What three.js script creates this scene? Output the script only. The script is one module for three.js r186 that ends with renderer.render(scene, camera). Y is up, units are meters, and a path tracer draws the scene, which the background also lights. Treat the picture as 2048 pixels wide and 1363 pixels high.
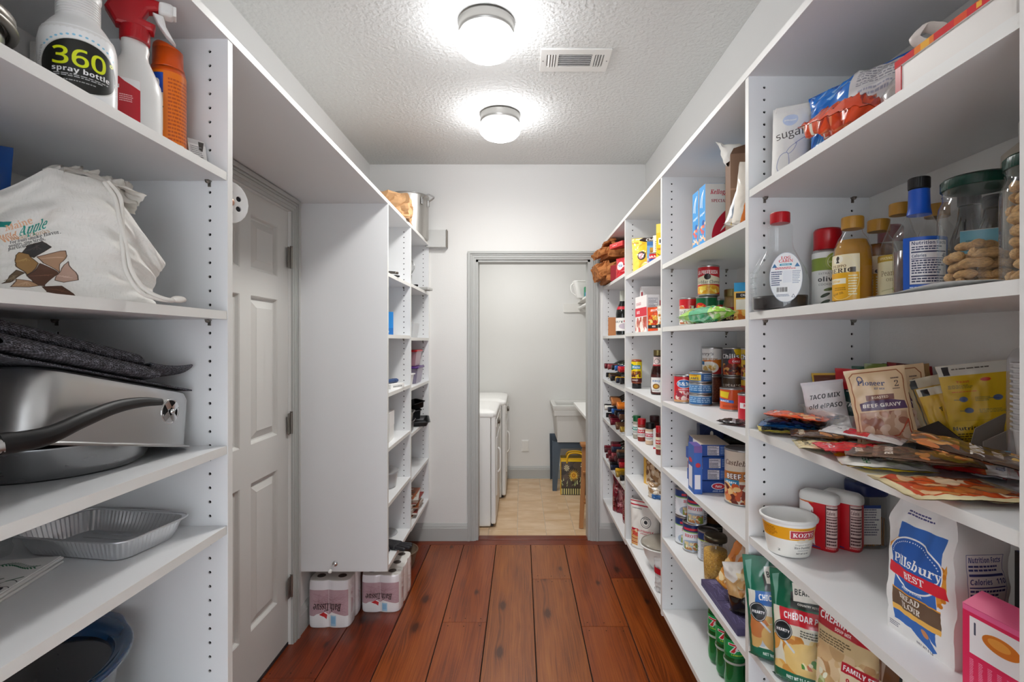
import * as THREE from 'three';
import { RoundedBoxGeometry } from 'three/addons/geometries/RoundedBoxGeometry.js';
import { ImprovedNoise } from 'three/addons/math/ImprovedNoise.js';
import { mergeGeometries, mergeVertices, toCreasedNormals } from 'three/addons/utils/BufferGeometryUtils.js';
import { RectAreaLightUniformsLib } from 'three/addons/lights/RectAreaLightUniformsLib.js';

// ---------- camera, light, exposure ----------
const scene = new THREE.Scene();
scene.background = new THREE.Color(6.5, 6.75, 7.2);   // daylight through an unseen glazed door behind the camera, lighting the near panels
const camera = new THREE.PerspectiveCamera(67.28, 2048 / 1363, 0.05, 40);
camera.position.set(0, 1.45, 0);
camera.lookAt(0, 1.45, -1);
camera.setViewOffset(2048, 1363, -18, 0, 2048, 1363);
const renderer = new THREE.WebGLRenderer({ antialias: true });
renderer.toneMapping = THREE.LinearToneMapping;
renderer.toneMappingExposure = 0.93;
renderer.shadowMap.enabled = true;
RectAreaLightUniformsLib.init();
const LAMP_POWER = 3.7, LAMP_GLOW = 14.0;         // candela of each ceiling lamp and the glow of its glass
const LAMPS = [[-0.139, -2.06], [-0.119, -2.9]];  // the two flush lamps in the pantry
const UNSEEN_LAUNDRY_LAMP = [-0.1, -4.55];  // out of view above the doorway, placed to light the laundry walls

// ---------- helpers ----------
const D = Math.PI / 180, V3 = (x, y, z) => new THREE.Vector3(x, y, z);
let rs = 12345;
const rnd = () => { rs = (Math.imul(rs, 1664525) + 1013904223) >>> 0; return rs / 4294967296; };
const rr = (a, b) => a + rnd() * (b - a);
const N3 = new ImprovedNoise();
const noise = (x, y, z = 0) => N3.noise(x, y, z);
const used = {};
function numbered(n) { const k = used[n] = (used[n] ?? -1) + 1; return k ? n + '_' + String(k).padStart(3, '0') : n; }
function tag(o, label, category, group, kind) {
  if (label) o.userData.label = label;
  if (category) o.userData.category = category;
  if (group) o.userData.group = group;
  if (kind) o.userData.kind = kind;
  return o;
}
function part(name, geo, m, parent) {
  const g = Array.isArray(geo) ? merge(geo) : geo;
  const o = new THREE.Mesh(g, m); o.name = name; o.castShadow = o.receiveShadow = true; parent.add(o); return o;
}
function thing(name, label, category, pos = [0, 0, 0], turn = 0, group) {
  const o = new THREE.Group(); o.name = numbered(name); o.position.set(...pos); o.rotation.y = turn * D; scene.add(o);
  return tag(o, label, category, group);
}
function struct(name, geo, m, parent) {
  const o = part(parent ? name : numbered(name), geo, m, parent || scene);
  if (!parent) o.userData.kind = 'structure'; return o;
}
function copyOf(root, label, pos, turn, group) {
  const r = root.clone(); r.name = numbered(root.name.replace(/_\d{3}$/, '')); r.userData = { ...root.userData };
  r.position.set(...pos); r.rotation.y = turn * D; scene.add(r);
  return tag(r, label, null, group);
}
function merge(list) {
  const gs = list.flat().map((g) => { const q = g.index ? g.toNonIndexed() : g; for (const k of Object.keys(q.attributes)) if (!['position', 'normal', 'uv'].includes(k)) q.deleteAttribute(k);
    if (!q.attributes.uv) q.setAttribute('uv', new THREE.BufferAttribute(new Float32Array(q.attributes.position.count * 2), 2)); return q; });
  return gs.length === 1 ? gs[0] : mergeGeometries(gs);
}
// a point X metres to the side of the camera whose picture column is px (used to read positions off the photograph, in metres)
const at = (px, X, Y) => [X, Y, -1024 * X / (px - 1042)];
const bx = (w, h, d, x = 0, y = 0, z = 0) => new THREE.BoxGeometry(w, h, d).translate(x, y, z);
const rbx = (w, h, d, r, x = 0, y = 0, z = 0, s = 2) => new RoundedBoxGeometry(w, h, d, s, Math.min(r, w / 2.01, h / 2.01, d / 2.01)).translate(x, y, z);
const lathe = (pts, seg = 32, a = Math.PI, b = Math.PI * 2) => new THREE.LatheGeometry(pts.map((p) => new THREE.Vector2(Math.max(p[0], 0), p[1])), seg, a, b);
const cyl = (r1, r2, h, seg = 24, y = 0, open = false) => new THREE.CylinderGeometry(r1, r2, h, seg, 1, open, Math.PI).translate(0, y + h / 2, 0);
const tube = (pts, r, seg = 24, rad = 8, closed = false) => new THREE.TubeGeometry(new THREE.CatmullRomCurve3(pts.map((p) => V3(...p)), closed), seg, r, rad, closed);
const bar = (a, b, r, rad = 8) => { const A = V3(...a), B = V3(...b), L = A.distanceTo(B); return new THREE.CylinderGeometry(r, r, L, rad).applyQuaternion(new THREE.Quaternion().setFromUnitVectors(V3(0, 1, 0), B.clone().sub(A).normalize())).translate((A.x + B.x) / 2, (A.y + B.y) / 2, (A.z + B.z) / 2); };
const shapeOf = (pts) => new THREE.Shape(pts.map((p) => new THREE.Vector2(p[0], p[1])));
const ext = (sh, d, bevel = 0) => new THREE.ExtrudeGeometry(Array.isArray(sh) ? shapeOf(sh) : sh, { depth: d - 2 * bevel, bevelEnabled: bevel > 0, bevelSize: bevel, bevelThickness: bevel, bevelOffset: -bevel, bevelSegments: 2, curveSegments: 10 }).translate(0, 0, bevel);
const rrect = (w, h, r) => { const s = new THREE.Shape(), x = -w / 2, y = -h / 2; s.moveTo(x + r, y); s.lineTo(x + w - r, y); s.absarc(x + w - r, y + r, r, -Math.PI / 2, 0); s.lineTo(x + w, y + h - r); s.absarc(x + w - r, y + h - r, r, 0, Math.PI / 2); s.lineTo(x + r, y + h); s.absarc(x + r, y + h - r, r, Math.PI / 2, Math.PI); s.lineTo(x, y + r); s.absarc(x + r, y + r, r, Math.PI, 1.5 * Math.PI); return s; };
const rring = (w, h, r, k = 6) => [[1, -1, -90], [1, 1, 0], [-1, 1, 90], [-1, -1, 180]].flatMap(([a, b, d]) => Array.from({ length: k + 1 }, (_, i) => { const t = (d + 90 * i / k) * D; return { x: a * (w / 2 - r) + r * Math.cos(t), y: b * (h / 2 - r) + r * Math.sin(t) }; }));
// rings of points [[x,y,z],...] joined into a skin; each ring has the same number of points; uv: u round, v along
function skin(rings, closed = true, caps = true) {
  const n = rings[0].length, pos = [], uv = [], idx = [], m = closed ? n + 1 : n;
  rings.forEach((r, j) => { for (let i = 0; i < m; i++) { pos.push(...r[i % n]); uv.push(i / (m - 1), j / (rings.length - 1)); } });
  for (let j = 0; j + 1 < rings.length; j++) for (let i = 0; i + 1 < m; i++) { const a = j * m + i, b = a + 1, c = a + m, d = c + 1; idx.push(a, b, d, a, d, c); }
  if (caps) for (const j of [0, rings.length - 1]) {
    const c = pos.length / 3, q = rings[j].reduce((s, p) => [s[0] + p[0] / n, s[1] + p[1] / n, s[2] + p[2] / n], [0, 0, 0]);
    pos.push(...q); uv.push(0.5, j ? 1 : 0); const o = pos.length / 3;
    for (let i = 0; i < n; i++) { pos.push(...rings[j][i]); uv.push(i / n, j ? 1 : 0); }
    for (let i = 0; i < n; i++) { const a = o + i, b = o + (i + 1) % n; j ? idx.push(c, a, b) : idx.push(c, b, a); }
  }
  const g = new THREE.BufferGeometry(); g.setAttribute('position', new THREE.Float32BufferAttribute(pos, 3)); g.setAttribute('uv', new THREE.Float32BufferAttribute(uv, 2)); g.setIndex(idx); g.computeVertexNormals(); return g;
}
// displaces a closed box-like geometry with noise so that it looks crumpled
function crumple(g, amp, f, seed, keepBase = true) {
  const p = g.attributes.position;
  for (let i = 0; i < p.count; i++) {
    const x = p.getX(i), y = p.getY(i), z = p.getZ(i), k = keepBase ? Math.min(1, Math.max(0, y * 30)) : 1;
    const fold = (a) => Math.abs(a) * 2 - 0.5;
    p.setXYZ(i, x + amp * k * fold(noise(x * f + seed, y * f, z * f)), y + amp * k * 0.6 * fold(noise(x * f, y * f + seed, z * f + 7)), z + amp * k * fold(noise(x * f + 3, y * f, z * f + seed)));
  }
  g.computeVertexNormals(); return g;
}
function uvScale(g, su, sv, ou = 0, ov = 0) { const u = g.attributes.uv; for (let i = 0; i < u.count; i++) u.setXY(i, u.getX(i) * su + ou, u.getY(i) * sv + ov); return g; }
// uv in metres by the dominant axis of the normal
function uvBox(g, s = 1, ox = 0, oy = 0) {
  g = g.index ? g.toNonIndexed() : g; const p = g.attributes.position, n = g.attributes.normal, u = new Float32Array(p.count * 2);
  for (let i = 0; i < p.count; i++) {
    const a = [Math.abs(n.getX(i)), Math.abs(n.getY(i)), Math.abs(n.getZ(i))];
    const q = a[1] >= a[0] && a[1] >= a[2] ? [p.getX(i), p.getZ(i)] : a[0] > a[2] ? [p.getZ(i), p.getY(i)] : [p.getX(i), p.getY(i)];
    u[2 * i] = q[0] * s + ox; u[2 * i + 1] = q[1] * s + oy;
  }
  g.setAttribute('uv', new THREE.BufferAttribute(u, 2)); return g;
}

// ---------- print: every label is drawn into shared sheets ----------
const sheets = []; let px0 = 0, py0 = 0, rowH = 0;
function newSheet() { const cv = document.createElement('canvas'); cv.width = cv.height = 2048; const tex = new THREE.CanvasTexture(cv); tex.colorSpace = THREE.SRGBColorSpace; tex.magFilter = THREE.LinearFilter; const s = { c: cv.getContext('2d'), tex, mats: {} }; s.c.fillStyle = '#ccc'; s.c.fillRect(0, 0, 2048, 2048); sheets.push(s); px0 = py0 = 2; rowH = 0; return s; }
newSheet();
function art(w, h, bg, fn) {
  if (px0 + w + 4 > 2048) { px0 = 2; py0 += rowH + 4; rowH = 0; }
  if (py0 + h + 4 > 2048) newSheet();
  const s = sheets[sheets.length - 1], x0 = px0, y0 = py0; px0 += w + 4; rowH = Math.max(rowH, h);
  const c = s.c, X = (x) => x * w / 100, Y = (y) => y * h / 100;
  c.save(); c.translate(x0, y0); c.beginPath(); c.rect(-2, -2, w + 4, h + 4); c.clip(); c.fillStyle = bg; c.fillRect(-2, -2, w + 4, h + 4);
  const g = {
    c, w, h, X, Y,
    r(col, x, y, ww, hh) { c.fillStyle = col; c.fillRect(X(x), Y(y), X(ww), Y(hh)); },
    e(col, x, y, rx, ry = null, rot = 0) { c.fillStyle = col; c.beginPath(); c.ellipse(X(x), Y(y), X(rx), ry === null ? X(rx) : Y(ry), rot, 0, 7); c.fill(); },
    ring(col, x, y, rx, ry, lw) { c.strokeStyle = col; c.lineWidth = X(lw); c.beginPath(); c.ellipse(X(x), Y(y), X(rx), Y(ry), 0, 0, 7); c.stroke(); },
    p(col, pts) { c.fillStyle = col; c.beginPath(); pts.forEach((q, i) => i ? c.lineTo(X(q[0]), Y(q[1])) : c.moveTo(X(q[0]), Y(q[1]))); c.fill(); },
    l(col, pts, lw) { c.strokeStyle = col; c.lineWidth = X(lw); c.lineJoin = c.lineCap = 'round'; c.beginPath(); pts.forEach((q, i) => i ? c.lineTo(X(q[0]), Y(q[1])) : c.moveTo(X(q[0]), Y(q[1]))); c.stroke(); },
    q(col, pts, lw) { c.strokeStyle = col; c.lineWidth = X(lw); c.lineCap = 'round'; c.beginPath(); c.moveTo(X(pts[0][0]), Y(pts[0][1])); for (let i = 1; i + 1 < pts.length; i += 2) c.quadraticCurveTo(X(pts[i][0]), Y(pts[i][1]), X(pts[i + 1][0]), Y(pts[i + 1][1])); c.stroke(); },
    t(s, x, y, size, col, o = {}) {   // text centred at x, y; size in % of height; mw = widest in % of width
      c.save(); c.translate(X(x), Y(y)); if (o.rot) c.rotate(o.rot * D); if (o.sk) c.transform(1, 0, o.sk, 1, 0, 0);
      c.font = (o.i ? 'italic ' : '') + (o.n ? '' : 'bold ') + Y(size) + 'px ' + (o.f || 'sans-serif'); c.textAlign = o.a || 'center'; c.textBaseline = 'middle';
      const m = c.measureText(s).width, mw = o.mw ? X(o.mw) : 0; if (mw && (m > mw || o.fit)) c.scale(mw / m, 1);
      if (o.st) { c.strokeStyle = o.st; c.lineWidth = Y(size) * (o.sw || 0.18); c.lineJoin = 'round'; c.strokeText(s, 0, 0); }
      c.fillStyle = col; c.fillText(s, 0, 0); c.restore();
    },
    lines(col, x, y, ww, hh, n) { for (let i = 0; i < n; i++) { let q = x; while (q < x + ww * (0.7 + 0.3 * rnd())) { const k = rr(0.04, 0.13) * ww; g.r(col, q, y + hh * i / n, Math.min(k, x + ww - q), hh / n * 0.5); q += k + ww * 0.02; } } },
    food(x, y, ww, hh, cols, n, s) { c.save(); c.beginPath(); c.rect(X(x), Y(y), X(ww), Y(hh)); c.clip(); for (let i = 0; i < n; i++) g.e(cols[i % cols.length], x + rnd() * ww, y + rnd() * hh, s * rr(0.5, 1.2), s * rr(0.4, 1) * w / h, rnd() * 3); c.restore(); },
    nut(x, y, ww, hh, fg = '#222', bgc = '#eee') {
      if (bgc) g.r(bgc, x, y, ww, hh); c.strokeStyle = fg; c.lineWidth = Math.max(1, X(0.6)); c.strokeRect(X(x), Y(y), X(ww), Y(hh));
      g.t('Nutrition Facts', x + ww / 2, y + hh * 0.07, hh * 0.1, fg, { mw: ww * 0.92, fit: 1 }); g.lines(fg, x + ww * 0.05, y + hh * 0.14, ww * 0.9, hh * 0.1, 2); g.r(fg, x + ww * 0.04, y + hh * 0.25, ww * 0.92, hh * 0.03);
      g.t('Calories', x + ww * 0.05, y + hh * 0.35, hh * 0.09, fg, { a: 'left', mw: ww * 0.55 }); g.r(fg, x + ww * 0.04, y + hh * 0.41, ww * 0.92, hh * 0.015); g.lines(fg, x + ww * 0.05, y + hh * 0.45, ww * 0.9, hh * 0.33, 6); g.r(fg, x + ww * 0.04, y + hh * 0.8, ww * 0.92, hh * 0.03); g.lines(fg, x + ww * 0.05, y + hh * 0.86, ww * 0.9, hh * 0.12, 2);
    },
    bars(x, y, ww, hh) { g.r('#fff', x, y, ww, hh); let q = x + 1; while (q < x + ww - 1) { const k = rr(0.02, 0.07) * ww; g.r('#222', q, y + hh * 0.08, k, hh * 0.84); q += k + rr(0.02, 0.06) * ww; } },
  };
  if (fn) fn(g);
  c.restore();
  return { s, u0: x0 / 2048, u1: (x0 + w) / 2048, v1: 1 - y0 / 2048, v0: 1 - (y0 + h) / 2048 };
}
const flatCache = {}, flat = (col) => flatCache[col] ??= art(10, 10, col);
const FIN = { paper: [0.7, 0], card: [0.5, 0], gloss: [0.28, 0], film: [0.2, 0], foil: [0.32, 0.45] };
function print(a, fin = 'card') { return a.s.mats[fin] ??= new THREE.MeshPhysicalMaterial({ map: a.s.tex, roughness: FIN[fin][0], metalness: FIN[fin][1], side: THREE.DoubleSide, clearcoat: fin === 'film' ? 0.5 : 0, clearcoatRoughness: 0.15 }); }
function put(g, a) { const u = g.attributes.uv; for (let i = 0; i < u.count; i++) u.setXY(i, a.u0 + Math.min(1, Math.max(0, u.getX(i))) * (a.u1 - a.u0), a.v0 + Math.min(1, Math.max(0, u.getY(i))) * (a.v1 - a.v0)); return g; }

// ---------- materials ----------
const std = (col, rough = 0.6, metal = 0, o = {}) => new THREE.MeshStandardMaterial({ color: col, roughness: rough, metalness: metal, ...o });
const phy = (o) => new THREE.MeshPhysicalMaterial(o);
function canvasTex(w, h, fn, rep = [1, 1], srgb = true) {
  const cv = document.createElement('canvas'); cv.width = w; cv.height = h; const c = cv.getContext('2d'), im = c.createImageData(w, h), d = im.data;
  for (let y = 0; y < h; y++) for (let x = 0; x < w; x++) { const v = fn(x, y), i = (y * w + x) * 4; d[i] = v[0]; d[i + 1] = v[1]; d[i + 2] = v[2]; d[i + 3] = 255; }
  c.putImageData(im, 0, 0); const t = new THREE.CanvasTexture(cv); t.wrapS = t.wrapT = THREE.RepeatWrapping; t.magFilter = THREE.LinearFilter; t.repeat.set(...rep); if (srgb) t.colorSpace = THREE.SRGBColorSpace; return t;
}
// noise that repeats every `per` cells
const tn = (x, y, per, z) => { const a = x / per, b = y / per, n = (i, j) => noise(x - i * per + 31, y - j * per + 17, z); return (1 - a) * (1 - b) * n(0, 0) + a * (1 - b) * n(1, 0) + (1 - a) * b * n(0, 1) + a * b * n(1, 1); };
const knock = canvasTex(512, 512, (x, y) => { const n = tn(x / 10, y / 10, 51.2, 1) + 0.55 * tn(x / 4.5, y / 4.5, 113.8, 5), v = 128 + 190 * Math.max(-0.35, Math.min(0.4, n)); return [v, v, v]; }, [1.1, 1.1], false);
const paintTex = canvasTex(256, 256, (x, y) => { const v = 128 + 60 * (tn(x / 3, y / 3, 85.3, 2) + tn(x / 9, y / 9, 28.4, 9)); return [v, v, v]; }, [4, 4], false);
const M = {
  wall: std('#e4e3e0', 0.75, 0, { bumpMap: paintTex, bumpScale: 0.0006 }),
  ceiling: std('#dcdcd9', 0.85, 0, { bumpMap: knock, bumpScale: 0.0042 }),
  trim: std('#b4b5b2', 0.42), door: std('#cbcac6', 0.4),
  mel: std('#e6e7e8', 0.42), edge: std('#e9e8e4', 0.4), hole: std('#0a0a0a', 0.9),
  steel: std('#b9b9b8', 0.3, 1), brushed: std('#a9a7a3', 0.38, 1), chrome: std('#d8d8d8', 0.12, 1), nickel: std('#8c8780', 0.35, 1), tin: std('#b4b4b4', 0.3, 1), alu: std('#dcdddf', 0.28, 0.8), goldlid: std('#8d7d52', 0.35, 0.9),
  white: std('#ecebe8', 0.35), whiteMatte: std('#e6e4df', 0.75), black: std('#0e0e10', 0.4), dark: std('#26262a', 0.6), grey: std('#77787c', 0.5), blackGloss: std('#050507', 0.12),
  red: std('#b80d1c', 0.3), green: std('#0b5a2e', 0.3), darkgreen: std('#07452f', 0.25), blue: std('#1146a8', 0.3), navy: std('#0c1f52', 0.3), ochre: std('#b8862f', 0.35), orange: std('#e2570c', 0.3), purple: std('#4a2070', 0.35), yellow: std('#e8b010', 0.4),
  clear: phy({ color: '#fbfcfc', roughness: 0.03, transmission: 0.975, thickness: 0, ior: 1.45, side: THREE.DoubleSide }),
  haze: phy({ color: '#f3f4f5', roughness: 0.35, transmission: 0.8, thickness: 0, ior: 1.45, side: THREE.DoubleSide }),
  syrup: std('#120302', 0.3), oil: phy({ color: '#d79a0c', roughness: 0.05, transmission: 0.4, thickness: 0, ior: 1.3 }), darkoil: phy({ color: '#a8640c', roughness: 0.05, transmission: 0.55, thickness: 0 }), soy: std('#3a0d06', 0.12), paleoil: phy({ color: '#e2cc84', roughness: 0.05, transmission: 0.6, thickness: 0 }),
  glassDark: phy({ color: '#0b0f0c', roughness: 0.08, clearcoat: 0.6 }), glassGreen: phy({ color: '#16240f', roughness: 0.08, clearcoat: 0.6 }),
  sodaGreen: phy({ color: '#27c870', roughness: 0.06, transmission: 0.82, thickness: 0, side: THREE.DoubleSide }),
  kraft: std('#b1703a', 0.8, 0, { flatShading: true, side: THREE.DoubleSide }), tan: std('#c79a6c', 0.75, 0, { side: THREE.DoubleSide }), card: std('#9b6138', 0.8), greycard: std('#a39b92', 0.85), pine: std('#a9713c', 0.55),
};
const rubbed = canvasTex(256, 256, (x, y) => { const v = 118 + 70 * tn(x / 40, y / 40, 6.4, 3) + 50 * tn(x / 9, y / 9, 28.4, 8); return [v, v, v]; }, [2, 2], false);
M.panAlu = std('#8f9092', 0.5, 0.85, { roughnessMap: rubbed, bumpMap: rubbed, bumpScale: 0.0003 });
M.lidSteel = std('#c6c6c5', 0.36, 1);
// ---------- the room ----------
const XL = -1.10, XR = 0.905, ZB = -3.724, ZF = 1.7, CEIL = 2.733, LZ0 = -3.844, LZ1 = -5.42, LXL = -1.1, LXR = 0.96;
const wallX = (x, z0, z1, h, t, holes = []) => { const s = shapeOf([[z0, 0], [z1, 0], [z1, h], [z0, h]]); for (const q of holes) s.holes.push(new THREE.Path([[q[0], q[1]], [q[2], q[1]], [q[2], q[3]], [q[0], q[3]]].map((p) => new THREE.Vector2(...p)))); return ext(s, t).rotateY(-Math.PI / 2).translate(x, 0, 0); };
const wallZ = (z, x0, x1, h, t, pts) => ext(pts || [[x0, 0], [x1, 0], [x1, h], [x0, h]], t).translate(0, 0, z);
const DZ0 = -2.447, DZ1 = -1.685, DH = 2.068;      // opening of the six panel door
const OX0 = -0.327, OX1 = 0.502, OH = 2.04;        // opening to the laundry
struct('wall_left', wallX(XL, ZB - 0.02, ZF, CEIL, 0.12, [[DZ0, 0.0005, DZ1, DH]]), M.wall);
struct('wall_right', wallX(XR + 0.12, ZB - 0.02, ZF, CEIL, 0.12), M.wall);
struct('wall_back', wallZ(LZ0, 0, 0, 0, 0.12, [[-1.22, 0], [OX0, 0], [OX0, OH], [OX1, OH], [OX1, 0], [1.08, 0], [1.08, CEIL], [-1.22, CEIL]]), M.wall);
struct('wall_front', wallZ(ZF, 0, 0, 0, 0.12, [[-1.22, 0], [-0.9, 0], [-0.9, 2.2], [0.72, 2.2], [0.72, 0], [1.025, 0], [1.025, CEIL], [-1.22, CEIL]]), M.wall);
{ // unseen glazed double door behind the camera, placed to let daylight onto near panels
  const d = thing('door_2', null, null, [-0.09, 0, ZF + 0.06]); d.userData.kind = 'structure';
  for (const s of [-1, 1]) { const f = rrect(0.8, 2.19, 0.002); f.holes.push(new THREE.Path(rrect(0.68, 2.05, 0.002).getPoints())); part('door_frame', ext(f, 0.04).translate(s * 0.405, 1.1, -0.02), M.trim, d); part('glass_pane', bx(0.69, 2.06, 0.004, s * 0.405, 1.1, 0), M.clear, d); }
}
struct('ceiling', uvBox(bx(2.5, 0.12, 7.4, -0.05, CEIL + 0.06, -1.84)), M.ceiling);
struct('wall_laundry_back', wallZ(LZ1 - 0.12, -1.22, 1.08, CEIL, 0.12), M.wall);
struct('wall_laundry_left', wallX(LXL, LZ1, LZ0, CEIL, 0.12), M.wall);
struct('wall_laundry_right', wallX(LXR + 0.12, LZ1, LZ0, CEIL, 0.12), M.wall);

// floor boards
const woodTex = (seed, base, dk, lt) => canvasTex(384, 1536, (x, y) => {
  const wv = noise(x / 90, y / 420, seed) * 26, kx = Math.sin(seed * 7) * 90 + 190, ky = (Math.sin(seed * 3) * 0.5 + 0.5) * 1536, kd = Math.hypot((x - kx) / 22, (y - ky) / 34), kx2 = 384 - kx * 0.8, ky2 = (ky + 700) % 1536, kd2 = Math.hypot((x - kx2) / 16, (y - ky2) / 24);
  const bend = 40 * Math.exp(-kd * 0.5) + 30 * Math.exp(-kd2 * 0.5);
  const g = noise((x + wv + bend) / 7, y / 260, seed + 3) * 0.5 + noise((x + wv) / 2.6, y / 120, seed + 9) * 0.28, big = noise(x / 130, y / 500, seed + 5), blot = noise(x / 50, y / 160, seed + 14);
  let k = 0.5 + g * 0.5 + big * 0.16 + blot * 0.1; k -= 0.75 * Math.exp(-kd * kd) + 0.65 * Math.exp(-kd2 * kd2) + 0.22 * Math.exp(-kd * 0.6);
  const sc = noise(x / 3, y / 14, seed + 40) > 0.62 ? 0.25 : 0; k = Math.max(0, Math.min(1.15, k + sc));
  return [0, 1, 2].map((i) => k < 0.5 ? dk[i] + (base[i] - dk[i]) * k * 2 : base[i] + (lt[i] - base[i]) * (k - 0.5) * 2);
}, [1 / 0.25, 1 / 1.6]);
const boards = [[[136, 63, 17], [68, 26, 6], [172, 98, 38]], [[142, 75, 25], [78, 36, 10], [176, 110, 46]], [[112, 40, 9], [52, 16, 3], [150, 72, 22]]].map((c, i) => { const t = woodTex(i + 1.37, ...c); t.wrapT = THREE.MirroredRepeatWrapping; return std('#ffffff', 0.28, 0, { map: t, bumpMap: t, bumpScale: 0.0008 }); });
const floor = struct('floor', bx(2.4, 0.06, 5.6, -0.1, -0.036, -1.02), std('#120804', 0.9));
const nailM = std('#1c0d06', 0.6);
const joints = [-1.13, -0.88, -0.642, -0.406, -0.176, 0.068, 0.306, 0.547, 0.79, 1.03];
const ends = [[-2.2], [-1.5], [-0.4], [-2.64], [-1.1], [-3.12, -0.9], [-2.6], [-3.13, -1.4], [-2.0]];
const tone = [2, 2, 0, 0, 1, 1, 0, 2, 2];
joints.slice(0, -1).forEach((x0, i) => {
  const zs = [-3.64, ...ends[i], 1.7], x1 = joints[i + 1];
  for (let k = 0; k + 1 < zs.length; k++) {
    const w = x1 - x0 - 0.005, L = zs[k + 1] - zs[k] - 0.002, g = rbx(w, 0.02, L, 0.0015, 0, 0, 0, 1);
    const p = part('plank', uvBox(g, 1, 0.125 + 0.25 * i, rr(0, 5)), boards[(tone[i] + (k && i % 3 === 1 ? 1 : 0)) % 3], floor);
    p.position.set((x0 + x1) / 2, -0.008 + rr(-0.0006, 0.0006), (zs[k] + zs[k + 1]) / 2);
    const nails = []; for (const e of [-1, 1]) for (const u of [-0.36, 0, 0.36]) nails.push(new THREE.CylinderGeometry(0.0032, 0.0032, 0.001, 8).translate(u * w, 0.0101, e * (L / 2 - 0.028 - rr(0, 0.012))));
    part('nail_heads', nails, nailM, p).userData.kind = 'stuff';
  }
});
const acrossUV = (g) => { const u = g.attributes.uv; for (let i = 0; i < u.count; i++) u.setXY(i, u.getY(i), u.getX(i)); return g; };
part('plank', acrossUV(uvBox(rbx(2.0, 0.02, 0.093, 0.001, -0.1, -0.008, -3.6875, 1), 1, 0, 0.08)), boards[2], floor);
part('threshold', acrossUV(uvBox(rbx(OX1 - OX0, 0.024, 0.075, 0.004, (OX0 + OX1) / 2, -0.006, -3.7725, 1), 1, 0, 0.6)), boards[2], floor);
// laundry tiles
const tileTex = canvasTex(512, 512, (x, y) => { const n = 0.5 + 0.9 * noise(x / 120, y / 46, 3) + 0.35 * noise(x / 30, y / 12, 8), k = Math.max(0, Math.min(1, n)); return [212 + 22 * k, 184 + 30 * k, 148 + 42 * k]; }, [1, 1]);
const tileM = std('#f6ecdf', 0.35, 0, { map: tileTex });
const floor2 = struct('floor_2', bx(2.3, 0.05, 1.7, -0.05, -0.030, -4.65), std('#cbbfae', 0.9));
for (let i = -5; i < 5; i++) for (let k = 0; k < 8; k++) {
  const x0 = Math.max(-0.0276 + i * 0.2186, LXL), x1 = Math.min(-0.0276 + (i + 1) * 0.2186, LXR), z0 = Math.min(-3.938 + 0.2186 - k * 0.2186, -3.81), z1 = Math.max(-3.938 - k * 0.2186, LZ1);
  if (z0 - z1 < 0.03 || x1 - x0 < 0.03) continue;
  part('tile', uvBox(rbx(x1 - x0 - 0.004, 0.01, z0 - z1 - 0.004, 0.0015, 0, 0, 0, 1), 1, rr(0, 3), rr(0, 3)), tileM, floor2).position.set((x0 + x1) / 2, -0.004, (z0 + z1) / 2);
}
// baseboards: a flat board with a stepped cap
const baseProfile = [[0, 0], [0.016, 0], [0.016, 0.093], [0.013, 0.1], [0.013, 0.106], [0.008, 0.118], [0.004, 0.128], [0, 0.128]];
const baseX = (x, z0, z1, s) => ext(baseProfile.map((p) => [p[0] * s, p[1]]), z1 - z0).translate(x, 0, z0);
const baseZ = (z, x0, x1) => ext(baseProfile, x1 - x0).rotateY(-Math.PI / 2).translate(x1, 0, z);
struct('baseboard_back', [baseZ(ZB, XL, OX0 - 0.058), baseZ(ZB, OX1 + 0.062, XR)], M.trim);
struct('baseboard_left', baseX(XL, ZB + 0.016, DZ0 - 0.066, 1), M.trim);
struct('baseboard_right', baseX(XR, ZB + 0.016, ZF, -1), M.trim);
struct('baseboard_laundry', [baseZ(LZ1, LXL, LXR), bx(1.6, 0.012, 0.012, 0, 0.006, LZ1 + 0.022)], M.trim);
// casings: stepped profile, mitred frame made of an outer outline minus the opening
function casing(name, w0, w1, top, cw) {
  const frame = (a, b, d) => { const s = shapeOf([[w0 - b, 0], [w0 - b, top + b], [w1 + b, top + b], [w1 + b, 0], [w1 + a, 0], [w1 + a, top + a], [w0 - a, top + a], [w0 - a, 0]]); return ext(s, d, 0.0015); };
  return [frame(0, cw, 0.012), frame(cw * 0.22, cw * 0.42, 0.016), frame(cw * 0.5, cw * 0.62, 0.0165), frame(cw * 0.7, cw, 0.02)];
}
struct('trim_1', casing('c', OX0, OX1, OH, 0.06).map((g) => g.translate(0, 0, ZB)), M.trim);
struct('trim_2', [bx(0.016, OH, 0.124, OX0 + 0.008, OH / 2, -3.784), bx(0.016, OH, 0.124, OX1 - 0.008, OH / 2, -3.784), bx(OX1 - OX0, 0.016, 0.124, (OX0 + OX1) / 2, OH - 0.008, -3.784)], M.trim);
struct('trim_3', casing('c', DZ0, DZ1, DH, 0.064).map((g) => g.rotateY(-Math.PI / 2).scale(-1, 1, 1).translate(XL, 0, 0)).map((g) => { const q = g.toNonIndexed ? (g.index ? g.toNonIndexed() : g) : g, p = q.attributes.position; for (let i = 0; i < p.count; i += 3) { const a = [p.getX(i), p.getY(i), p.getZ(i)], b = [p.getX(i + 1), p.getY(i + 1), p.getZ(i + 1)]; p.setXYZ(i, ...b); p.setXYZ(i + 1, ...a); } q.computeVertexNormals(); return q; }), M.trim);
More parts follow.
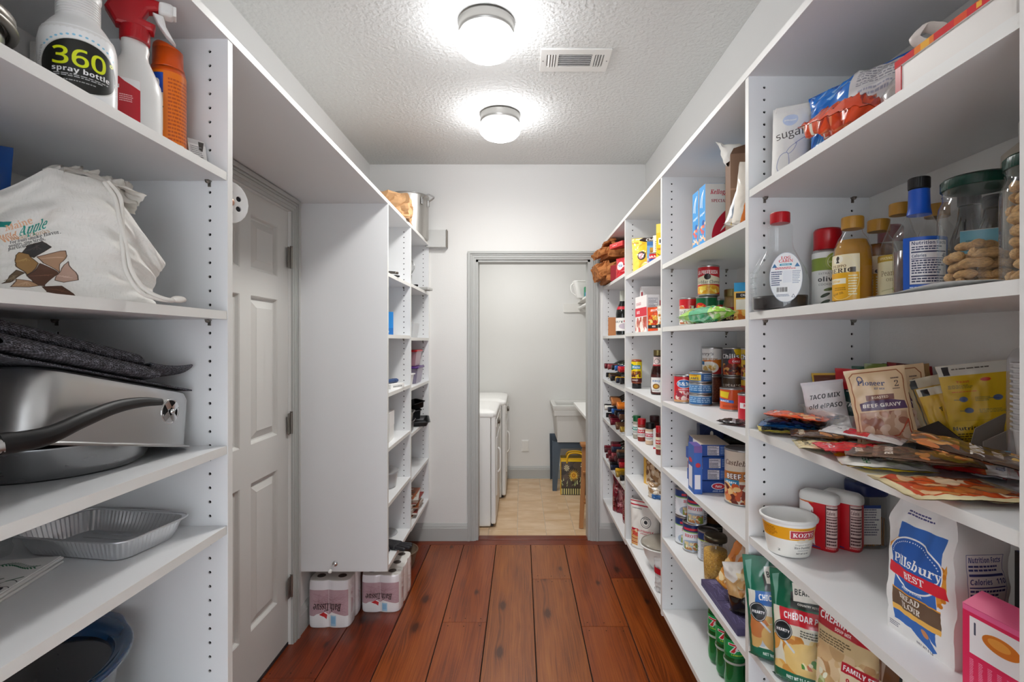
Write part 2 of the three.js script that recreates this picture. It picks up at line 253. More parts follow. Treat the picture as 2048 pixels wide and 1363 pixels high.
// six panel door in the left wall
{
  const d = thing('door_1', null, null, [XL - 0.012, 0.018, DZ0 + 0.004]); d.userData.kind = 'structure';
  const W = DZ1 - DZ0 - 0.008, H = DH - 0.022, s = shapeOf([[0, 0], [W, 0], [W, H], [0, H]]);
  const rows = [[0.235, 0.845], [1.005, 1.62], [1.725, 1.955]], cols = [[0.105, 0.335], [W - 0.335, W - 0.105]], pans = [];
  for (const r of rows) for (const c of cols) { s.holes.push(new THREE.Path([[c[0], r[0]], [c[1], r[0]], [c[1], r[1]], [c[0], r[1]]].map((p) => new THREE.Vector2(...p)))); pans.push([...c, ...r]); }
  part('door_slab', [ext(s, 0.018), bx(W, H, 0.016, W / 2, H / 2, 0.026)].map((g) => g.rotateY(-Math.PI / 2).translate(0, 0, 0)).map((g) => g.scale(1, 1, 1)), M.door, d).rotation.y = 0;
  for (const [a, b, c, e] of pans) {
    const ring = (m, z) => [[a + m, c + m, z], [b - m, c + m, z], [b - m, e - m, z], [a + m, e - m, z]];
    part('panel', skin([ring(0.0, 0.0005), ring(0.004, 0.003), ring(0.010, 0.014), ring(0.016, 0.0155), ring(0.046, 0.003), ring(0.048, 0.0015), ring(Math.min(b - a, e - c) / 2 - 0.0005, 0.0015)], true, false).toNonIndexed(), M.door, d).geometry.rotateY(-Math.PI / 2);
  }
  d.children.forEach((k) => { if (k.name === 'panel') { k.geometry.computeVertexNormals(); } });
  part('door_sweep', bx(0.036, 0.014, W, -0.016, -0.009, W / 2), M.dark, d);
  for (const y of [1.828, 1.04, 0.262]) part('hinge', [new THREE.CylinderGeometry(0.0065, 0.0065, 0.1, 12).translate(0.016, y, -0.003), new THREE.CylinderGeometry(0.008, 0.0045, 0.006, 10).translate(0.016, y + 0.053, -0.003), bx(0.003, 0.098, 0.03, 0.0125, y, 0.012), ...[-0.03, 0, 0.03].map((q) => new THREE.CylinderGeometry(0.0069, 0.0069, 0.002, 12).translate(0.016, y + q, -0.003))], M.nickel, d);
  part('door_knob', [lathe([[0, 0], [0.03, 0], [0.03, 0.006], [0.012, 0.012], [0.012, 0.035], [0.026, 0.045], [0.028, 0.06], [0.016, 0.07], [0, 0.07]]).rotateZ(-Math.PI / 2).translate(0, 0.95, W - 0.06)], M.nickel, d);
}
// ceiling lamps
function lamp(name, x, z, label, group, power = LAMP_POWER) {
  const t = thing(name, label, 'ceiling light', [x, CEIL, z], 0, group);
  part('metal_ring', [lathe([[0, -0.001], [0.112, -0.001], [0.114, -0.012], [0.110, -0.016], [0.112, -0.036], [0.110, -0.05], [0.100, -0.052], [0.09, -0.03], [0, -0.03]], 48)], M.brushed, t);
  const gl = part('glass_bowl', lathe([[0.098, -0.045], [0.108, -0.054], [0.118, -0.07], [0.119, -0.084], [0.112, -0.105], [0.092, -0.126], [0.06, -0.14], [0.028, -0.146], [0, -0.147]], 48), std('#fffdf8', 0.4, 0, { emissive: '#f8faff', emissiveIntensity: LAMP_GLOW }), t);
  const l = new THREE.SpotLight('#fbf9f4', power, 0, 88 * D, 1, 2); l.position.set(0, -0.1, 0); l.target.position.set(0, -2, 0); l.castShadow = true; l.shadow.radius = 5; l.name = 'lamp_light'; t.add(l, l.target); l.target.name = 'lamp_aim';
  gl.castShadow = false; return t;
}
lamp('ceiling_lamp', ...LAMPS[0], 'flush round ceiling lamp with glowing white bowl, the larger one beside the air vent', 'pantry lamps');
lamp('ceiling_lamp', ...LAMPS[1], 'flush round ceiling lamp with glowing white bowl, the smaller one toward the doorway', 'pantry lamps');
lamp('ceiling_lamp', ...UNSEEN_LAUNDRY_LAMP, 'flush round ceiling lamp in the laundry beyond the doorway', 'laundry lamp', 3.5);
// air vent
{
  const t = thing('ceiling_vent', 'white metal louvred air vent in the textured ceiling', 'vent', [0.245, CEIL, -2.335]);
  const s = rrect(0.315, 0.185, 0.004); for (const [cx, w] of [[-0.108, 0.04], [0, 0.15], [0.108, 0.04]]) s.holes.push(new THREE.Path(rrect(w, 0.1, 0.002).getPoints(4).map((p) => new THREE.Vector2(p.x + cx, p.y))));
  part('vent_frame', ext(s, 0.008, 0.002).rotateX(Math.PI / 2), M.whiteMatte, t);
  part('vent_throat', bx(0.27, 0.002, 0.12, 0, -0.001, 0), M.grey, t);
  for (let i = 0; i < 6; i++) part('slat', bx(0.148, 0.0015, 0.013).rotateX(0.7).translate(0, -0.006, -0.041 + i * 0.0165), M.whiteMatte, t);
  for (const sx of [-1, 1]) for (let i = 0; i < 3; i++) part('slat', bx(0.011, 0.0015, 0.1).rotateZ(0.7 * sx).translate(sx * (0.096 + i * 0.012), -0.006, 0), M.whiteMatte, t);
  for (const sx of [-1, 1]) part('screw', lathe([[0, -0.01], [0.003, -0.009], [0.004, -0.007]], 10).translate(sx * 0.145, 0, 0), M.nickel, t);
}
{ // chime box and wall plate
  const t = thing('door_chime', 'pale grey chime box high on the white wall above the shelves', 'chime', [-0.612, 2.185, ZB]);
  part('cover', rbx(0.148, 0.125, 0.05, 0.004, 0, 0, 0.026), std('#c9c9c6', 0.6), t); part('side_grille', [rbx(0.006, 0.128, 0.058, 0.002, 0.078, 0, 0.029), ...[0, 1, 2].map((i) => bx(0.003, 0.12, 0.004, 0.0815, 0, 0.016 + i * 0.013))], M.nickel, t);
  const q = thing('wall_plate', 'blank white cover plate low on the laundry wall', 'wall plate', [0.045, 0.342, LZ1]);
  part('plate', rbx(0.078, 0.122, 0.006, 0.003, 0, 0, 0.003), M.white, q); part('insert', rbx(0.066, 0.104, 0.004, 0.002, 0, 0, 0.007), M.whiteMatte, q);
}
// ---------- the white shelving ----------
const TOP = 2.137, BOT = 0.298, FL = -0.668, FR = 0.592;   // underside of the top board, foot of the side panels, front edges
// an upright with two rows of peg holes bored through it; x0 is the wall side, x1 the front edge
function upright(t, x0, x1, z, holes = true, y0 = BOT, y1 = TOP) {
  const a = Math.min(x0, x1), b = Math.max(x0, x1), s = shapeOf([[a, y0], [b, y0], [b, y1], [a, y1]]), dir = Math.sign(x0 - x1);
  if (holes) for (const hx of [x1 + dir * 0.04, x0 - dir * 0.045]) for (let y = y0 + 0.05; y < y1 - 0.02; y += 0.032) s.holes.push(new THREE.Path(Array.from({ length: 8 }, (_, i) => new THREE.Vector2(hx + 0.0036 * Math.cos(i * Math.PI / 4), y + 0.0036 * Math.sin(i * Math.PI / 4)))));
  const p = part('side_panel', ext(s, 0.019).translate(0, 0, z - 0.019), M.mel, t);
  part('edge_band', bx(0.0012, y1 - y0, 0.0188, x1 - dir * 0.0006, (y0 + y1) / 2, z - 0.0095), M.edge, p);
  if (holes) part('peg_hole_shade', bx(b - a - 0.02, y1 - y0 - 0.02, 0.012, (a + b) / 2, (y0 + y1) / 2, z - 0.0095), M.hole, p);  // black sheet inside the board, standing in for shade in the holes
}
// a shelf between two uprights (z near the camera first), its top at y, on four metal pegs
function shelf(t, x0, x1, zn, zf, y, pegs = true) {
  const dir = Math.sign(x0 - x1), xc = (x0 + x1) / 2, w = Math.abs(x0 - x1) - 0.003;
  const p = part('shelf', bx(w, 0.019, zn - zf - 0.002, xc, y - 0.0095, (zn + zf) / 2), M.mel, t);
  part('edge_band', bx(0.0012, 0.0188, zn - zf - 0.002, x1 + dir * 0.0009, y - 0.0095, (zn + zf) / 2), M.edge, p);
  if (pegs) for (const hx of [x1 + dir * 0.04, x0 - dir * 0.045]) for (const [z, s] of [[zf, 1], [zn, -1]]) part('shelf_peg', [bx(0.009, 0.003, 0.012, hx, y - 0.0205, z + s * 0.006), bx(0.006, 0.012, 0.003, hx, y - 0.027, z + s * 0.0016), new THREE.SphereGeometry(0.005, 8, 6).scale(1, 0.8, 1).translate(hx, y - 0.023, z + s * 0.009)], M.nickel, p);
}
const bracket = (t, x, z, sx, sz) => part('hanging_bracket', [rbx(0.05, 0.045, 0.018, 0.003, x + sx * 0.028, TOP - 0.05, z + sz * 0.0095), new THREE.CylinderGeometry(0.005, 0.005, 0.004, 10).rotateX(Math.PI / 2).translate(x + sx * 0.044, TOP - 0.05, z + sz * 0.0195), rbx(0.012, 0.06, 0.012, 0.002, x + sx * 0.008, TOP - 0.05, z + sz * 0.02)], M.whiteMatte, t);

const RZ = [-0.588, -1.330, -2.147, -2.900, -3.705];     // uprights of the wall on the right, the face turned to the camera
const RY = [[1.841, 1.524, 1.2234, 0.944, 0.659, 0.326], [1.769, 1.508, 1.1995, 0.923, 0.629, 0.326], [1.8146, 1.495, 1.188, 0.913, 0.695, 0.33], [1.838, 1.486, 1.176, 0.898, 0.615, 0.315]];
{
  const t = thing('shelving_unit', 'tall white pantry shelving packed with food along the wall, four bays of adjustable shelves', 'shelving unit');
  RZ.forEach((z) => upright(t, XR, FR, z));
  RY.forEach((ys, i) => ys.forEach((y) => shelf(t, XR, FR, RZ[i] - 0.019, RZ[i + 1], y, y > 0.4)));
  const top = part('top_board', bx(XR - FR + 0.003, 0.019, -0.588 - ZB, (XR + FR) / 2, TOP + 0.0095, (ZB - 0.588) / 2), M.mel, t);
  part('edge_band', bx(0.0012, 0.0188, -0.588 - ZB - 0.002, FR - 0.0022, TOP + 0.0095, (ZB - 0.588) / 2), M.edge, top);
  part('hanging_rail', [bx(0.004, 0.03, -0.59 - ZB, XR - 0.002, TOP - 0.075, (ZB - 0.59) / 2), bx(0.008, 0.004, -0.59 - ZB, XR - 0.004, TOP - 0.058, (ZB - 0.59) / 2)], M.whiteMatte, t);
  for (const z of RZ.slice(1)) bracket(t, XR - 0.004, z, -1, 1);
}
const LZ = [-0.40, -1.165, -2.56, -3.094, -3.705];
const LY = [1.833, 1.518, 1.212, 1.030, 0.64, 0.33];
const LY2 = [[1.795, 1.483, 1.187, 0.91, 0.63, 0.318], [1.80, 1.472, 1.165, 0.885, 0.605, 0.31]];
{
  const t = thing('shelving_unit', 'white pantry shelving bridging over the door, one bay with pans, far bays almost empty', 'shelving unit');
  LZ.forEach((z, i) => upright(t, XL, FL, z, i !== 2));
  LY.forEach((y) => shelf(t, XL, FL, LZ[0] - 0.019, LZ[1], y));
  LY2.forEach((ys, i) => ys.forEach((y) => shelf(t, XL, FL, LZ[i + 2] - 0.019, LZ[i + 3], y, y > 0.4)));
  const top = part('top_board', bx(FL - XL + 0.003, 0.019, -0.4 - ZB, (XL + FL) / 2, TOP + 0.0095, (ZB - 0.4) / 2), M.mel, t);
  part('edge_band', bx(0.0012, 0.0188, -0.4 - ZB - 0.002, FL + 0.0022, TOP + 0.0095, (ZB - 0.4) / 2), M.edge, top);
  for (const [a, b] of [[LZ[1], LZ[0]], [LZ[4], LZ[2]]]) part('hanging_rail', bx(0.004, 0.03, b - a - 0.02, XL + 0.002, TOP - 0.075, (a + b) / 2 - 0.01), M.whiteMatte, t);
  for (const z of [LZ[1], LZ[3], LZ[4]]) bracket(t, XL + 0.004, z, 1, 1);
}
{ // door bumper on the big white panel, disc by the door
  const t = thing('door_bumper', 'small metal door bumper with white rubber tip on the bare shelf end panel', 'door stop', at(672, -0.93, 1.45 - 445 / 400));
  t.position.z = LZ[2];
  part('rosette', lathe([[0, 0], [0.014, 0], [0.013, 0.004], [0.007, 0.009], [0, 0.009]], 20).rotateX(Math.PI / 2), M.chrome, t);
  part('stem', bar([0, 0, 0.006], [-0.004, -0.012, 0.05], 0.0045), M.chrome, t); part('rubber_tip', lathe([[0, 0], [0.008, 0.001], [0.0085, 0.012], [0.006, 0.016], [0, 0.016]], 16).rotateX(Math.PI / 2 + 0.2).translate(-0.004, -0.012, 0.047), M.white, t);
  const q = thing('perforated_disc', 'round white plastic disc with holes hanging on the shelf edge by the door', 'disc', [-0.699, 1.782, -1.226], 58);
  const s = new THREE.Shape(); s.absellipse(0, 0, 0.045, 0.05, 0, Math.PI * 2); for (let i = 0; i < 6; i++) { const h = new THREE.Path(); h.absarc(0.024 * Math.cos(i * 1.047 + 0.5), 0.024 * Math.sin(i * 1.047 + 0.5), 0.0065, 0, Math.PI * 2); s.holes.push(h); }
  part('plate', ext(s, 0.005, 0.001), M.white, q); part('backing', lathe([[0, -0.012], [0.036, -0.012], [0.034, 0], [0, 0]], 24).rotateX(Math.PI / 2), M.dark, q); part('hub', lathe([[0.01, 0.004], [0.009, 0.008], [0, 0.009]], 20).rotateX(Math.PI / 2), std('#c99b86', 0.25, 0.9), q);
  part('hanging_tab', rbx(0.012, 0.012, 0.003, 0.001, 0, 0.054, 0.002), M.white, q);
}
// ---------- builders for the things on the shelves ----------
const toCam = (p, off = 0) => Math.atan2(-p[0], -p[2]) / D + off;   // the turn that faces a thing to the aisle where one stands
// a tin: printed wrapper, metal body with beads and rims, recessed lid
function tin(name, label, cat, p, turn, r, h, a, group, fin = 'gloss') {
  const t = thing(name, label, cat, p, turn, group);
  part('wrapper', put(cyl(r, r, h - 0.012, 32, 0.006, true), a), print(a, fin), t);
  part('metal_body', lathe([[0, 0.002], [r - 0.004, 0.002], [r - 0.004, 0], [r - 0.001, 0], [r + 0.0008, 0.002], [r + 0.0008, 0.005], [r - 0.0008, 0.0065], [r - 0.0008, h - 0.0065], [r + 0.0008, h - 0.005], [r + 0.0008, h - 0.001], [r - 0.0005, h], [r - 0.003, h - 0.001]], 32), M.tin, t);
  part('lid', lathe([[r - 0.002, h - 0.001], [r - 0.004, h - 0.005], [r * 0.8, h - 0.0045], [r * 0.76, h - 0.0035], [r * 0.72, h - 0.0045], [0, h - 0.0045]], 32), M.tin, t);
  return t;
}
// a carton: faces f b l r t u are printed; a plain colour where none is given
function boxGeo(w, h, d, o, plain = '#ddd') {
  const g = bx(w, h, d, 0, h / 2, 0), u = g.attributes.uv, F = [o.r || o.s, o.l || o.s, o.t, o.u, o.f, o.b || o.f].map((x) => x || flat(plain));
  for (let i = 0; i < 24; i++) { const a = F[i >> 2]; u.setXY(i, a.u0 + u.getX(i) * (a.u1 - a.u0), a.v0 + u.getY(i) * (a.v1 - a.v0)); }
  return g;
}
function carton(name, label, cat, p, turn, w, h, d, o, plain = '#ddd', group, fin = 'card') {
  const t = thing(name, label, cat, p, turn, group); cartonIn(t, w, h, d, o, plain, fin); return t;
}
function cartonIn(t, w, h, d, o, plain, fin = 'card') {
  const A = o.f || o.s || flat(plain); const lists = {};
  const g = bx(w, h, d, 0, h / 2, 0).toNonIndexed(), F = [o.r || o.s, o.l || o.s, o.t, o.u, o.f, o.b || o.f].map((x) => x || flat(plain)), names = ['side_face', 'side_face', 'top_face', 'bottom_face', 'front_face', 'back_face'];
  // faces on one sheet make one mesh; a face printed on another sheet is its own
  const bySheet = new Map(); for (let i = 0; i < 6; i++) { const s = F[i].s; if (!bySheet.has(s)) bySheet.set(s, []); bySheet.get(s).push(i); }
  let first = true;
  for (const [s, ids] of bySheet) {
    const q = new THREE.BufferGeometry(); for (const k of ['position', 'normal', 'uv']) { const at0 = g.attributes[k], n = at0.itemSize, out = []; for (const i of ids) for (let v = 0; v < 6; v++) for (let c = 0; c < n; c++) out.push(at0.array[(i * 6 + v) * n + c]); q.setAttribute(k, new THREE.Float32BufferAttribute(out, n)); }
    const u = q.attributes.uv; ids.forEach((i, j) => { const a = F[i]; for (let v = 0; v < 6; v++) { const e = j * 6 + v; u.setXY(e, a.u0 + u.getX(e) * (a.u1 - a.u0), a.v0 + u.getY(e) * (a.v1 - a.v0)); } });
    part(first ? 'carton_body' : names[ids[0]], q, print(F[ids[0]], fin), t); first = false;
  }
  const e = 0.0008; part('end_flap', [1, -1].map((k) => put(bx(w * 0.98, e, d * 0.47, 0, h + e / 2, k * d * 0.25), o.t || flat(plain))), print(o.t || flat(plain), fin), t);
}
// a filled pouch, front to +z: crimped seal on top, gusset below when `stand`
function pouchGeo(w, h, d, { stand = 1, seed = 1, wob = 0.004, nx = 22, ny = 28, seal = 0.05, neck = 0, sag = 0 } = {}, s = 1) {
  const pos = [], uv = [], idx = [];
  for (let j = 0; j <= ny; j++) for (let i = 0; i <= nx; i++) {
    const u = i / nx, v = Math.max(0, (j - 1) / (ny - 1)), e = Math.abs(2 * u - 1), ex = Math.pow(Math.max(0, 1 - Math.pow(e, 2.6)), 0.55);
    let b = stand ? Math.pow(Math.max(0, 1 - Math.pow(v / (1 - seal), 2.2)), 0.75) : Math.pow(Math.max(0, 1 - Math.pow(Math.abs(2 * v - 1) / (1 - seal), 2.6)), 0.6);
    if (v > 1 - seal) b = 0; if (!stand && v < seal / 2) b = 0; if (j === 0) b = 0;
    const k = Math.min(1, b * 3 * Math.min(1, ex * 2)), nz = wob * (noise(u * 5 + seed, v * 6, seed * 3) + 0.6 * noise(u * 11, v * 12 + seed, seed)) * (0.35 + 0.65 * k);
    const x = (u - 0.5) * w * (1 - 0.07 * b * (1 - 0.3 * v)) * (1 - neck * Math.max(0, v - 0.6)) + nz * 0.6;
    pos.push(x, v * h * (1 - sag * ex * (1 - e) * v), s * (b * ex * d / 2 + 0.0006) + nz); uv.push(s > 0 ? u : 1 - u, v);
  }
  const m = nx + 1; for (let j = 0; j < ny; j++) for (let i = 0; i < nx; i++) { const a = j * m + i, b = a + 1, c = a + m, q = c + 1; s > 0 ? idx.push(a, b, q, a, q, c) : idx.push(a, q, b, a, c, q); }
  const g = new THREE.BufferGeometry(); g.setAttribute('position', new THREE.Float32BufferAttribute(pos, 3)); g.setAttribute('uv', new THREE.Float32BufferAttribute(uv, 2)); g.setIndex(idx); g.computeVertexNormals(); return g;
}
function pouchIn(t, w, h, d, f, b, o = {}, fin = 'film') {
  part('front_panel', put(pouchGeo(w, h, d, o, 1), f), print(f, fin), t);
  part('back_panel', put(pouchGeo(w, h, d, o, -1), b || f), print(b || f, fin), t); return t;
}
function pouch(name, label, cat, p, turn, w, h, d, f, b, o = {}, fin = 'film', group) {
  const t = thing(name, label, cat, p, turn, group); pouchIn(t, w, h, d, f, b, o, fin);
  const ta = (o.tilt || 0) * D, ro = (o.roll || 0) * D; t.rotation.set(ta, turn * D, ro, 'YXZ'); t.position.y += 0.001 + d / 2 * Math.abs(Math.sin(ta)) + w / 2 * Math.abs(Math.sin(ro)); return t;
}
// a pouch lying flat: its face up, top edge pointing along `turn`
function flatPouch(name, label, cat, p, turn, w, h, d, f, o = {}, fin = 'film', group) {
  const t = thing(name, label, cat, p, 0, group); pouchIn(t, w, h, d, f, o.back, { stand: 0, ...o }, fin);
  t.rotation.set(-90 * D + (o.tilt || 0) * D, turn * D, (o.roll || 0) * D, 'YXZ'); t.position.y += d / 2 + 0.004; return t;
}
const ridged = (r, h, y, n = 36, depth = 0.0006) => skin([[0, r * 0.97], [h * 0.08, r], [h * 0.92, r], [h, r * 0.95]].map(([dy, q]) => Array.from({ length: n * 2 }, (_, i) => { const a = Math.PI * i / n, k = q - (i % 2) * depth; return [k * Math.sin(a), y + dy, k * Math.cos(a)]; })));
// a bottle turned on a lathe. o: profile, body material, liquid level/material, cap {r,h,y,m}, label {y0,y1,r?,art,open}
function bottle(name, label, cat, p, turn, prof, m, o = {}, group) {
  const t = thing(name, label, cat, p, turn, group); bottleIn(t, prof, m, o); return t;
}
function bottleIn(t, prof, m, o = {}) {
  const rAt = (y) => { for (let i = 0; i + 1 < prof.length; i++) { const [r0, y0] = prof[i], [r1, y1] = prof[i + 1]; if (y >= y0 && y <= y1 && y1 > y0) return r0 + (r1 - r0) * (y - y0) / (y1 - y0); } return prof[0][0]; };
  const sx = o.sx || 1, fl = (g) => sx !== 1 ? g.scale(1, 1, sx) : g;
  part('bottle_body', fl(lathe(prof, 36)), m, t);
  if (o.fill) { const ys = [0.003, ...prof.map((q) => q[1]).filter((y) => y > 0.004 && y < o.fill), o.fill]; part('contents', fl(lathe([[0, 0.003], ...ys.map((y) => [Math.max(0.002, rAt(y) - 0.002), y]), [0, o.fill]], 32)), o.fillM, t); }
  if (o.cap) part('cap', o.cap.smooth ? lathe([[0, o.cap.y], [o.cap.r, o.cap.y], [o.cap.r, o.cap.y + o.cap.h - 0.006], [o.cap.r * 0.9, o.cap.y + o.cap.h], [0, o.cap.y + o.cap.h]], 32) : ridged(o.cap.r, o.cap.h, o.cap.y), o.cap.m, t);
  for (const L of [].concat(o.label || [])) {
    const n = 8, pts = Array.from({ length: n + 1 }, (_, i) => { const y = L.y0 + (L.y1 - L.y0) * i / n; return [rAt(y) + 0.0006, y]; }), w = (L.open || 360) * D;
    part(L.name || 'label', fl(put(lathe(pts, 32, Math.PI * 2 - w / 2 + (L.turn || 0) * D, w), L.art)), print(L.art, L.fin || 'card'), t);
  }
}
// ---------- near bay: bottles, cloth bag, pans, foil tray, crock ----------
{ // 360 spray bottle
  const p = [-0.745, 1.833, -0.862], A = art(300, 330, '#f1f1ef', (g) => {
    g.e('#cfcfc9', 50, 58, 43, 38); g.e('#141512', 50, 58, 41, 36.5); g.t('360', 49, 48, 33, '#d4e215', { n: 1, mw: 54, fit: 1, st: '#d4e215', sw: 0.03 }); g.t('°', 83, 44, 16, '#d4e215');
    g.t('spray bottle', 51, 66, 9.5, '#fff', { mw: 58 }); g.lines('#bbb', 24, 72, 54, 5, 2); g.lines('#999', 34, 80, 34, 3, 1);
    for (let i = 0; i < 15; i++) { const a = -2.5 + i * 0.13; g.e('#79b9d8', 50 + 46 * Math.cos(a), 58 + 43 * Math.sin(a), 1.6); }
    g.t('SPRAY EN', 7, 44, 5, '#999', { rot: -80, n: 1 }); g.t('L 32 FL OZ', 93, 74, 5, '#bbb', { rot: 80, n: 1 });
  });
  const t = thing('spray_bottle', 'white spray bottle with a black and yellow 360 label', 'spray bottle', p, toCam(p, 4));
  bottleIn(t, [[0, 0], [0.046, 0], [0.051, 0.006], [0.052, 0.02], [0.052, 0.105], [0.049, 0.122], [0.038, 0.14], [0.029, 0.152], [0.0285, 0.16], [0.0285, 0.19], [0.031, 0.194], [0.031, 0.2], [0.022, 0.205], [0, 0.205]], M.white, { label: { y0: 0.012, y1: 0.125, art: A, open: 150, fin: 'gloss' } });
  part('ribbed_neck', Array.from({ length: 8 }, (_, i) => new THREE.TorusGeometry(0.0285, 0.0012, 6, 32).rotateX(Math.PI / 2).translate(0, 0.156 + i * 0.0042, 0)), M.white, t);
  part('spray_head', [rbx(0.03, 0.05, 0.085, 0.01, 0, 0.24, 0.012), rbx(0.02, 0.05, 0.02, 0.006, 0, 0.215, 0)], M.black, t);
}
{ // red trigger bottle
  const p = at(270, -0.752, 1.833), A = art(150, 200, '#b0101f', (g) => { g.p('#f2f2f0', [[60, 0], [100, 0], [100, 20], [72, 8]]); g.r('#d9c8a0', 8, 38, 46, 44); g.r('#7a5a3c', 12, 42, 38, 34); g.r('#c9bda6', 14, 44, 12, 28); g.r('#5a3a22', 30, 60, 18, 14); g.r('#3f7a2c', 34, 66, 12, 9); g.lines('#e9b7b7', 62, 34, 28, 16, 4); g.t('CLEAN', 40, 20, 11, '#fff', { n: 0 }); g.lines('#fff', 12, 86, 50, 4, 1); });
  const t = thing('spray_bottle', 'white trigger spray bottle with red sprayer and dark red label', 'spray bottle', p, toCam(p, 25));
  bottleIn(t, [[0, 0], [0.044, 0], [0.047, 0.006], [0.047, 0.1], [0.044, 0.122], [0.034, 0.145], [0.024, 0.165], [0.0225, 0.175], [0.0245, 0.185], [0.0225, 0.198], [0.019, 0.2], [0, 0.2]], M.white, { sx: 0.68, label: { y0: 0.018, y1: 0.112, art: A, open: 110, turn: -62, fin: 'gloss' } });
  part('collar', ridged(0.0245, 0.028, 0.197), M.red, t);
  const s = shapeOf([[-0.03, 0.222], [0.03, 0.222], [0.033, 0.238], [0.013, 0.243], [0.022, 0.262], [0.038, 0.268], [0.040, 0.286], [0.0, 0.288], [-0.034, 0.276], [-0.046, 0.25]]);
  const tk = new THREE.Matrix4().makeRotationY(-28 * D);
  part('sprayer', ext(s, 0.03, 0.006).translate(0, 0, -0.015).applyMatrix4(tk), M.red, t);
  part('nozzle', [rbx(0.026, 0.026, 0.03, 0.007, 0.05, 0.275, 0), rbx(0.006, 0.02, 0.024, 0.002, 0.064, 0.275, 0)].map((g) => g.applyMatrix4(tk)), M.white, t);
  part('trigger', ext([[0.028, 0.264], [0.046, 0.262], [0.05, 0.242], [0.066, 0.212], [0.05, 0.225], [0.036, 0.245]], 0.018, 0.004).translate(0, 0, -0.009).applyMatrix4(tk), M.white, t);
}
{ // orange aerosol
  const p = at(336, -0.752, 1.833), A = art(360, 200, '#ef6c0c', (g) => { g.r('#1743ad', 0, 3, 46, 24); g.t('PRO', 34, 16, 17, '#fff', { mw: 20 }); g.r('#f1ede6', 0, 27, 46, 45); g.t('killer.', 36, 35, 11, '#1a1a1a', { i: 1, mw: 20 }); g.l('#1a1a1a', [[24, 48], [32, 46], [40, 55], [44, 70]], 0.8); g.l('#1a1a1a', [[22, 56], [30, 56], [38, 70]], 0.8); g.l('#333', [[46, 44], [40, 41]], 0.8); g.lines('#b9440a', 50, 8, 30, 76, 17); g.r('#f2f2f2', 50, 85, 16, 15); g.bars(51, 87, 13, 13); g.lines('#b9440a', 68, 82, 12, 16, 4); g.ring('#5a1b02', 36, 82, 2, 4, 0.6); });
  bottle('aerosol_can', 'orange aerosol can with blue and white printing', 'spray can', p, toCam(p, 0), [[0, 0], [0.031, 0], [0.033, 0.003], [0.033, 0.18], [0.031, 0.19], [0, 0.19]], M.orange, { label: { y0: 0.004, y1: 0.178, art: A, fin: 'gloss' } });
  const t = scene.children[scene.children.length - 1];
  part('cap', lathe([[0, 0.186], [0.031, 0.186], [0.03, 0.194], [0.028, 0.198], [0.0275, 0.231], [0, 0.231]], 32), M.orange, t);
  part('slanted_top', skin([0, 0.35, 0.7, 1].map((q) => Array.from({ length: 28 }, (_, i) => { const a = i / 28 * Math.PI * 2, k = 0.0275 * (q > 0.9 ? 0.8 : q > 0.5 ? 0.95 : 1); return [k * Math.sin(a), 0.23 + q * (0.010 + 0.008 * -Math.sin(a)), k * Math.cos(a)]; }))), M.orange, t);
}
{ // leaning card and the grey tin
  const A = art(80, 110, '#d8d7d3', (g) => { g.r('#b7b7b4', 0, 0, 100, 16); g.p('#33302c', [[60, 4], [92, 4], [80, 40], [60, 36]]); g.lines('#777', 12, 24, 70, 66, 9); g.p('#4a4642', [[64, 60], [90, 70], [70, 96]]); });
  const t = carton('hardware_card', 'small grey printed card pack leaning at the panel', 'card', at(397, -0.715, 1.836), 55, 0.036, 0.062, 0.008, { f: A }, '#e6e5e0'); t.rotation.set(-14 * D, 55 * D, 0, 'YXZ');
  const q = thing('cake_tin', 'round grey metal tin with wide rolled rim at the near shelf end', 'tin', [-0.785, 1.833, -0.655]);
  part('tin_body', lathe([[0, 0], [0.082, 0], [0.086, 0.004], [0.088, 0.032], [0.088, 0.05], [0, 0.05]], 48), M.steel, q); part('rolled_rim', [new THREE.TorusGeometry(0.097, 0.006, 10, 56).rotateX(Math.PI / 2).translate(0, 0.046, 0), lathe([[0.086, 0.046], [0.1, 0.048], [0.1, 0.062], [0.09, 0.07], [0, 0.072]], 48)], M.nickel, q);
}
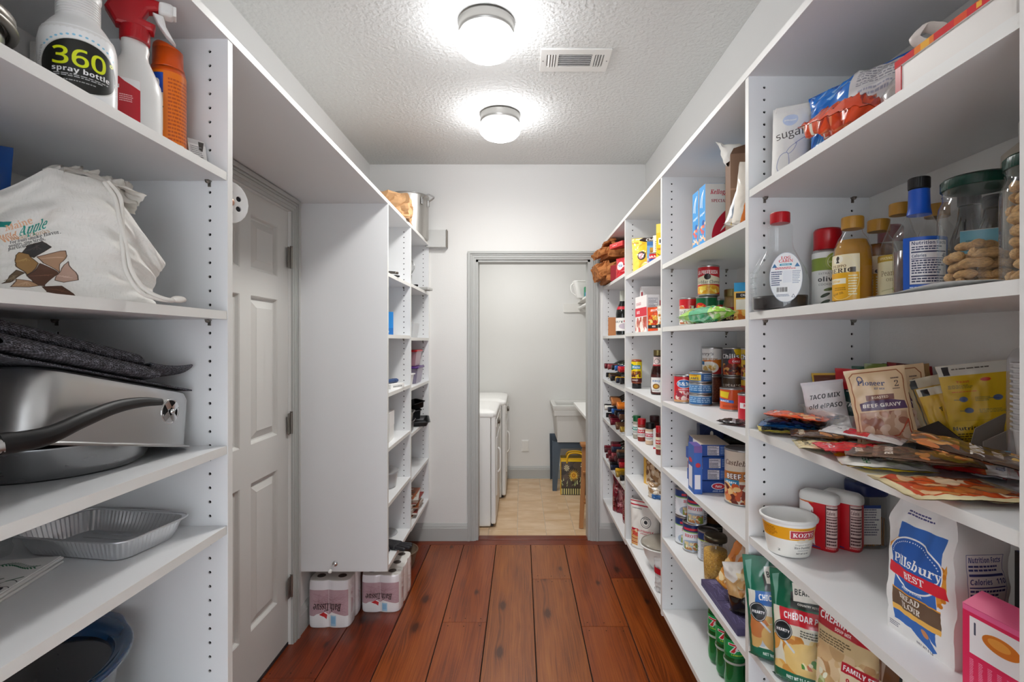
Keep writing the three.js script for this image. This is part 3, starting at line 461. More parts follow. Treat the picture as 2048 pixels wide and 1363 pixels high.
{ // cloth bag of wood chunks
  const A = art(640, 460, '#dedad2', (g) => {
    for (let i = 0; i < 5200; i++) g.r(i % 2 ? 'rgba(255,255,255,.10)' : 'rgba(120,112,100,.08)', rnd() * 100, rnd() * 100, i % 3 ? 0.25 : 2, i % 3 ? 2.4 : 0.3);
    // places read off the photograph (a crop drawn 4.094 times as large), as shares of the cloth
    const K = (x, y) => [40.8 + x / 27.3, (y / 4.094 - 22) / 2.58], Q = (l) => l.map((q) => K(...q)), T = (s, x, y, size, col, w, o) => { const k = K(x, y); g.t(s, k[0], k[1], size, col, { mw: w / 28.66, fit: 1, ...o }); };
    g.p('#0f7168', Q([[-60, 420], [-10, 395], [10, 425], [65, 450], [40, 478], [10, 490], [-40, 470]]));
    T('Maine', 120, 490, 7.5, '#d99a76', 250, { f: 'serif', rot: -8 }); T('Wild', 55, 590, 10, '#cf8e68', 160, { rot: -8 }); T('Apple', 275, 545, 11, '#137a6c', 285, { rot: -8, f: 'serif' });
    T("Smokin' Chunks", 240, 605, 4.6, '#a0714f', 380, { f: 'serif', rot: -2, n: 1 }); T('For fruity smoke flavor.', 270, 635, 3.6, '#222', 480, { f: 'serif', rot: -4 }); T('poultry, game birds,', 210, 668, 3.6, '#222', 380, { f: 'serif', rot: -4 }); T('particularly good', 200, 695, 3.6, '#222', 360, { f: 'serif', rot: -4 });
    const ch = (c, c2, pp) => { const pts = Q(pp); g.p(c, pts); g.l('#2a1c14', [...pts, pts[0]], 0.25); const m = pts.reduce((a, q) => [a[0] + q[0] / pts.length, a[1] + q[1] / pts.length], [0, 0]); for (let k = 0; k < 5; k++) g.l(c2, [[m[0] + (pts[0][0] - m[0]) * (0.7 - k * 0.25) + k * 0.3 - 0.8, m[1] + (pts[0][1] - m[1]) * 0.5], [m[0] + (pts[2][0] - m[0]) * (0.7 - k * 0.2) + k * 0.25 - 0.6, m[1] + (pts[2][1] - m[1]) * 0.5]], 0.25); };
    ch('#2e2c2c', '#45403d', [[160, 750], [190, 700], [370, 680], [425, 735], [270, 805]]); ch('#86643a', '#a3824e', [[70, 820], [130, 745], [225, 770], [285, 860], [190, 955], [130, 900]]); ch('#9a765c', '#c09a80', [[300, 800], [545, 765], [555, 800], [485, 860], [470, 940], [330, 860]]); ch('#4b3023', '#6d4936', [[190, 960], [300, 860], [465, 945], [360, 1050], [260, 1040]]); ch('#a58474', '#c4a395', [[455, 965], [555, 845], [665, 990], [560, 1015], [470, 1000]]); ch('#544432', '#71604a', [[5, 1030], [110, 910], [165, 940], [60, 1020]]); ch('#a07b5c', '#b99474', [[80, 1060], [110, 990], [200, 1005], [310, 1045], [200, 1062]]); ch('#41271b', '#5d3a29', [[330, 1055], [540, 1045], [600, 1100], [610, 1135], [340, 1100]]);
  });
  const B = art(60, 60, '#d9d5cd'), p = [-0.815, 1.518, -0.835];
  const t = thing('cloth_bag', 'off-white drawstring cloth bag printed with apple wood chunks', 'bag', p, 56);
  const w = 0.40, h = 0.216, d = 0.15, topAt = (x) => x > 0.1 ? h - 0.135 * Math.pow(Math.min(1, (x - 0.1) / 0.1), 1.15) : x < 0.03 ? h - 0.075 * Math.min(1, (0.03 - x) / 0.09) : h;
  const geo = (s) => { const g = pouchGeo(w, h, d, { stand: 1, seed: 4.2, wob: 0.013, nx: 44, ny: 40, seal: 0.02, neck: 0 }, s), P = g.attributes.position; for (let i = 0; i < P.count; i++) { const y = P.getY(i), x = P.getX(i), v = y / h; P.setY(i, v * topAt(x) + 0.006 * noise(x * 20, y * 25, 3) * v); P.setZ(i, P.getZ(i) + s * 0.006 * Math.abs(noise(x * 16 + y * 9, y * 30, 9)) + 0.02 * v * v); } g.computeVertexNormals(); return g; };
  part('bag_front', put(geo(1), A), print(A, 'paper'), t); part('bag_back', put(geo(-1), B), print(B, 'paper'), t);
  const cl = std('#dbd7cf', 0.95, 0, { side: THREE.DoubleSide }), fold = pouchGeo(0.13, 0.07, 0.05, { stand: 0, seed: 8, wob: 0.016, nx: 30, ny: 16 }, 1);
  part('gathered_neck', [fold.rotateX(-1.0).rotateZ(-0.06).translate(0.095, 0.188, 0.012), pouchGeo(0.12, 0.05, 0.04, { stand: 0, seed: 18, wob: 0.014, nx: 24, ny: 12 }, -1).rotateX(0.9).rotateZ(-0.15).translate(0.1, 0.18, -0.005)], cl, t);
  part('drawstring', [tube([[0.1, 0.208, 0.05], [0.112, 0.185, 0.062], [0.112, 0.14, 0.074], [0.108, 0.09, 0.09], [0.112, 0.045, 0.1], [0.13, 0.016, 0.104], [0.16, 0.006, 0.101], [0.182, 0.005, 0.098]], 0.0038, 60, 8), tube([[0.094, 0.206, 0.052], [0.105, 0.18, 0.064], [0.107, 0.15, 0.074], [0.113, 0.095, 0.089], [0.118, 0.05, 0.1], [0.137, 0.02, 0.106], [0.166, 0.007, 0.106], [0.187, 0.006, 0.1]], 0.0036, 60, 8), new THREE.SphereGeometry(0.009, 10, 8).scale(1.5, 0.7, 1).translate(0.19, 0.008, 0.099)], cl, t);
  const c = carton('care_card', 'white folded card tucked behind the cloth bag', 'card', [-0.90, 1.534, -1.0], 52, 0.14, 0.15, 0.004, {}, '#dfddd6'); c.rotation.set(-5 * D, 52 * D, -8 * D, 'YXZ');
  const S = art(120, 100, '#0c3f86', (g) => { g.t('ND', 60, 40, 24, '#bcd0ee', { n: 1 }); g.p('#7f9cc8', [[10, 30], [22, 60], [30, 34]]); g.lines('#3b67a8', 20, 70, 60, 16, 3); });
  pouch('paper_bag', 'blue bag with pale lettering standing behind the cloth bag', 'bag', [-1.005, 1.518, -0.83], 40, 0.26, 0.275, 0.07, S, flat('#0b397c'), { seed: 3 }, 'gloss');
}
{ // electric skillet base, its domed lid, a saucepan, placemats
  const t = thing('skillet', 'grey worn aluminium skillet pan under the rectangular lid', 'pan', [-0.888, 1.212, -0.968]);
  part('pan_body', lathe([[0, 0.002], [0.132, 0.002], [0.142, 0.006], [0.149, 0.02], [0.153, 0.055], [0.156, 0.058], [0.153, 0.060], [0.149, 0.055], [0.138, 0.016], [0, 0.01]], 64), M.panAlu, t);
  part('foot', lathe([[0.12, 0.0], [0.13, 0.0], [0.13, 0.004], [0.12, 0.004]], 48), M.panAlu, t);
  const l = thing('pan_lid', 'rectangular domed stainless lid with round steam vent tilted on the skillet', 'pan lid', [-0.895, 1.258, -0.945]);
  const rg = (w, d, r, y) => rring(w, d, r, 6).map((q) => [q.x, y, q.y]);
  const W = 0.335, L = 0.39;
  part('dome', skin([rg(W + 0.012, L + 0.012, 0.05, 0), rg(W, L, 0.045, 0.004), rg(W - 0.004, L - 0.004, 0.045, 0.05), rg(W - 0.008, L - 0.01, 0.045, 0.1), rg(W - 0.02, L - 0.022, 0.042, 0.113), rg(W - 0.05, L - 0.055, 0.035, 0.119), rg(W * 0.4, L * 0.4, 0.03, 0.122), rg(0.004, 0.004, 0.0015, 0.1225)], true, false).toNonIndexed(), M.lidSteel, l);
  l.children[0].geometry = toCreasedNormals(l.children[0].geometry, 0.7);
  part('flange', skin([rg(W + 0.02, L + 0.02, 0.054, -0.002), rg(W + 0.022, L + 0.022, 0.055, 0.001), rg(W + 0.018, L + 0.018, 0.053, 0.003), rg(W - 0.01, L - 0.01, 0.045, 0.003)], true, false), M.steel, l);
  const vx = W / 2 - 0.003, vz = -0.108, vy = 0.07, v = part('steam_vent', [new THREE.TorusGeometry(0.025, 0.0022, 8, 32).rotateY(Math.PI / 2).translate(vx, vy, vz), ...[0.78, -0.78].map((a) => bx(0.004, 0.047, 0.013).rotateX(a).translate(vx + 0.001, vy, vz)), lathe([[0, 0], [0.006, 0], [0.005, 0.006], [0, 0.008]], 14).rotateZ(-Math.PI / 2).translate(vx + 0.002, vy, vz)], M.chrome, l);
  part('vent_opening', lathe([[0, 0], [0.024, 0], [0.024, 0.0025], [0, 0.0025]], 28).rotateZ(-Math.PI / 2).translate(vx - 0.002, vy, vz), M.hole, l);
  l.rotation.set(-12.2 * D, 0, 0);
  const s = thing('saucepan', 'stainless saucepan beyond the near shelf end with long black handle', 'saucepan', [-0.83, 1.212, -0.56]);
  part('pan_body', lathe([[0, 0], [0.1, 0], [0.108, 0.008], [0.11, 0.13], [0.114, 0.133], [0.11, 0.135], [0.107, 0.13], [0.105, 0.012], [0, 0.006]], 56), M.steel, s);
  const hp = [[0.125, 0.098, -0.128], [0.142, 0.1, -0.18], [0.146, 0.115, -0.24], [0.142, 0.126, -0.31], [0.136, 0.126, -0.38], [0.128, 0.119, -0.44]], C = new THREE.CatmullRomCurve3(hp.map((q) => V3(...q)));
  part('handle', skin(Array.from({ length: 25 }, (_, k) => { const u = k / 24, c = C.getPoint(u), r = 0.0135 - 0.0005 * Math.sin(u * 3) - 0.0075 * u * u + (u < 0.06 ? 0.001 : 0); return Array.from({ length: 14 }, (_, i) => { const a = i / 14 * Math.PI * 2; return [c.x + r * 0.72 * Math.cos(a), c.y + r * 1.1 * Math.sin(a), c.z]; }); })), std('#0a0a0b', 0.5), s);
  part('ferrule', [bar([0.088, 0.088, -0.07], [0.126, 0.097, -0.135], 0.0125, 14), bar([0.07, 0.085, -0.05], [0.095, 0.09, -0.08], 0.008, 10)], M.steel, s);
  // placemats: woven strips folded over, drawn as curves in the cross-section and swept along the shelf
  const weave = canvasTex(256, 256, (x, y) => { const a = (x >> 2) % 2 ^ (y >> 2) % 2, n = noise(x * 0.9, y / 20, 2) + noise(x / 20, y * 0.9, 5), v = Math.max(14, Math.min(190, 58 + (a ? 30 : -16) + 130 * Math.max(-0.3, n))); return [v, v, v * 1.08]; }, [1.6, 1.6]);
  const wm = std('#ffffff', 0.85, 0, { map: weave, side: THREE.DoubleSide });
  const strip = (path, z0, z1, tw = 0) => { const c = new THREE.CatmullRomCurve3(path.map((q) => V3(q[0], q[1], 0))).getPoints(44), rings = [], n = 26, th = 0.0016, nr = c.map((q, i) => { const a = c[Math.max(0, i - 1)], b = c[Math.min(44, i + 1)], L = Math.hypot(b.x - a.x, b.y - a.y) || 1; return [-(b.y - a.y) / L * th, (b.x - a.x) / L * th]; }); for (let k = 0; k <= n; k++) { const u = k / n, z = z0 + (z1 - z0) * u, up = tw * u * u, y0 = -0.217 * (z + 0.945); rings.push([...c.map((q, i) => [q.x + nr[i][0], q.y + nr[i][1] - y0 * -1 * 0 + up, z]), ...c.map((q, i) => [q.x - nr[i][0], q.y - nr[i][1] + up, z]).reverse()]); } const g = skin(rings, true, true); return uvScale(g, 1.6, 1); };
  const tiltY = (g, y0) => { const P = g.attributes.position; for (let i = 0; i < P.count; i++) P.setY(i, P.getY(i) + y0 + 0.216 * (P.getZ(i) + 0.945)); g.computeVertexNormals(); return g; };
  const top = 1.258 + 0.122 / 0.977;
  const mats = [['dark woven placemat rolled on the very top of the lid', [[-1.0, 0.034], [-0.9, 0.033], [-0.8, 0.034], [-0.762, 0.042], [-0.772, 0.056], [-0.82, 0.058], [-0.9, 0.055], [-0.99, 0.054]], -0.72, -1.035], ['dark woven placemat folded loosely below the rolled one', [[-1.02, 0.009], [-0.9, 0.009], [-0.76, 0.008], [-0.726, 0.016], [-0.74, 0.029], [-0.8, 0.028], [-0.9, 0.024], [-1.0, 0.026]], -0.72, -1.03], ['dark woven placemat lying flat with its curled corner over the lid end', [[-1.03, 0.002], [-0.9, 0.002], [-0.8, 0.001], [-0.742, 0.0]], -0.72, -1.155]];
  for (const [lab, path, z0, z1] of mats) {
    const m = thing('placemat', lab, 'placemat', [0, 0, 0], 0, 'woven placemats');
    part('woven_cloth', tiltY(strip(path, z0, z1, 0), top + 0.001), wm, m);
  }
  const m = thing('placemat', 'dark woven placemat curled up at its end nearest the shelf panel', 'placemat', [0, 0, 0], 0, 'woven placemats');
  part('woven_cloth', tiltY(strip([[-0.98, 0.008], [-0.88, 0.013], [-0.79, 0.02], [-0.735, 0.034], [-0.752, 0.02], [-0.80, 0.011], [-0.88, 0.0075]], -1.02, -1.145, 0.018), top + 0.0045), wm, m);
}
{ // foil tray, napkins, cut glass
  const t = thing('foil_tray', 'rectangular crimped aluminium foil baking tray', 'baking tray', [-0.858, 1.030, -1.055], -9);
  const rg = (w, d, r, y, cr = 0) => { const n = 160, P = rrect(w, d, r).getSpacedPoints(n).slice(0, n); return P.map((q, i) => { const k = cr * (i % 2 ? 1 : -1) * 0.5, L = Math.hypot(q.x, q.y); return [q.x * (1 + k / L), y, q.y * (1 + k / L)]; }); };
  const W = 0.255, L = 0.165;
  part('tray_shell', toCreasedNormals(skin([rg(W - 0.06, L - 0.06, 0.02, 0.003), rg(W - 0.035, L - 0.035, 0.025, 0.002, 0.001), rg(W - 0.02, L - 0.02, 0.028, 0.02, 0.003), rg(W - 0.006, L - 0.006, 0.03, 0.042, 0.002), rg(W + 0.008, L + 0.008, 0.032, 0.043, 0)].reverse(), true, false).toNonIndexed(), 0.5), std('#dcdddf', 0.28, 0.75, { side: THREE.DoubleSide }), t);
  part('tray_floor', rbx(W - 0.05, 0.002, L - 0.05, 0.001, 0, 0.0028, 0), M.alu, t);
  part('floor_emboss', [0, 1, 2, 3, 4].map((i) => rbx(W - 0.1, 0.0015, 0.004, 0.0007, 0, 0.0042, -0.045 + i * 0.0225)), M.alu, t);
  part('rolled_rim', tube(rrect(W + 0.009, L + 0.009, 0.032).getSpacedPoints(80).slice(0, 80).map((q) => [q.x, 0.043, q.y]), 0.0022, 160, 6, true), M.alu, t);
  const A = art(260, 200, '#eeece6', (g) => { for (let i = 0; i < 26; i++) { const x = 10 + i * 3.2, y = 22 + 7 * Math.sin(i * 0.33); g.l('#12492f', [[x, y], [x + 4, y - 4]], 1.1); g.l('#185b39', [[x, y], [x + 4, y + 4]], 1.1); } for (let i = 0; i < 5; i++) { g.q('#222', [[8 + i * 18, 78], [14 + i * 18, 50], [26 + i * 18, 66]], 0.7); g.q('#3b3b3b', [[10 + i * 18, 88], [22 + i * 18, 66], [30 + i * 18, 84]], 0.7); g.e('#2a2a30', 20 + i * 18, 82, 3, 5); g.l('#12492f', [[14 + i * 18, 62], [24 + i * 18, 54]], 1.6); } });
  const n = thing('napkin', 'white folded cloth napkin printed with dark green holly', 'napkin', [-0.93, 1.030, -0.872], 12);
  part('folded_cloth', boxGeo(0.16, 0.0145, 0.16, { t: A, f: A, s: A }), print(A, 'paper'), n);
  part('fold', [0, 1].map((k) => rbx(0.168, 0.006, 0.166, 0.003, 0, 0.003 + k * 0.007, 0)), M.whiteMatte, n);
  const c = thing('crystal_glass', 'cut crystal tumbler beside the holly napkin', 'glass', [-1.03, 1.030, -1.0]);
  part('glass_body', toCreasedNormals(skin([[0, 0.026], [0.012, 0.03], [0.02, 0.026], [0.06, 0.032], [0.1, 0.037], [0.1, 0.034], [0.06, 0.029], [0.02, 0.02]].map(([y, r]) => Array.from({ length: 20 }, (_, i) => { const a = i / 20 * Math.PI * 2 + y * 6, k = r * (i % 2 ? 0.94 : 1); return [k * Math.sin(a), y, k * Math.cos(a)]; }))).toNonIndexed(), 0.2), M.clear, c);
}
{ // oval navy crock
  const t = thing('crock', 'large oval navy blue stoneware crock with black inside', 'crock', [-0.918, 0.64, -0.905]);
  const el = (rx, rz, y) => Array.from({ length: 64 }, (_, i) => { const a = i / 64 * Math.PI * 2; return [rx * Math.cos(a), y, rz * Math.sin(a)]; });
  part('glazed_body', skin([el(0.11, 0.14, 0), el(0.125, 0.155, 0.012), el(0.142, 0.175, 0.1), el(0.15, 0.184, 0.19)], true, true), phy({ color: '#0d1118', roughness: 0.18, clearcoat: 0.5 }), t);
  const hb = phy({ color: '#0a4470', roughness: 0.15, clearcoat: 0.7 });
  const lug = (a) => 0.02 * Math.exp(-Math.pow(Math.sin(a - 1.35) > 0 ? 9 : (a + 1.57) / 0.32, 2)), el2 = (rx, rz, y, k = 0) => Array.from({ length: 64 }, (_, i) => { const a = i / 64 * Math.PI * 2, b = Math.abs(((a - 4.712 + 9.4248) % 6.2832) - 3.1416), b2 = Math.abs(((a - 1.571 + 9.4248) % 6.2832) - 3.1416), q = 1 + k * (Math.exp(-Math.pow(b / 0.38, 4)) + Math.exp(-Math.pow(b2 / 0.38, 4))); return [rx * Math.cos(a), y, rz * q * Math.sin(a)]; });
  part('rim', skin([el2(0.15, 0.184, 0.188), el2(0.162, 0.196, 0.194, 0.1), el2(0.172, 0.206, 0.203, 0.12), el2(0.174, 0.208, 0.209, 0.12), el2(0.170, 0.204, 0.213, 0.11), el2(0.158, 0.192, 0.2115), el2(0.154, 0.188, 0.2045), el2(0.146, 0.18, 0.204), el2(0.141, 0.174, 0.2), el2(0.138, 0.17, 0.185)], true, false), hb, t);
  part('black_inside', skin([el(0.138, 0.17, 0.187), el(0.132, 0.164, 0.11), el(0.118, 0.146, 0.02), el(0.09, 0.12, 0.012)], true, true), M.blackGloss, t);
}
// ---------- left far bays, the top of the unit, the floor beneath ----------
{ // toilet paper packs, stood upside down
  const A = art(230, 250, '#e9e6ea', (g) => {
    g.r('#ac8a92', 0, 20, 100, 54); for (let i = 0; i < 70; i++) g.q('rgba(120,84,90,.35)', [[rnd() * 100, 26 + rnd() * 44], [rnd() * 100, 26 + rnd() * 44], [rnd() * 100, 26 + rnd() * 44]], 0.5);
    g.p('#f2f0f2', [[0, 82], [18, 70], [40, 66], [50, 72], [60, 66], [100, 76], [100, 100], [0, 100]]); g.p('#b8262a', [[24, 71], [36, 66], [46, 72], [44, 81], [38, 76]]); g.r('#9cc7e6', 56, 73, 16, 22); g.r('#7fb2dc', 58, 76, 12, 14);
    g.t('Bath Tissue', 48, 56, 21, '#1d1518', { f: 'serif', i: 1, rot: 180, mw: 74 }); g.t('unscented', 44, 49, 4, '#3d3036', { rot: 180 });
    g.r('rgba(255,255,255,.5)', 49.4, 0, 1.2, 100); g.r('rgba(90,80,90,.25)', 50.6, 0, 0.8, 100);  // pale and dark lines paint light and shade on the groove between rolls
  }), Tp = art(60, 60, '#dcdad8'), Sd = art(120, 250, '#e4e0e0', (g) => { g.r('#bf9ea0', 10, 22, 80, 50); for (let i = 0; i < 20; i++) g.p('rgba(255,255,255,.6)', [[rnd() * 100, rnd() * 100], [rnd() * 100, rnd() * 100], [rnd() * 100, rnd() * 100]]); });  // white slivers on the side are painted film glare
  const pack = (lab, pos, turn, nx, nz, h, face, sideA, clear) => {
    const t = thing('toilet_paper_pack', lab, 'toilet paper', pos, turn, 'bath tissue packs'), r = 0.054, W = nx * 2 * r, L = nz * 2 * r;
    const outline = []; for (let i = 0; i < 96; i++) { const a = i / 96 * Math.PI * 2, c = Math.cos(a), s = Math.sin(a), k = Math.pow(Math.pow(Math.abs(c), 7) + Math.pow(Math.abs(s), 7), -1 / 7); let x = c * k * W / 2, z = s * k * L / 2; const nw = (v, n) => 0.007 * Math.pow(Math.abs(Math.cos(Math.PI * (v / (2 * r) + (n % 2 ? 0.5 : 0)))), 10); if (Math.abs(s) >= Math.abs(c)) z -= Math.sign(z) * (nx > 1 ? 0.007 * Math.pow(Math.abs(Math.cos(Math.PI * (x / (2 * r) + (nx % 2 ? 0.5 : 0)))), 8) * (Math.abs(x) < W / 2 - r * 0.6 ? 1 : 0) : 0); else x -= Math.sign(x) * (nz > 1 ? 0.007 * Math.pow(Math.abs(Math.cos(Math.PI * (z / (2 * r) + (nz % 2 ? 0.5 : 0)))), 8) * (Math.abs(z) < L / 2 - r * 0.6 ? 1 : 0) : 0); outline.push([x, z]); }
    const ring = (y, m) => outline.map(([x, z]) => [x * (1 - m), y, z * (1 - m)]);
    // faces of the wrapper: the printed front and back, and the plain sides
    const seg = (i0, i1, a, nm) => { const rows = [0.004, 0.012, 0.05, h * 0.5, h - 0.05, h - 0.012, h - 0.003], pts = []; for (let k = i0; k <= i1; k++) pts.push(outline[((k % 96) + 96) % 96]); const g = skin(rows.map((y, j) => pts.map(([x, z]) => { const m = j === 0 || j === 6 ? 0.03 : j === 1 || j === 5 ? 0.008 : 0; return [x * (1 - m), y, z * (1 - m)]; }).reverse()), false, false), u = g.attributes.uv, P = g.attributes.position; for (let i = 0; i < u.count; i++) u.setY(i, P.getY(i) / h); part(nm, put(g, a), print(a, 'film'), t); };
    seg(12, 36, face, 'printed_front'); seg(36, 60, sideA, 'wrapper_side'); seg(60, 84, face, 'printed_back'); seg(84, 108, sideA, 'wrapper_side');
    part('wrapper_top', skin([ring(h - 0.003, 0.03), ring(h, 0.09), ring(h, 0.4)], true, true), clear ? M.whiteMatte : M.whiteMatte, t); part('wrapper_base', skin([ring(0.0, 0.08), ring(0.004, 0.03)], true, true), M.whiteMatte, t);
    for (let i = 0; i < nx; i++) for (let k = 0; k < nz; k++) { const cx = (i - (nx - 1) / 2) * 2 * r, cz = (k - (nz - 1) / 2) * 2 * r; part('roll_core', [lathe([[0.016, h + 0.0005], [0.02, h + 0.0025], [0.0215, h + 0.001]], 24).translate(cx, 0, cz), lathe([[0, h + 0.0006], [0.017, h + 0.0008], [0.018, h + 0.0016], [0, h + 0.0012]], 24).translate(cx, 0, cz)], std('#57504c', 0.8), t); }
    return t;
  };
  pack('upright toilet paper pack with pink wrapper, standing by the door casing', [-0.972, 0, -2.69], 0, 2, 2, 0.243, A, Sd);
  pack('long toilet paper pack with pink wrapper, under the shelves beside the aisle', [-0.752, 0, -2.89], 0, 2, 3, 0.203, A, Sd, true);
  const b = thing('basket', 'round brown bowl shaped basket under the lowest shelf', 'basket', at(806, -0.755, 0)); b.position.set(-0.79, 0, -3.27);
  part('basket_body', lathe([[0, 0], [0.09, 0], [0.11, 0.04], [0.125, 0.11], [0.13, 0.115], [0.122, 0.118], [0.105, 0.05], [0, 0.01]], 40), std('#8d7a66', 0.8), b); part('rim', new THREE.TorusGeometry(0.127, 0.006, 8, 48).rotateX(Math.PI / 2).translate(0, 0.115, 0), std('#6d5947', 0.8), b);
}
{ // stockpot and paper bag on the top board
  const Y = TOP + 0.019, t = thing('stockpot', 'large silver aluminium stockpot on the top board against the wall', 'pot', [-0.785, Y, -3.575], -22);
  part('pot_body', lathe([[0, 0], [0.132, 0], [0.137, 0.006], [0.137, 0.288], [0.141, 0.292], [0.141, 0.3], [0.136, 0.3], [0.134, 0.29], [0.134, 0.01], [0, 0.008]], 64), std('#b9b6b1', 0.36, 1), t); part('rim_band', new THREE.TorusGeometry(0.1395, 0.004, 8, 64).rotateX(Math.PI / 2).translate(0, 0.297, 0), M.steel, t);
  for (const s of [-1, 1]) part('handle', [tube([[s * 0.136, 0.262, -0.04], [s * 0.158, 0.272, -0.044], [s * 0.182, 0.285, -0.038], [s * 0.185, 0.287, 0], [s * 0.182, 0.285, 0.038], [s * 0.158, 0.272, 0.044], [s * 0.136, 0.262, 0.04]], 0.0055, 40), rbx(0.006, 0.05, 0.022, 0.002, s * 0.138, 0.25, -0.04), rbx(0.006, 0.05, 0.022, 0.002, s * 0.138, 0.25, 0.04)], M.steel, t);
  const b = thing('paper_bag', 'crumpled orange brown paper bag lying on the top board beside the stockpot', 'bag', [-0.83, Y, -3.14], 10);
  part('bag_body', crumple(new THREE.BoxGeometry(0.3, 0.15, 0.42, 14, 10, 20).translate(0, 0.078, 0), 0.022, 13, 5).toNonIndexed(), M.tan, b); part('folded_mouth', crumple(new THREE.BoxGeometry(0.28, 0.03, 0.16, 14, 3, 10).rotateX(-0.2).translate(0.005, 0.16, -0.16), 0.016, 15, 8, false).toNonIndexed(), M.tan, b);
  b.children.forEach((m) => m.geometry.computeVertexNormals());
}
{ // second bay: mostly hidden behind the big end panel
  const put2 = (px, X, Y) => at(px, X, Y);
  let t = thing('kitchen_gadget', 'small dark metal kitchen gadget lying on the upper shelf behind the end panel', 'kitchen gadget', [-0.72, 1.795, -2.80], 60);
  part('base_arm', rbx(0.03, 0.01, 0.13, 0.004, 0, 0.006, 0), M.dark, t); part('top_arm', rbx(0.026, 0.014, 0.11, 0.005, 0, 0.03, 0).rotateX(0.12), M.nickel, t); part('spring', bar([0, 0.01, -0.04], [0, 0.03, -0.04], 0.005), M.steel, t);
  const B = art(90, 150, '#1773c4', (g) => { g.r('#e8eef6', 18, 16, 44, 18); g.t('BAGS', 40, 25, 9, '#1256a0'); g.r('#0d5ba6', 0, 70, 100, 30); g.t('100', 50, 85, 14, '#fff'); });
  carton('carton_box', 'bright blue upright carton behind the end panel', 'box', [-0.748, 1.483, -2.825], 20, 0.075, 0.125, 0.1, { f: B, s: flat('#1464b0'), t: flat('#3f93da') }, '#1464b0');
  const C = art(140, 50, '#eceae6', (g) => { g.t('BRANDY', 50, 55, 46, '#333'); });
  carton('carton_box', 'flat white carton with dark capital lettering under a navy case', 'box', [-0.727, 1.187, -2.86], 70, 0.13, 0.026, 0.09, { f: C, s: flat('#e8e6e2'), t: flat('#f0eeea') }, '#e8e6e2');
  t = thing('glasses_case', 'slim navy blue case lying on the white lettered carton', 'case', [-0.727, 1.2145, -2.86], 72); part('case_shell', new THREE.CapsuleGeometry(0.016, 0.1, 6, 16).rotateZ(Math.PI / 2).scale(1, 0.75, 1).translate(0, 0.0125, 0), std('#24416f', 0.45), t); part('seam', new THREE.TorusGeometry(0.0161, 0.0008, 4, 24).rotateY(Math.PI / 2).scale(1, 0.75, 1).translate(0.02, 0.0125, 0), M.navy, t);
  t = thing('wooden_box', 'small tan wooden box behind the navy case', 'box', [-0.86, 1.187, -2.80], 20); part('box_body', rbx(0.13, 0.035, 0.1, 0.003, 0, 0.0175, 0), std('#c58a50', 0.6), t); part('lid', rbx(0.134, 0.012, 0.104, 0.003, 0, 0.041, 0), std('#cf985e', 0.6), t);
  carton('carton_box', 'lower plain white carton of a stack of two behind the end panel', 'box', [-0.79, 0.91, -2.79], 5, 0.17, 0.075, 0.15, {}, '#e9e7e3', 'plain white cartons'); carton('carton_box', 'upper plain white carton of a stack of two behind the end panel', 'box', [-0.79, 0.986, -2.792], 4, 0.17, 0.078, 0.15, {}, '#efedea', 'plain white cartons');
  t = thing('plastic_tub', 'clear round plastic tub holding blue and white bits', 'container', [-0.795, 0.63, -2.88]); part('tub_wall', lathe([[0, 0.002], [0.085, 0.002], [0.09, 0.008], [0.1, 0.08], [0.104, 0.083], [0.099, 0.085], [0.088, 0.01]], 40), M.haze, t); part('lid', lathe([[0.104, 0.084], [0.106, 0.09], [0.1, 0.095], [0, 0.095]], 40), M.haze, t);
  for (const [x, z, c] of [[-0.03, 0.02, M.blue], [0.03, 0.03, M.red], [0.0, -0.03, M.white]]) { const q = thing('cookie_cutter', c === M.blue ? 'blue plastic cutter inside the clear tub' : c === M.red ? 'red plastic cutter inside the clear tub' : 'white plastic cutter inside the clear tub', 'cookie cutter', [-0.795 + x, 0.634, -2.88 + z], x * 900); part('cutter_wall', ext((() => { const s = rrect(0.05, 0.035, 0.012); s.holes.push(new THREE.Path(rrect(0.044, 0.029, 0.01).getPoints(5))); return s; })(), 0.03).rotateX(-Math.PI / 2), c, q); part('grip_rim', tube(rrect(0.05, 0.035, 0.012).getSpacedPoints(24).slice(0, 24).map((p) => [p.x, 0.031, -p.y]), 0.002, 48, 6, true), c, q); }
  const W = art(80, 80, '#e7e5e1', (g) => { for (let i = 0; i < 16; i++) g.l('rgba(130,130,130,.4)', [[rnd() * 100, rnd() * 100], [rnd() * 100, rnd() * 100]], 1); });
  pouch('plastic_bag', 'crumpled white plastic bag on the lowest shelf behind the end panel', 'bag', [-0.87, 0.318, -2.87], 60, 0.2, 0.12, 0.09, W, null, { seed: 7, wob: 0.02 }, 'film');
  t = thing('work_glove', 'dark grey work glove hanging over the lowest shelf edge', 'glove', [-0.715, 0.319, -2.82], 70); for (const [x, l, a] of [[-0.03, 0.06, -0.12], [-0.01, 0.072, 0], [0.01, 0.07, 0.06], [0.03, 0.055, 0.16]]) part('finger', new THREE.CapsuleGeometry(0.0095, l, 5, 10).rotateX(Math.PI / 2).translate(0, 0, l / 2).rotateY(a).translate(x, 0.012, 0.045), M.dark, t); part('palm', rbx(0.086, 0.024, 0.1, 0.011, 0, 0.013, 0), M.dark, t); part('cuff', rbx(0.092, 0.028, 0.03, 0.012, 0, 0.015, -0.06), M.grey, t); part('thumb', new THREE.CapsuleGeometry(0.01, 0.045, 5, 10).rotateX(Math.PI / 2).rotateY(-0.8).translate(-0.055, 0.013, 0.015), M.dark, t);
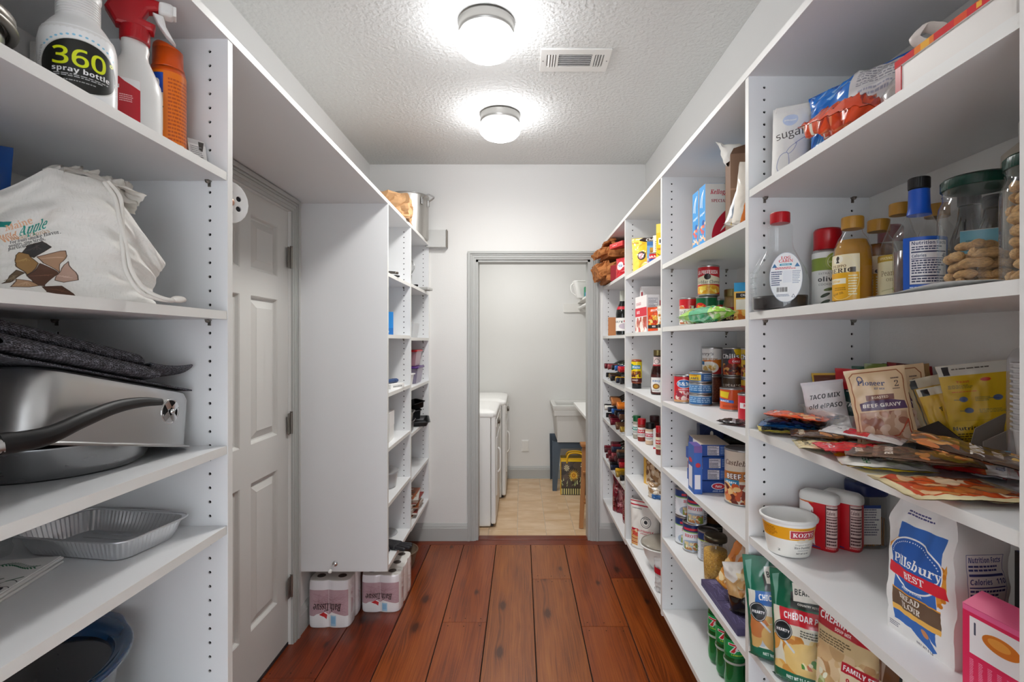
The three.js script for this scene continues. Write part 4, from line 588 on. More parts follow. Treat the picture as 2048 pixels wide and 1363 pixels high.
  t = thing('rolled_towel', 'white rolled kitchen towel at the front of the lowest shelf', 'towel', [-0.735, 0.318, -2.68], 15); part('roll', crumple(new THREE.CylinderGeometry(0.034, 0.034, 0.14, 24, 8).rotateX(Math.PI / 2).translate(0, 0.034, 0), 0.004, 30, 2), M.whiteMatte, t); part('end_spiral', new THREE.TorusGeometry(0.018, 0.006, 6, 24).translate(0, 0.034, 0.069), M.whiteMatte, t);
  t = thing('plastic_saucer', 'round translucent plastic saucer at the far end of the lowest shelf', 'saucer', [-0.80, 0.319, -3.008]); part('disc', lathe([[0, 0], [0.07, 0], [0.075, 0.006], [0.07, 0.01], [0.066, 0.005], [0, 0.004]], 40), M.haze, t); part('knob', lathe([[0.0, 0.004], [0.01, 0.004], [0.014, 0.018], [0, 0.02]], 20), M.haze, t);
}
{ // third bay
  let t = thing('whisk', 'wire whisk leaning in the far corner of the upper shelf', 'whisk', [-0.748, 1.80, -3.43], 20);
  part('handle', bar([0, 0.006, 0.02], [0.008, 0.09, 0.008], 0.008, 12), M.dark, t); part('wire_loops', Array.from({ length: 6 }, (_, i) => { const a = i * Math.PI / 6, c = Math.cos(a), s = Math.sin(a); return tube([[0.008, 0.09, 0.008], [0.01 + 0.026 * c, 0.145, 0.002 + 0.026 * s], [0.016, 0.19, 0], [0.01 - 0.026 * c, 0.145, 0.002 - 0.026 * s], [0.008, 0.09, 0.008]], 0.0013, 30, 6); }), M.steel, t);
  t = thing('kitchen_knife', 'dark handled kitchen knife flat on the far upper shelf', 'knife', [-0.745, 1.80, -3.36], 50); part('handle', rbx(0.022, 0.014, 0.1, 0.005, 0, 0.008, 0.05), M.black, t); part('blade', ext([[-0.012, 0], [0.012, 0], [0.012, 0.1], [0, 0.14], [-0.012, 0.1]], 0.002).rotateX(-Math.PI / 2).translate(0, 0.009, 0), M.steel, t);
  t = thing('oven_mitt', 'pale grey folded cloth poking past the far shelf edge', 'cloth', [-0.72, 1.801, -3.60], 75); part('cloth_body', crumple(rbx(0.07, 0.024, 0.17, 0.011, 0, 0.012, 0, 5), 0.004, 25, 4), std('#a7a6a2', 0.9), t); part('hem', rbx(0.074, 0.02, 0.012, 0.006, 0, 0.011, 0.086), std('#bdbcb8', 0.9), t);
  const tub = (lab, p, w, h, d, m, lidM, group, nm = 'food_container') => { const t = thing(nm, lab, 'container', p, 0, group), rg = (k, y) => rring(w * k, d * k, 0.02, 5).map((q) => [q.x, y, q.y]); part('tub_wall', skin([rg(0.84, 0.001), rg(0.87, 0.004), rg(0.99, h - 0.004), rg(1, h), rg(0.975, h), rg(0.85, 0.006)], true, true), m, t); if (lidM) part('lid', skin([rg(1.02, h - 0.004), rg(1.05, h), rg(1.05, h + 0.006), rg(1.0, h + 0.01), rg(0.6, h + 0.009)], true, true), lidM, t); return t; };
  tub('low clear lidless container on the second shelf by the far wall', [-0.80, 1.472, -3.44], 0.2, 0.10, 0.24, M.haze, null);
  tub('tall clear lidless container in the back of the second far shelf', [-0.98, 1.472, -3.42], 0.15, 0.15, 0.2, M.haze, null);
  const lilac = phy({ color: '#cfc6dc', roughness: 0.3, transmission: 0.7, thickness: 0, side: THREE.DoubleSide }), pink = phy({ color: '#e3b8c4', roughness: 0.3, transmission: 0.65, thickness: 0, side: THREE.DoubleSide });
  tub('clear container with purple lid, lower of two stacked', [-0.80, 1.165, -3.50], 0.23, 0.105, 0.23, lilac, M.purple); tub('pinkish clear container with red lid, upper of two stacked', [-0.80, 1.281, -3.50], 0.21, 0.1, 0.21, pink, M.red);
  t = tub('small white slotted plastic basket in front of the lidded containers', [-0.77, 1.165, -3.27], 0.15, 0.072, 0.15, M.white, null, null, 'plastic_basket'); part('grip_rim', [rbx(0.16, 0.008, 0.012, 0.003, 0, 0.072, 0.074), rbx(0.16, 0.008, 0.012, 0.003, 0, 0.072, -0.074), rbx(0.012, 0.008, 0.16, 0.003, 0.074, 0.072, 0), rbx(0.012, 0.008, 0.16, 0.003, -0.074, 0.072, 0)], M.white, t);
  // loaf tins and muffin pans
  const pan = (lab, p, turn, w, h, d, m, tilt = 0) => { const t = thing('baking_pan', lab, 'baking pan', p, turn), rg = (k, y, q = 0) => rring(w * k + q, d * k + q, 0.015, 4).map((a) => [a.x, y, a.y]); part('pan_body', skin([rg(0.86, 0), rg(0.88, 0.003), rg(1, h), rg(1, h, 0.012), rg(1, h + 0.002, 0.012), rg(0.98, h), rg(0.86, 0.004)], true, true), m, t); part('rolled_rim', tube(rrect(w + 0.013, d + 0.013, 0.02).getSpacedPoints(40).slice(0, 40).map((a) => [a.x, h, a.y]), 0.0025, 80, 6, true), m, t); t.rotation.set(0, turn * D, tilt * D, 'YXZ'); return t; };
  const dk = std('#3c3c3e', 0.35, 0.8), md = std('#77777a', 0.35, 0.9);
  pan('flat dark baking pan at the bottom of the pan heap', [-0.755, 0.885, -3.50], 12, 0.24, 0.03, 0.30, dk); pan('dark loaf pan nested on the flat baking pan', [-0.77, 0.918, -3.53], 20, 0.14, 0.06, 0.22, dk, 6); pan('small black pan tipped on top of the pan heap', [-0.745, 0.985, -3.56], 35, 0.11, 0.04, 0.16, std('#202022', 0.35, 0.6), 14);
  pan('silver loaf tin, lower of two stacked at the front', [-0.735, 0.885, -3.21], 5, 0.12, 0.07, 0.14, md); pan('silver loaf tin, upper of two stacked at the front', [-0.737, 0.938, -3.212], 8, 0.118, 0.07, 0.14, M.brushed);
  // magazines
  const cov = [['#8d4b2a', '#e2a13a'], ['#b9b3aa', '#6b3a2a'], ['#7a2f2a', '#d8d0c4'], ['#c9c2b8', '#8a6a58']].map(([a, b], k) => art(90, 120, a, (g) => { g.t(['HOME', 'FOOD', 'COOK', 'TABLE'][k], 50, 14, 16, '#fff'); g.food(8, 26, 84, 66, [b, a, '#e8d9b8', '#543'], 34, 13); }));
  const names = ['orange covered', 'grey covered', 'dark red covered', 'pale covered'];
  for (let i = 0; i < 9; i++) { const h = [0.014, 0.01, 0.012, 0.02, 0.009, 0.013, 0.01, 0.018, 0.008][i], y = 0.31 + [0, 0.015, 0.026, 0.039, 0.06, 0.07, 0.084, 0.095, 0.114][i], t = thing('magazine', names[(8 - i) % 4] + ' magazine, ' + ['lowest', 'second', 'third', 'fourth', 'fifth', 'sixth', 'seventh', 'eighth', 'topmost'][i] + ' of the pile on the bottom shelf', 'magazine', [-0.79 + rr(-0.012, 0.012), y, -3.42 + rr(-0.02, 0.02)], rr(-10, 10), 'magazine pile'); part('pages', rbx(0.205, h - 0.001, 0.265, 0.001, 0, h / 2, 0), std(['#c9bfb2', '#a89484', '#e0dad0'][i % 3], 0.8), t); part('cover', boxGeo(0.208, 0.0012, 0.268, { t: cov[(8 - i) % 4], s: flat('#9d8f86'), f: flat('#9d8f86') }).translate(0, h - 0.001, 0), print(cov[(8 - i) % 4], 'gloss'), t); }
}
// ---------- laundry ----------
{
  const washer = (lab, p, door) => {
    const t = thing('washing_machine', lab, 'washing machine', p), W = 0.70, L = 0.68, H = 0.89;   // the front looks to +x
    part('cabinet', rbx(W, H - 0.03, L, 0.012, -W / 2 - 0.04, 0.03 + (H - 0.03) / 2 - 0.02, 0), M.white, t);
    part('front_panel', rbx(0.038, H - 0.05, L, 0.012, -0.019, 0.03 + (H - 0.05) / 2, 0, 3), M.white, t);
    part('top_cover', skin([[0.0, 0.0], [0.012, 0.01], [0.012, 0.03], [0.0, 0.045], [-0.06, 0.06]].map(([o, y]) => rring(W + 0.02 + 2 * Math.min(o, 0.01), L + 2 * Math.min(o, 0.006), 0.03, 5).map((q) => [q.x - W / 2 - 0.015 + (o < 0 ? 0 : 0), H - 0.035 + y, q.y])), true, true), M.white, t);
    part('control_panel', rbx(0.012, 0.06, L - 0.08, 0.005, 0.002, H - 0.085, 0), M.whiteMatte, t); part('control_knob', lathe([[0, 0], [0.024, 0], [0.022, 0.018], [0, 0.02]], 24).rotateZ(-Math.PI / 2).translate(0.008, H - 0.085, 0.16), M.nickel, t);
    part('door_panel', rbx(0.012, 0.46, L - 0.14, 0.03, 0.002, 0.46, 0), M.white, t); part('door_handle', tube([[0.008, 0.6, 0.2], [0.026, 0.58, 0.205], [0.03, 0.5, 0.205], [0.026, 0.42, 0.205], [0.008, 0.4, 0.2]], 0.008, 20), M.white, t);
    for (const x of [-0.06, -0.66]) for (const z of [-0.28, 0.28]) part('foot', lathe([[0, 0], [0.02, 0], [0.02, 0.012], [0.01, 0.014], [0.01, 0.04], [0, 0.04]], 16).translate(x, 0, z), M.dark, t);
    part('kick_plate', rbx(0.02, 0.03, L - 0.04, 0.004, -0.03, 0.025, 0), M.dark, t);
  };
  washer('white front loading washing machine nearer to the laundry doorway', [-0.195, 0, -4.31]); washer('white front loading machine behind the first, against the laundry back wall', [-0.14, 0, -5.045]);
  const t = thing('utility_sink', 'grey white laundry tub sink on slate blue metal legs', 'sink', [0.63, 0, -5.165]), tubM = std('#d3d2ce', 0.5);
  const rg = (w, d, y, r = 0.02, dz = 0) => rring(w, d, r, 4).map((q) => [q.x, y, q.y + dz]);
  part('tub', skin([rg(0.52, 0.4, 0.47), rg(0.56, 0.46, 0.49), rg(0.61, 0.49, 0.775), rg(0.645, 0.5, 0.78), rg(0.65, 0.502, 0.825), rg(0.645, 0.498, 0.83), rg(0.57, 0.42, 0.828), rg(0.55, 0.4, 0.80), rg(0.48, 0.34, 0.51)], true, true), tubM, t); part('skirt', [rbx(0.625, 0.05, 0.012, 0.003, 0, 0.755, 0.244), rbx(0.56, 0.27, 0.01, 0.003, 0, 0.61, 0.235)], tubM, t);
  part('overflow_plug', lathe([[0, 0], [0.01, 0], [0.008, 0.005], [0, 0.006]], 14).rotateX(Math.PI / 2).translate(0.04, 0.8, -0.205), M.nickel, t);
  const lb = std('#4a5866', 0.5); for (const [x, z] of [[-0.285, 0.215], [0.285, 0.215], [-0.285, -0.215], [0.285, -0.215]]) part('leg', [ext([[-0.045, 0.48], [0.045, 0.48], [0.0, 0], [-0.038, 0]].map(([a, b]) => [a * (x < 0 ? 1 : -1), b]), 0.003).translate(x, 0, z), bx(0.003, 0.48, 0.04, x - Math.sign(x) * -0.038, 0.24, z - Math.sign(z) * 0.02)], lb, t);
  for (const z of [0.213, -0.213]) part('cross_rail', bx(0.56, 0.06, 0.003, 0, 0.44, z), lb, t); part('drain_pipe', [bar([0, 0.47, 0], [0, 0.2, 0], 0.02, 14), bar([0, 0.2, 0], [0, 0.17, -0.2], 0.02, 14)], M.whiteMatte, t);
  const c = thing('countertop', 'white laminate fold-out countertop fixed along the laundry side wall', 'countertop', [0.725, 0.85, -4.36]); part('slab', rbx(0.465, 0.026, 0.90, 0.004, 0, 0.013, 0), M.white, c); for (const z of [-0.3, 0.3]) part('bracket', [bx(0.012, 0.02, 0.0, 0, 0, 0), bar([-0.1, 0, z], [0.23, -0.25, z], 0.008), bx(0.01, 0.27, 0.02, 0.229, -0.135, z), bx(0.34, 0.012, 0.02, 0.06, -0.006, z)].slice(1), M.whiteMatte, c);
  const F = art(230, 280, '#2a2522', (g) => {
    g.r('#3b332e', 0, 0, 100, 80); g.food(0, 0, 100, 80, ['#2a2422', '#4a4038', '#332b27'], 40, 14); for (const [x, y, q] of [[20, 26, 9], [78, 20, 11], [86, 46, 8]]) for (let i = 0; i < 9; i++) { const a = i * 0.7; g.p(i % 2 ? '#cfc79a' : '#e9dfae', [[x, y], [x + q * Math.cos(a), y + q * Math.sin(a)], [x + q * Math.cos(a + 0.35), y + q * Math.sin(a + 0.35)]]); }
    for (let i = 0; i < 26; i++) { const x = rnd() * 100, y = 50 + rnd() * 28; g.p(i % 2 ? '#8b9a63' : '#b8c08a', [[x, y], [x + rr(-8, 8), y - rr(6, 20)], [x + 4, y - 2]]); }
    for (let i = 0; i < 20; i++) { const a = i / 20 * 6.283; g.p(i % 2 ? '#f0a522' : '#f7c347', [[44 + 5 * Math.cos(a - 0.3), 46 + 4.4 * Math.sin(a - 0.3)], [44 + 22 * Math.cos(a), 46 + 19 * Math.sin(a)], [44 + 5 * Math.cos(a + 0.3), 46 + 4.4 * Math.sin(a + 0.3)]]); } g.e('#a8641a', 44, 46, 7); g.e('#c98a2c', 44, 46, 4);
    g.r('#1d1c18', 0, 80, 100, 20); for (let i = 0; i < 13; i++) g.r('#c9c07a', 2 + i * 7.7, 82, 4, 16); g.r('#e3b212', 0, 0, 100, 9);
  });
  const b = thing('tote_bag', 'reusable shopping tote with sunflower print and yellow handles', 'bag', [0.515, 0, -4.885], -2), y = std('#e0ac10', 0.7);
  part('bag_body', boxGeo(0.275, 0.345, 0.13, { f: F, b: F, s: flat('#d6a410'), t: flat('#5a4a20'), u: flat('#3a3020') }), print(F, 'gloss'), b); part('piping', [bar([-0.1375, 0, 0.066], [-0.1375, 0.345, 0.066], 0.004), bar([0.1375, 0, 0.066], [0.1375, 0.345, 0.066], 0.004), bar([-0.1375, 0.343, 0.066], [0.1375, 0.343, 0.066], 0.005)], y, b);
  for (const s of [-1, 1]) part('handle', tube([[-0.08, 0.3, s * 0.068], [-0.075, 0.36, s * 0.066], [-0.05, 0.385, s * 0.045], [0.05, 0.385, s * 0.045], [0.075, 0.36, s * 0.066], [0.08, 0.3, s * 0.068]], 0.008, 40, 6), y, b);
  const s = thing('step_stool', 'folded wooden step ladder leaning near the laundry countertop', 'ladder', [0.575, 0, -4.02]); const leg = (a, b2, w) => { const g = bx(w, 1, 0.022), L = Math.hypot(b2[0] - a[0], b2[1] - a[1], b2[2] - a[2]); g.scale(1, L, 1); g.applyQuaternion(new THREE.Quaternion().setFromUnitVectors(V3(0, 1, 0), V3(b2[0] - a[0], b2[1] - a[1], b2[2] - a[2]).normalize())); return g.translate((a[0] + b2[0]) / 2, (a[1] + b2[1]) / 2, (a[2] + b2[2]) / 2); };
  part('leg', leg([-0.11, 0.003, 0.06], [-0.07, 0.62, -0.06], 0.032), M.pine, s); part('leg', leg([0.17, 0.003, 0.06], [0.13, 0.62, -0.06], 0.032), M.pine, s); part('leg', leg([-0.085, 0.003, -0.1], [-0.055, 0.6, -0.08], 0.026), M.pine, s); part('leg', leg([0.145, 0.003, -0.1], [0.115, 0.6, -0.08], 0.026), M.pine, s);
  for (const [yy, zz] of [[0.2, 0.022], [0.42, -0.02]]) part('step', rbx(0.24, 0.018, 0.09, 0.003, 0.03, yy, zz), M.pine, s); part('top_step', rbx(0.26, 0.022, 0.11, 0.004, 0.03, 0.625, -0.07), M.pine, s); part('spreader', bar([-0.095, 0.14, 0.035], [-0.075, 0.2, -0.09], 0.004), M.nickel, s);
  const h = thing('wall_shelf', 'white wooden shelf with hanging rod high in the laundry corner', 'shelf', [0, 0, 0]); part('board', rbx(LXR - 0.598, 0.02, 1.3, 0.003, (LXR + 0.598) / 2, 1.858, LZ1 + 0.65), M.whiteMatte, h); part('cleat', [rbx(LXR - 0.45, 0.095, 0.018, 0.003, (LXR + 0.45) / 2, 1.8, LZ1 + 0.009), rbx(0.018, 0.095, 1.3, 0.003, LXR - 0.009, 1.8, LZ1 + 0.65)], M.whiteMatte, h); part('rod', bar([0.615, 1.795, LZ1 + 0.018], [0.615, 1.795, LZ1 + 1.3], 0.016, 16), M.white, h); part('bracket', [bar([0.64, 1.84, LZ1 + 0.05], [LXR - 0.01, 1.62, LZ1 + 0.05], 0.008), bx(0.01, 0.24, 0.02, LXR - 0.006, 1.73, LZ1 + 0.05)], M.whiteMatte, h);
  const k = thing('laundry_basket', 'white plastic handled basket on the high laundry shelf', 'basket', [0.645, 1.868, -5.08]); const rk = (w, d, yy) => rring(w, d, 0.04, 6).map((q) => [q.x, yy, q.y]); part('basket_wall', skin([rk(0.16, 0.16, 0.001), rk(0.18, 0.18, 0.006), rk(0.25, 0.24, 0.155), rk(0.26, 0.25, 0.16), rk(0.262, 0.252, 0.168), rk(0.245, 0.235, 0.165), rk(0.17, 0.17, 0.01)], true, true), M.white, k); part('handle', tube([[-0.125, 0.15, 0.03], [-0.15, 0.13, 0.032], [-0.143, 0.06, 0.034], [-0.107, 0.03, 0.034]], 0.006, 24), M.white, k);
  const G = art(60, 80, '#157a3c', (g) => { g.r('#2f78b0', 0, 55, 100, 45); g.e('#d4c23a', 50, 40, 26, 16); g.t('OXI', 50, 70, 16, '#fff'); }); carton('detergent_box', 'green and blue detergent box in front of the white basket', 'box', [0.655, 1.868, -4.89], 0, 0.1, 0.095, 0.08, { f: G, s: flat('#166f52'), t: flat('#0d4f2a') }, '#166f52');
}
// ---------- right side, far bays ----------
const R4 = RY[3], R3 = RY[2], R2 = RY[1], R1 = RY[0];
{ // wine bottles lying with their necks to the aisle
  const prof = [[0, 0.006], [0.03, 0.0], [0.0365, 0.004], [0.0375, 0.012], [0.0375, 0.185], [0.035, 0.2], [0.025, 0.222], [0.0165, 0.236], [0.0145, 0.25], [0.0145, 0.3], [0, 0.3]];
  const lab = ['#e8e2d2', '#d8c79a', '#f0eeea'].map((c, k) => art(120, 70, c, (g) => { g.t(['ESTATE', 'RESERVE', 'CELLAR'][k], 50, 34, 18, '#3a2a22', { f: 'serif' }); g.lines('#665', 30, 52, 40, 30, 3); g.r('#9c7b36', 0, 90, 100, 6); }));
  const foils = { maroon: std('#6d1224', 0.35, 0.3), black: std('#101014', 0.35, 0.2), blue: std('#2a62a8', 0.35, 0.3), red: std('#c01f2a', 0.35, 0.2), yellow: std('#d9a51c', 0.4, 0.2), copper: std('#b9743f', 0.35, 0.5), orange: std('#d6761c', 0.35, 0.3), white: std('#dedbd2', 0.4), navy: std('#1a2238', 0.35, 0.2), burgundy: std('#4d1a22', 0.4, 0.2), rose: std('#a04a50', 0.35, 0.3), gold: std('#a98a3a', 0.35, 0.6), bronze: std('#6b4a33', 0.35, 0.4) };
  const proto = {};
  function makeWine(c, k) {
    const t = thing('wine_bottle', null, 'wine bottle'); const R = (g) => g.rotateZ(Math.PI / 2);   // the neck points to -x
    part('bottle_glass', R(lathe(prof, 28)), k % 2 ? M.glassGreen : M.glassDark, t); part('foil_capsule', R(lathe([[0.0152, 0.243], [0.0156, 0.262], [0.0156, 0.285], [0.0168, 0.287], [0.0168, 0.298], [0.0155, 0.3025], [0, 0.3028]], 24)), foils[c], t);
    part('label', R(put(lathe([[0.0379, 0.06], [0.0379, 0.15]], 24, Math.PI * 2 - 1.6, 3.2), lab[k % 3])), print(lab[k % 3], 'paper'), t); return t;
  }
  const place = (c, k, shelfI, row, zi, x, name, r = 0.0378) => {
    const z = -2.975 - 0.082 * zi - (row % 2 ? 0.041 : 0), y = R4[shelfI] + 0.0395 + row * 0.066, key = c + k % 3, label = name;
    let t; if (!proto[key]) { t = proto[key] = makeWine(c, k); } else { t = proto[key].clone(); t.name = numbered('wine_bottle'); t.userData = { ...t.userData }; scene.add(t); }
    t.position.set(x + 0.3, y, z); return tag(t, label, 'wine bottle', 'wine bottles lying on the shelves');
  };
  const word = { maroon: 'maroon', black: 'black', blue: 'bright blue', red: 'red', yellow: 'yellow', copper: 'copper', orange: 'orange', white: 'white', navy: 'navy', burgundy: 'dark burgundy', rose: 'dusty rose', gold: 'gold', bronze: 'bronze' };
  const sh = ['', '', 'upper', 'middle', 'lower'], ord = ['first', 'second', 'third', 'fourth', 'fifth', 'sixth', 'seventh', 'eighth', 'ninth'], lv = ['bottom', 'second', 'third'];
  const rack = (si, rows) => rows.forEach((row, r) => row.forEach((c, i) => c && place(c, i + r, si, r, i, (r === 0 ? 0.578 : 0.57) + [0, 0.012, -0.008, 0.02, 0.004, 0.015, -0.012, 0.01, 0.0][(i * 2 + r) % 9], `${word[c]} capped wine bottle, ${ord[i]} counting toward the doorway, ${lv[r]} layer, ${sh[si]} wine shelf`)));
  rack(2, [['black', 'navy', 'yellow', 'black', 'bronze', 'navy', 'gold', 'black'], ['red', 'red', 'blue', 'black', 'rose', 'maroon', 'burgundy']]);
  rack(3, [['gold', 'bronze', 'bronze', 'maroon', 'maroon', 'burgundy', 'maroon', 'black'], ['bronze', 'navy', 'black', 'blue', 'navy', 'white', 'black'], ['orange', 'orange', 'copper', 'copper', 'copper', 'bronze']]);
  rack(4, [['black', 'gold', 'yellow', 'navy', 'black', 'burgundy', 'rose', 'maroon'], ['red', 'maroon', 'burgundy', 'rose', 'maroon', 'burgundy', 'maroon'], ['black', 'bronze', 'navy', 'maroon', 'burgundy']]);
}
{ // far bay, other things
  const mk = (lab, p, turn, w, h, d, seed) => { const t = thing('paper_bag', lab, 'bag', p, turn); part('bag_body', crumple(new THREE.BoxGeometry(w, h, d, 12, 9, 14).translate(0, h / 2 + 0.012, 0), 0.02, 16, seed).toNonIndexed(), M.kraft, t); part('folded_top', crumple(new THREE.BoxGeometry(w * 0.35, h * 0.8, d * 0.9, 6, 8, 12).rotateZ(0.3).translate(-w * 0.55, h * 0.5 + 0.03, 0), 0.016, 18, seed + 3, true).toNonIndexed(), M.kraft, t); t.children.forEach((m) => m.geometry.computeVertexNormals()); return t; };
  mk('brown paper bag poking out beside the door casing, lowest of three', [0.70, R4[0], -3.53], 0, 0.26, 0.12, 0.30, 2.5); mk('brown paper bag lying on the lowest one, middle of the three', [0.69, R4[0] + 0.16, -3.53], 5, 0.24, 0.05, 0.28, 6.5);
  mk('flattened brown paper bag under the top board, topmost of the three', [0.72, R4[0] + 0.238, -3.50], -4, 0.22, 0.014, 0.28, 9.5);
  const r1 = art(80, 50, '#c9302f', (g) => { g.r('#e25a58', 0, 12, 100, 18); g.t('SALT', 40, 52, 26, '#fff'); }), r2 = art(60, 80, '#b01d26', (g) => { g.e('#f0e8e0', 50, 40, 26, 20); g.t('TEA', 50, 40, 18, '#123a7a'); });
  carton('carton_box', 'red flat carton resting on the brown paper bags', 'box', [0.63, R4[0] + 0.21, -3.28], -70, 0.16, 0.03, 0.05, { f: r1, s: flat('#b52a2a'), t: flat('#d84a48') }, '#b52a2a');
  carton('carton_box', 'dark red small carton beside the brown paper bags', 'box', [0.628, R4[0], -3.31], -60, 0.08, 0.1, 0.06, { f: flat('#7d1620'), s: flat('#8d1b26'), t: flat('#a83038') }, '#7d1620');
  pouch('snack_pouch', 'red pouch with blue and white emblem at the shelf front by the bags', 'pouch', [0.632, R4[0], -3.20], -55, 0.10, 0.13, 0.05, r2, null, { seed: 2 });
  const lbl = art(160, 100, '#efe9e2', (g) => { g.e('#b0182a', 70, 26, 12, 16); g.t('BRUT', 40, 30, 20, '#222', { f: 'serif' }); g.e('#b9a8b4', 60, 64, 14, 22); g.r('#151515', 0, 78, 30, 22); });
  bottle('sparkling_wine_bottle', 'upright dark bottle with white label and pale neck foil in the far bay', 'wine bottle', [0.668, R4[1], -3.37], -30, [[0, 0], [0.042, 0.002], [0.0435, 0.01], [0.0435, 0.14], [0.04, 0.165], [0.026, 0.2], [0.0175, 0.225], [0.0155, 0.24], [0.0155, 0.29], [0, 0.29]], M.glassDark, { cap: { r: 0.0175, h: 0.07, y: 0.225, m: std('#cfd2c6', 0.4), smooth: 1 }, label: [{ y0: 0.03, y1: 0.115, art: lbl }, { y0: 0.17, y1: 0.19, art: flat('#b01c2a'), name: 'neck_band' }] });
  const bb = carton('carton_box', 'plain brown cardboard carton beside the dark bottle', 'box', [0.655, R4[1], -3.585], -14, 0.085, 0.128, 0.05, { s: flat('#7b4a2a'), f: flat('#a5663a'), t: flat('#b5764a') }, '#a5663a');  // one cardboard, its sides toned darker and top paler as light would fall
  const mr = art(120, 170, '#6d1020', (g) => { g.ring('#d8b9b4', 34, 40, 14, 10, 1.5); g.t('ROAST', 34, 40, 6, '#f0dcd4'); g.lines('#b0686a', 18, 62, 60, 24, 5); for (let i = 0; i < 14; i++) g.p(i % 2 ? 'rgba(255,190,190,.4)' : 'rgba(40,0,8,.5)', [[rnd() * 100, rnd() * 100], [rnd() * 100, rnd() * 100], [rnd() * 100, rnd() * 100]]); });  // translucent pale and dark facets paint light and shade on the crinkles
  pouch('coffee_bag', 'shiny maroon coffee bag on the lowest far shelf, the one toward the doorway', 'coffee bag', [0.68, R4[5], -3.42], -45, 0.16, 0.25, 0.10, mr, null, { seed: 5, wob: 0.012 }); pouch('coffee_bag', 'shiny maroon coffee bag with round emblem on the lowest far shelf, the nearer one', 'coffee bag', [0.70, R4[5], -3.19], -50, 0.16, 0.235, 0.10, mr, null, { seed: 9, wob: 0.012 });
}
{ // third bay
  const Y = art(120, 180, '#f0b323', (g) => { g.r('#f6c94a', 0, 0, 28, 100); g.t('MEAL', 14, 14, 7, '#8a4a10', { mw: 24 }); g.e('#2a1d18', 66, 6, 40, 8); g.t('Chips', 66, 7, 10, '#f4efe6', { mw: 50 }); g.e('#2d2420', 36, 52, 14, 12); g.e('#c48a8e', 34, 52, 9, 9); g.food(40, 64, 56, 30, ['#d98d1e', '#f5cb60', '#b86a14'], 20, 9); });
  pouch('snack_pouch', 'yellow orange snack bag with dark brown top behind the blue carton', 'pouch', [0.69, R3[0], -2.80], -25, 0.17, 0.2, 0.10, Y, null, { seed: 4, wob: 0.008 });
  const Bf = art(140, 140, '#6f9fd6', (g) => { g.r('#3c6db0', 0, 0, 100, 16); g.r('#c58a2a', 22, 24, 34, 46); g.t('33', 39, 46, 26, '#6b3a12', { f: 'serif' }); g.food(0, 66, 100, 34, ['#7d2440', '#d9c8d6', '#a05a78'], 26, 8); }), Bs = art(50, 140, '#9dc0e6', (g) => { g.t('A', 50, 14, 12, '#123a7a'); g.r('#5b8cc6', 10, 40, 60, 44); });
  carton('carton_box', 'light blue cereal bar carton with gold square panel', 'box', [0.658, R3[0], -2.545], -14, 0.062, 0.122, 0.085, { f: Bf, l: Bs, r: Bs, t: flat('#dfe9f4') }, '#7aa6da');
  const Tf = art(70, 170, '#f3c012', (g) => { g.r('#f7d44e', 0, 0, 100, 24); g.r('#fff', 20, 38, 40, 18); g.r('#222', 28, 42, 26, 10); g.t('TAPIOCA', 50, 68, 8, '#a02016'); g.q('#222', [[12, 80], [40, 92], [80, 74]], 4); });
  carton('carton_box', 'tall bright yellow carton at the near end of the third bay', 'box', [0.652, R3[0], -2.338], -40, 0.055, 0.168, 0.04, { f: Tf, s: Tf, t: flat('#f5cd30') }, '#f3c012');
  carton('carton_box', 'tall narrow white carton beside the tall yellow one', 'box', [0.66, R3[0], -2.43], -40, 0.055, 0.135, 0.035, { f: art(60, 120, '#e9e7e2', (g) => g.lines('#778', 20, 20, 60, 60, 8)), s: flat('#e4e2dc') }, '#ecebe6');
  tin('small_can', 'short red and blue can in front of the tall white carton', 'can', [0.632, R3[0], -2.42], -40, 0.026, 0.05, art(130, 50, '#c02026', (g) => { g.r('#2a4f9c', 20, 60, 60, 40); g.t('HAM', 50, 34, 40, '#fff'); }));
  const Of = art(190, 180, '#efe4e0', (g) => { g.r('#cf1f30', 0, 32, 100, 24); g.t('QUAKER', 30, 20, 10, '#a01a28', { f: 'serif' }); g.t('OATS', 26, 44, 12, '#fff'); g.food(0, 58, 100, 42, ['#e8b9a4', '#c0564a', '#f4e2d4', '#a8402e'], 60, 11); }), Os = art(60, 180, '#eae6e8', (g) => { g.nut(14, 8, 70, 46, '#556', '#f1eef0'); g.lines('#889', 14, 58, 70, 28, 8); g.bars(20, 90, 50, 8); });
  carton('cereal_box', 'white and red oatmeal carton with picture of a bowl', 'cereal box', [0.645, R3[1], -2.62], -86, 0.19, 0.183, 0.065, { f: Of, r: Os, l: Os, t: flat('#f4f0ee') }, '#efe4e0');
  const Lf = art(150, 190, '#efe9e8', (g) => { g.r('#c4152b', 24, 30, 76, 70); g.t('Diet', 80, 12, 12, '#222', { f: 'serif', i: 1 }); g.r('#a01222', 0, 12, 5, 30); g.lines('#e9c0c4', 44, 66, 50, 26, 5); g.t('NEW', 62, 46, 8, '#f4d0d0'); });
  carton('carton_box', 'large red and white carton standing at the back of the third bay', 'box', [0.735, R3[1], -2.80], -6, 0.16, 0.25, 0.06, { f: Lf, s: flat('#d9d0d0'), t: flat('#eee8e6') }, '#d8cfce');
  const pz = (bg, c) => art(70, 110, bg, (g) => { g.food(6, 34, 88, 40, c, 26, 14); g.r('#222', 0, 74, 100, 14); g.t('MIX', 50, 81, 9, '#fff'); g.t('ZESTY', 50, 14, 12, '#fff'); });
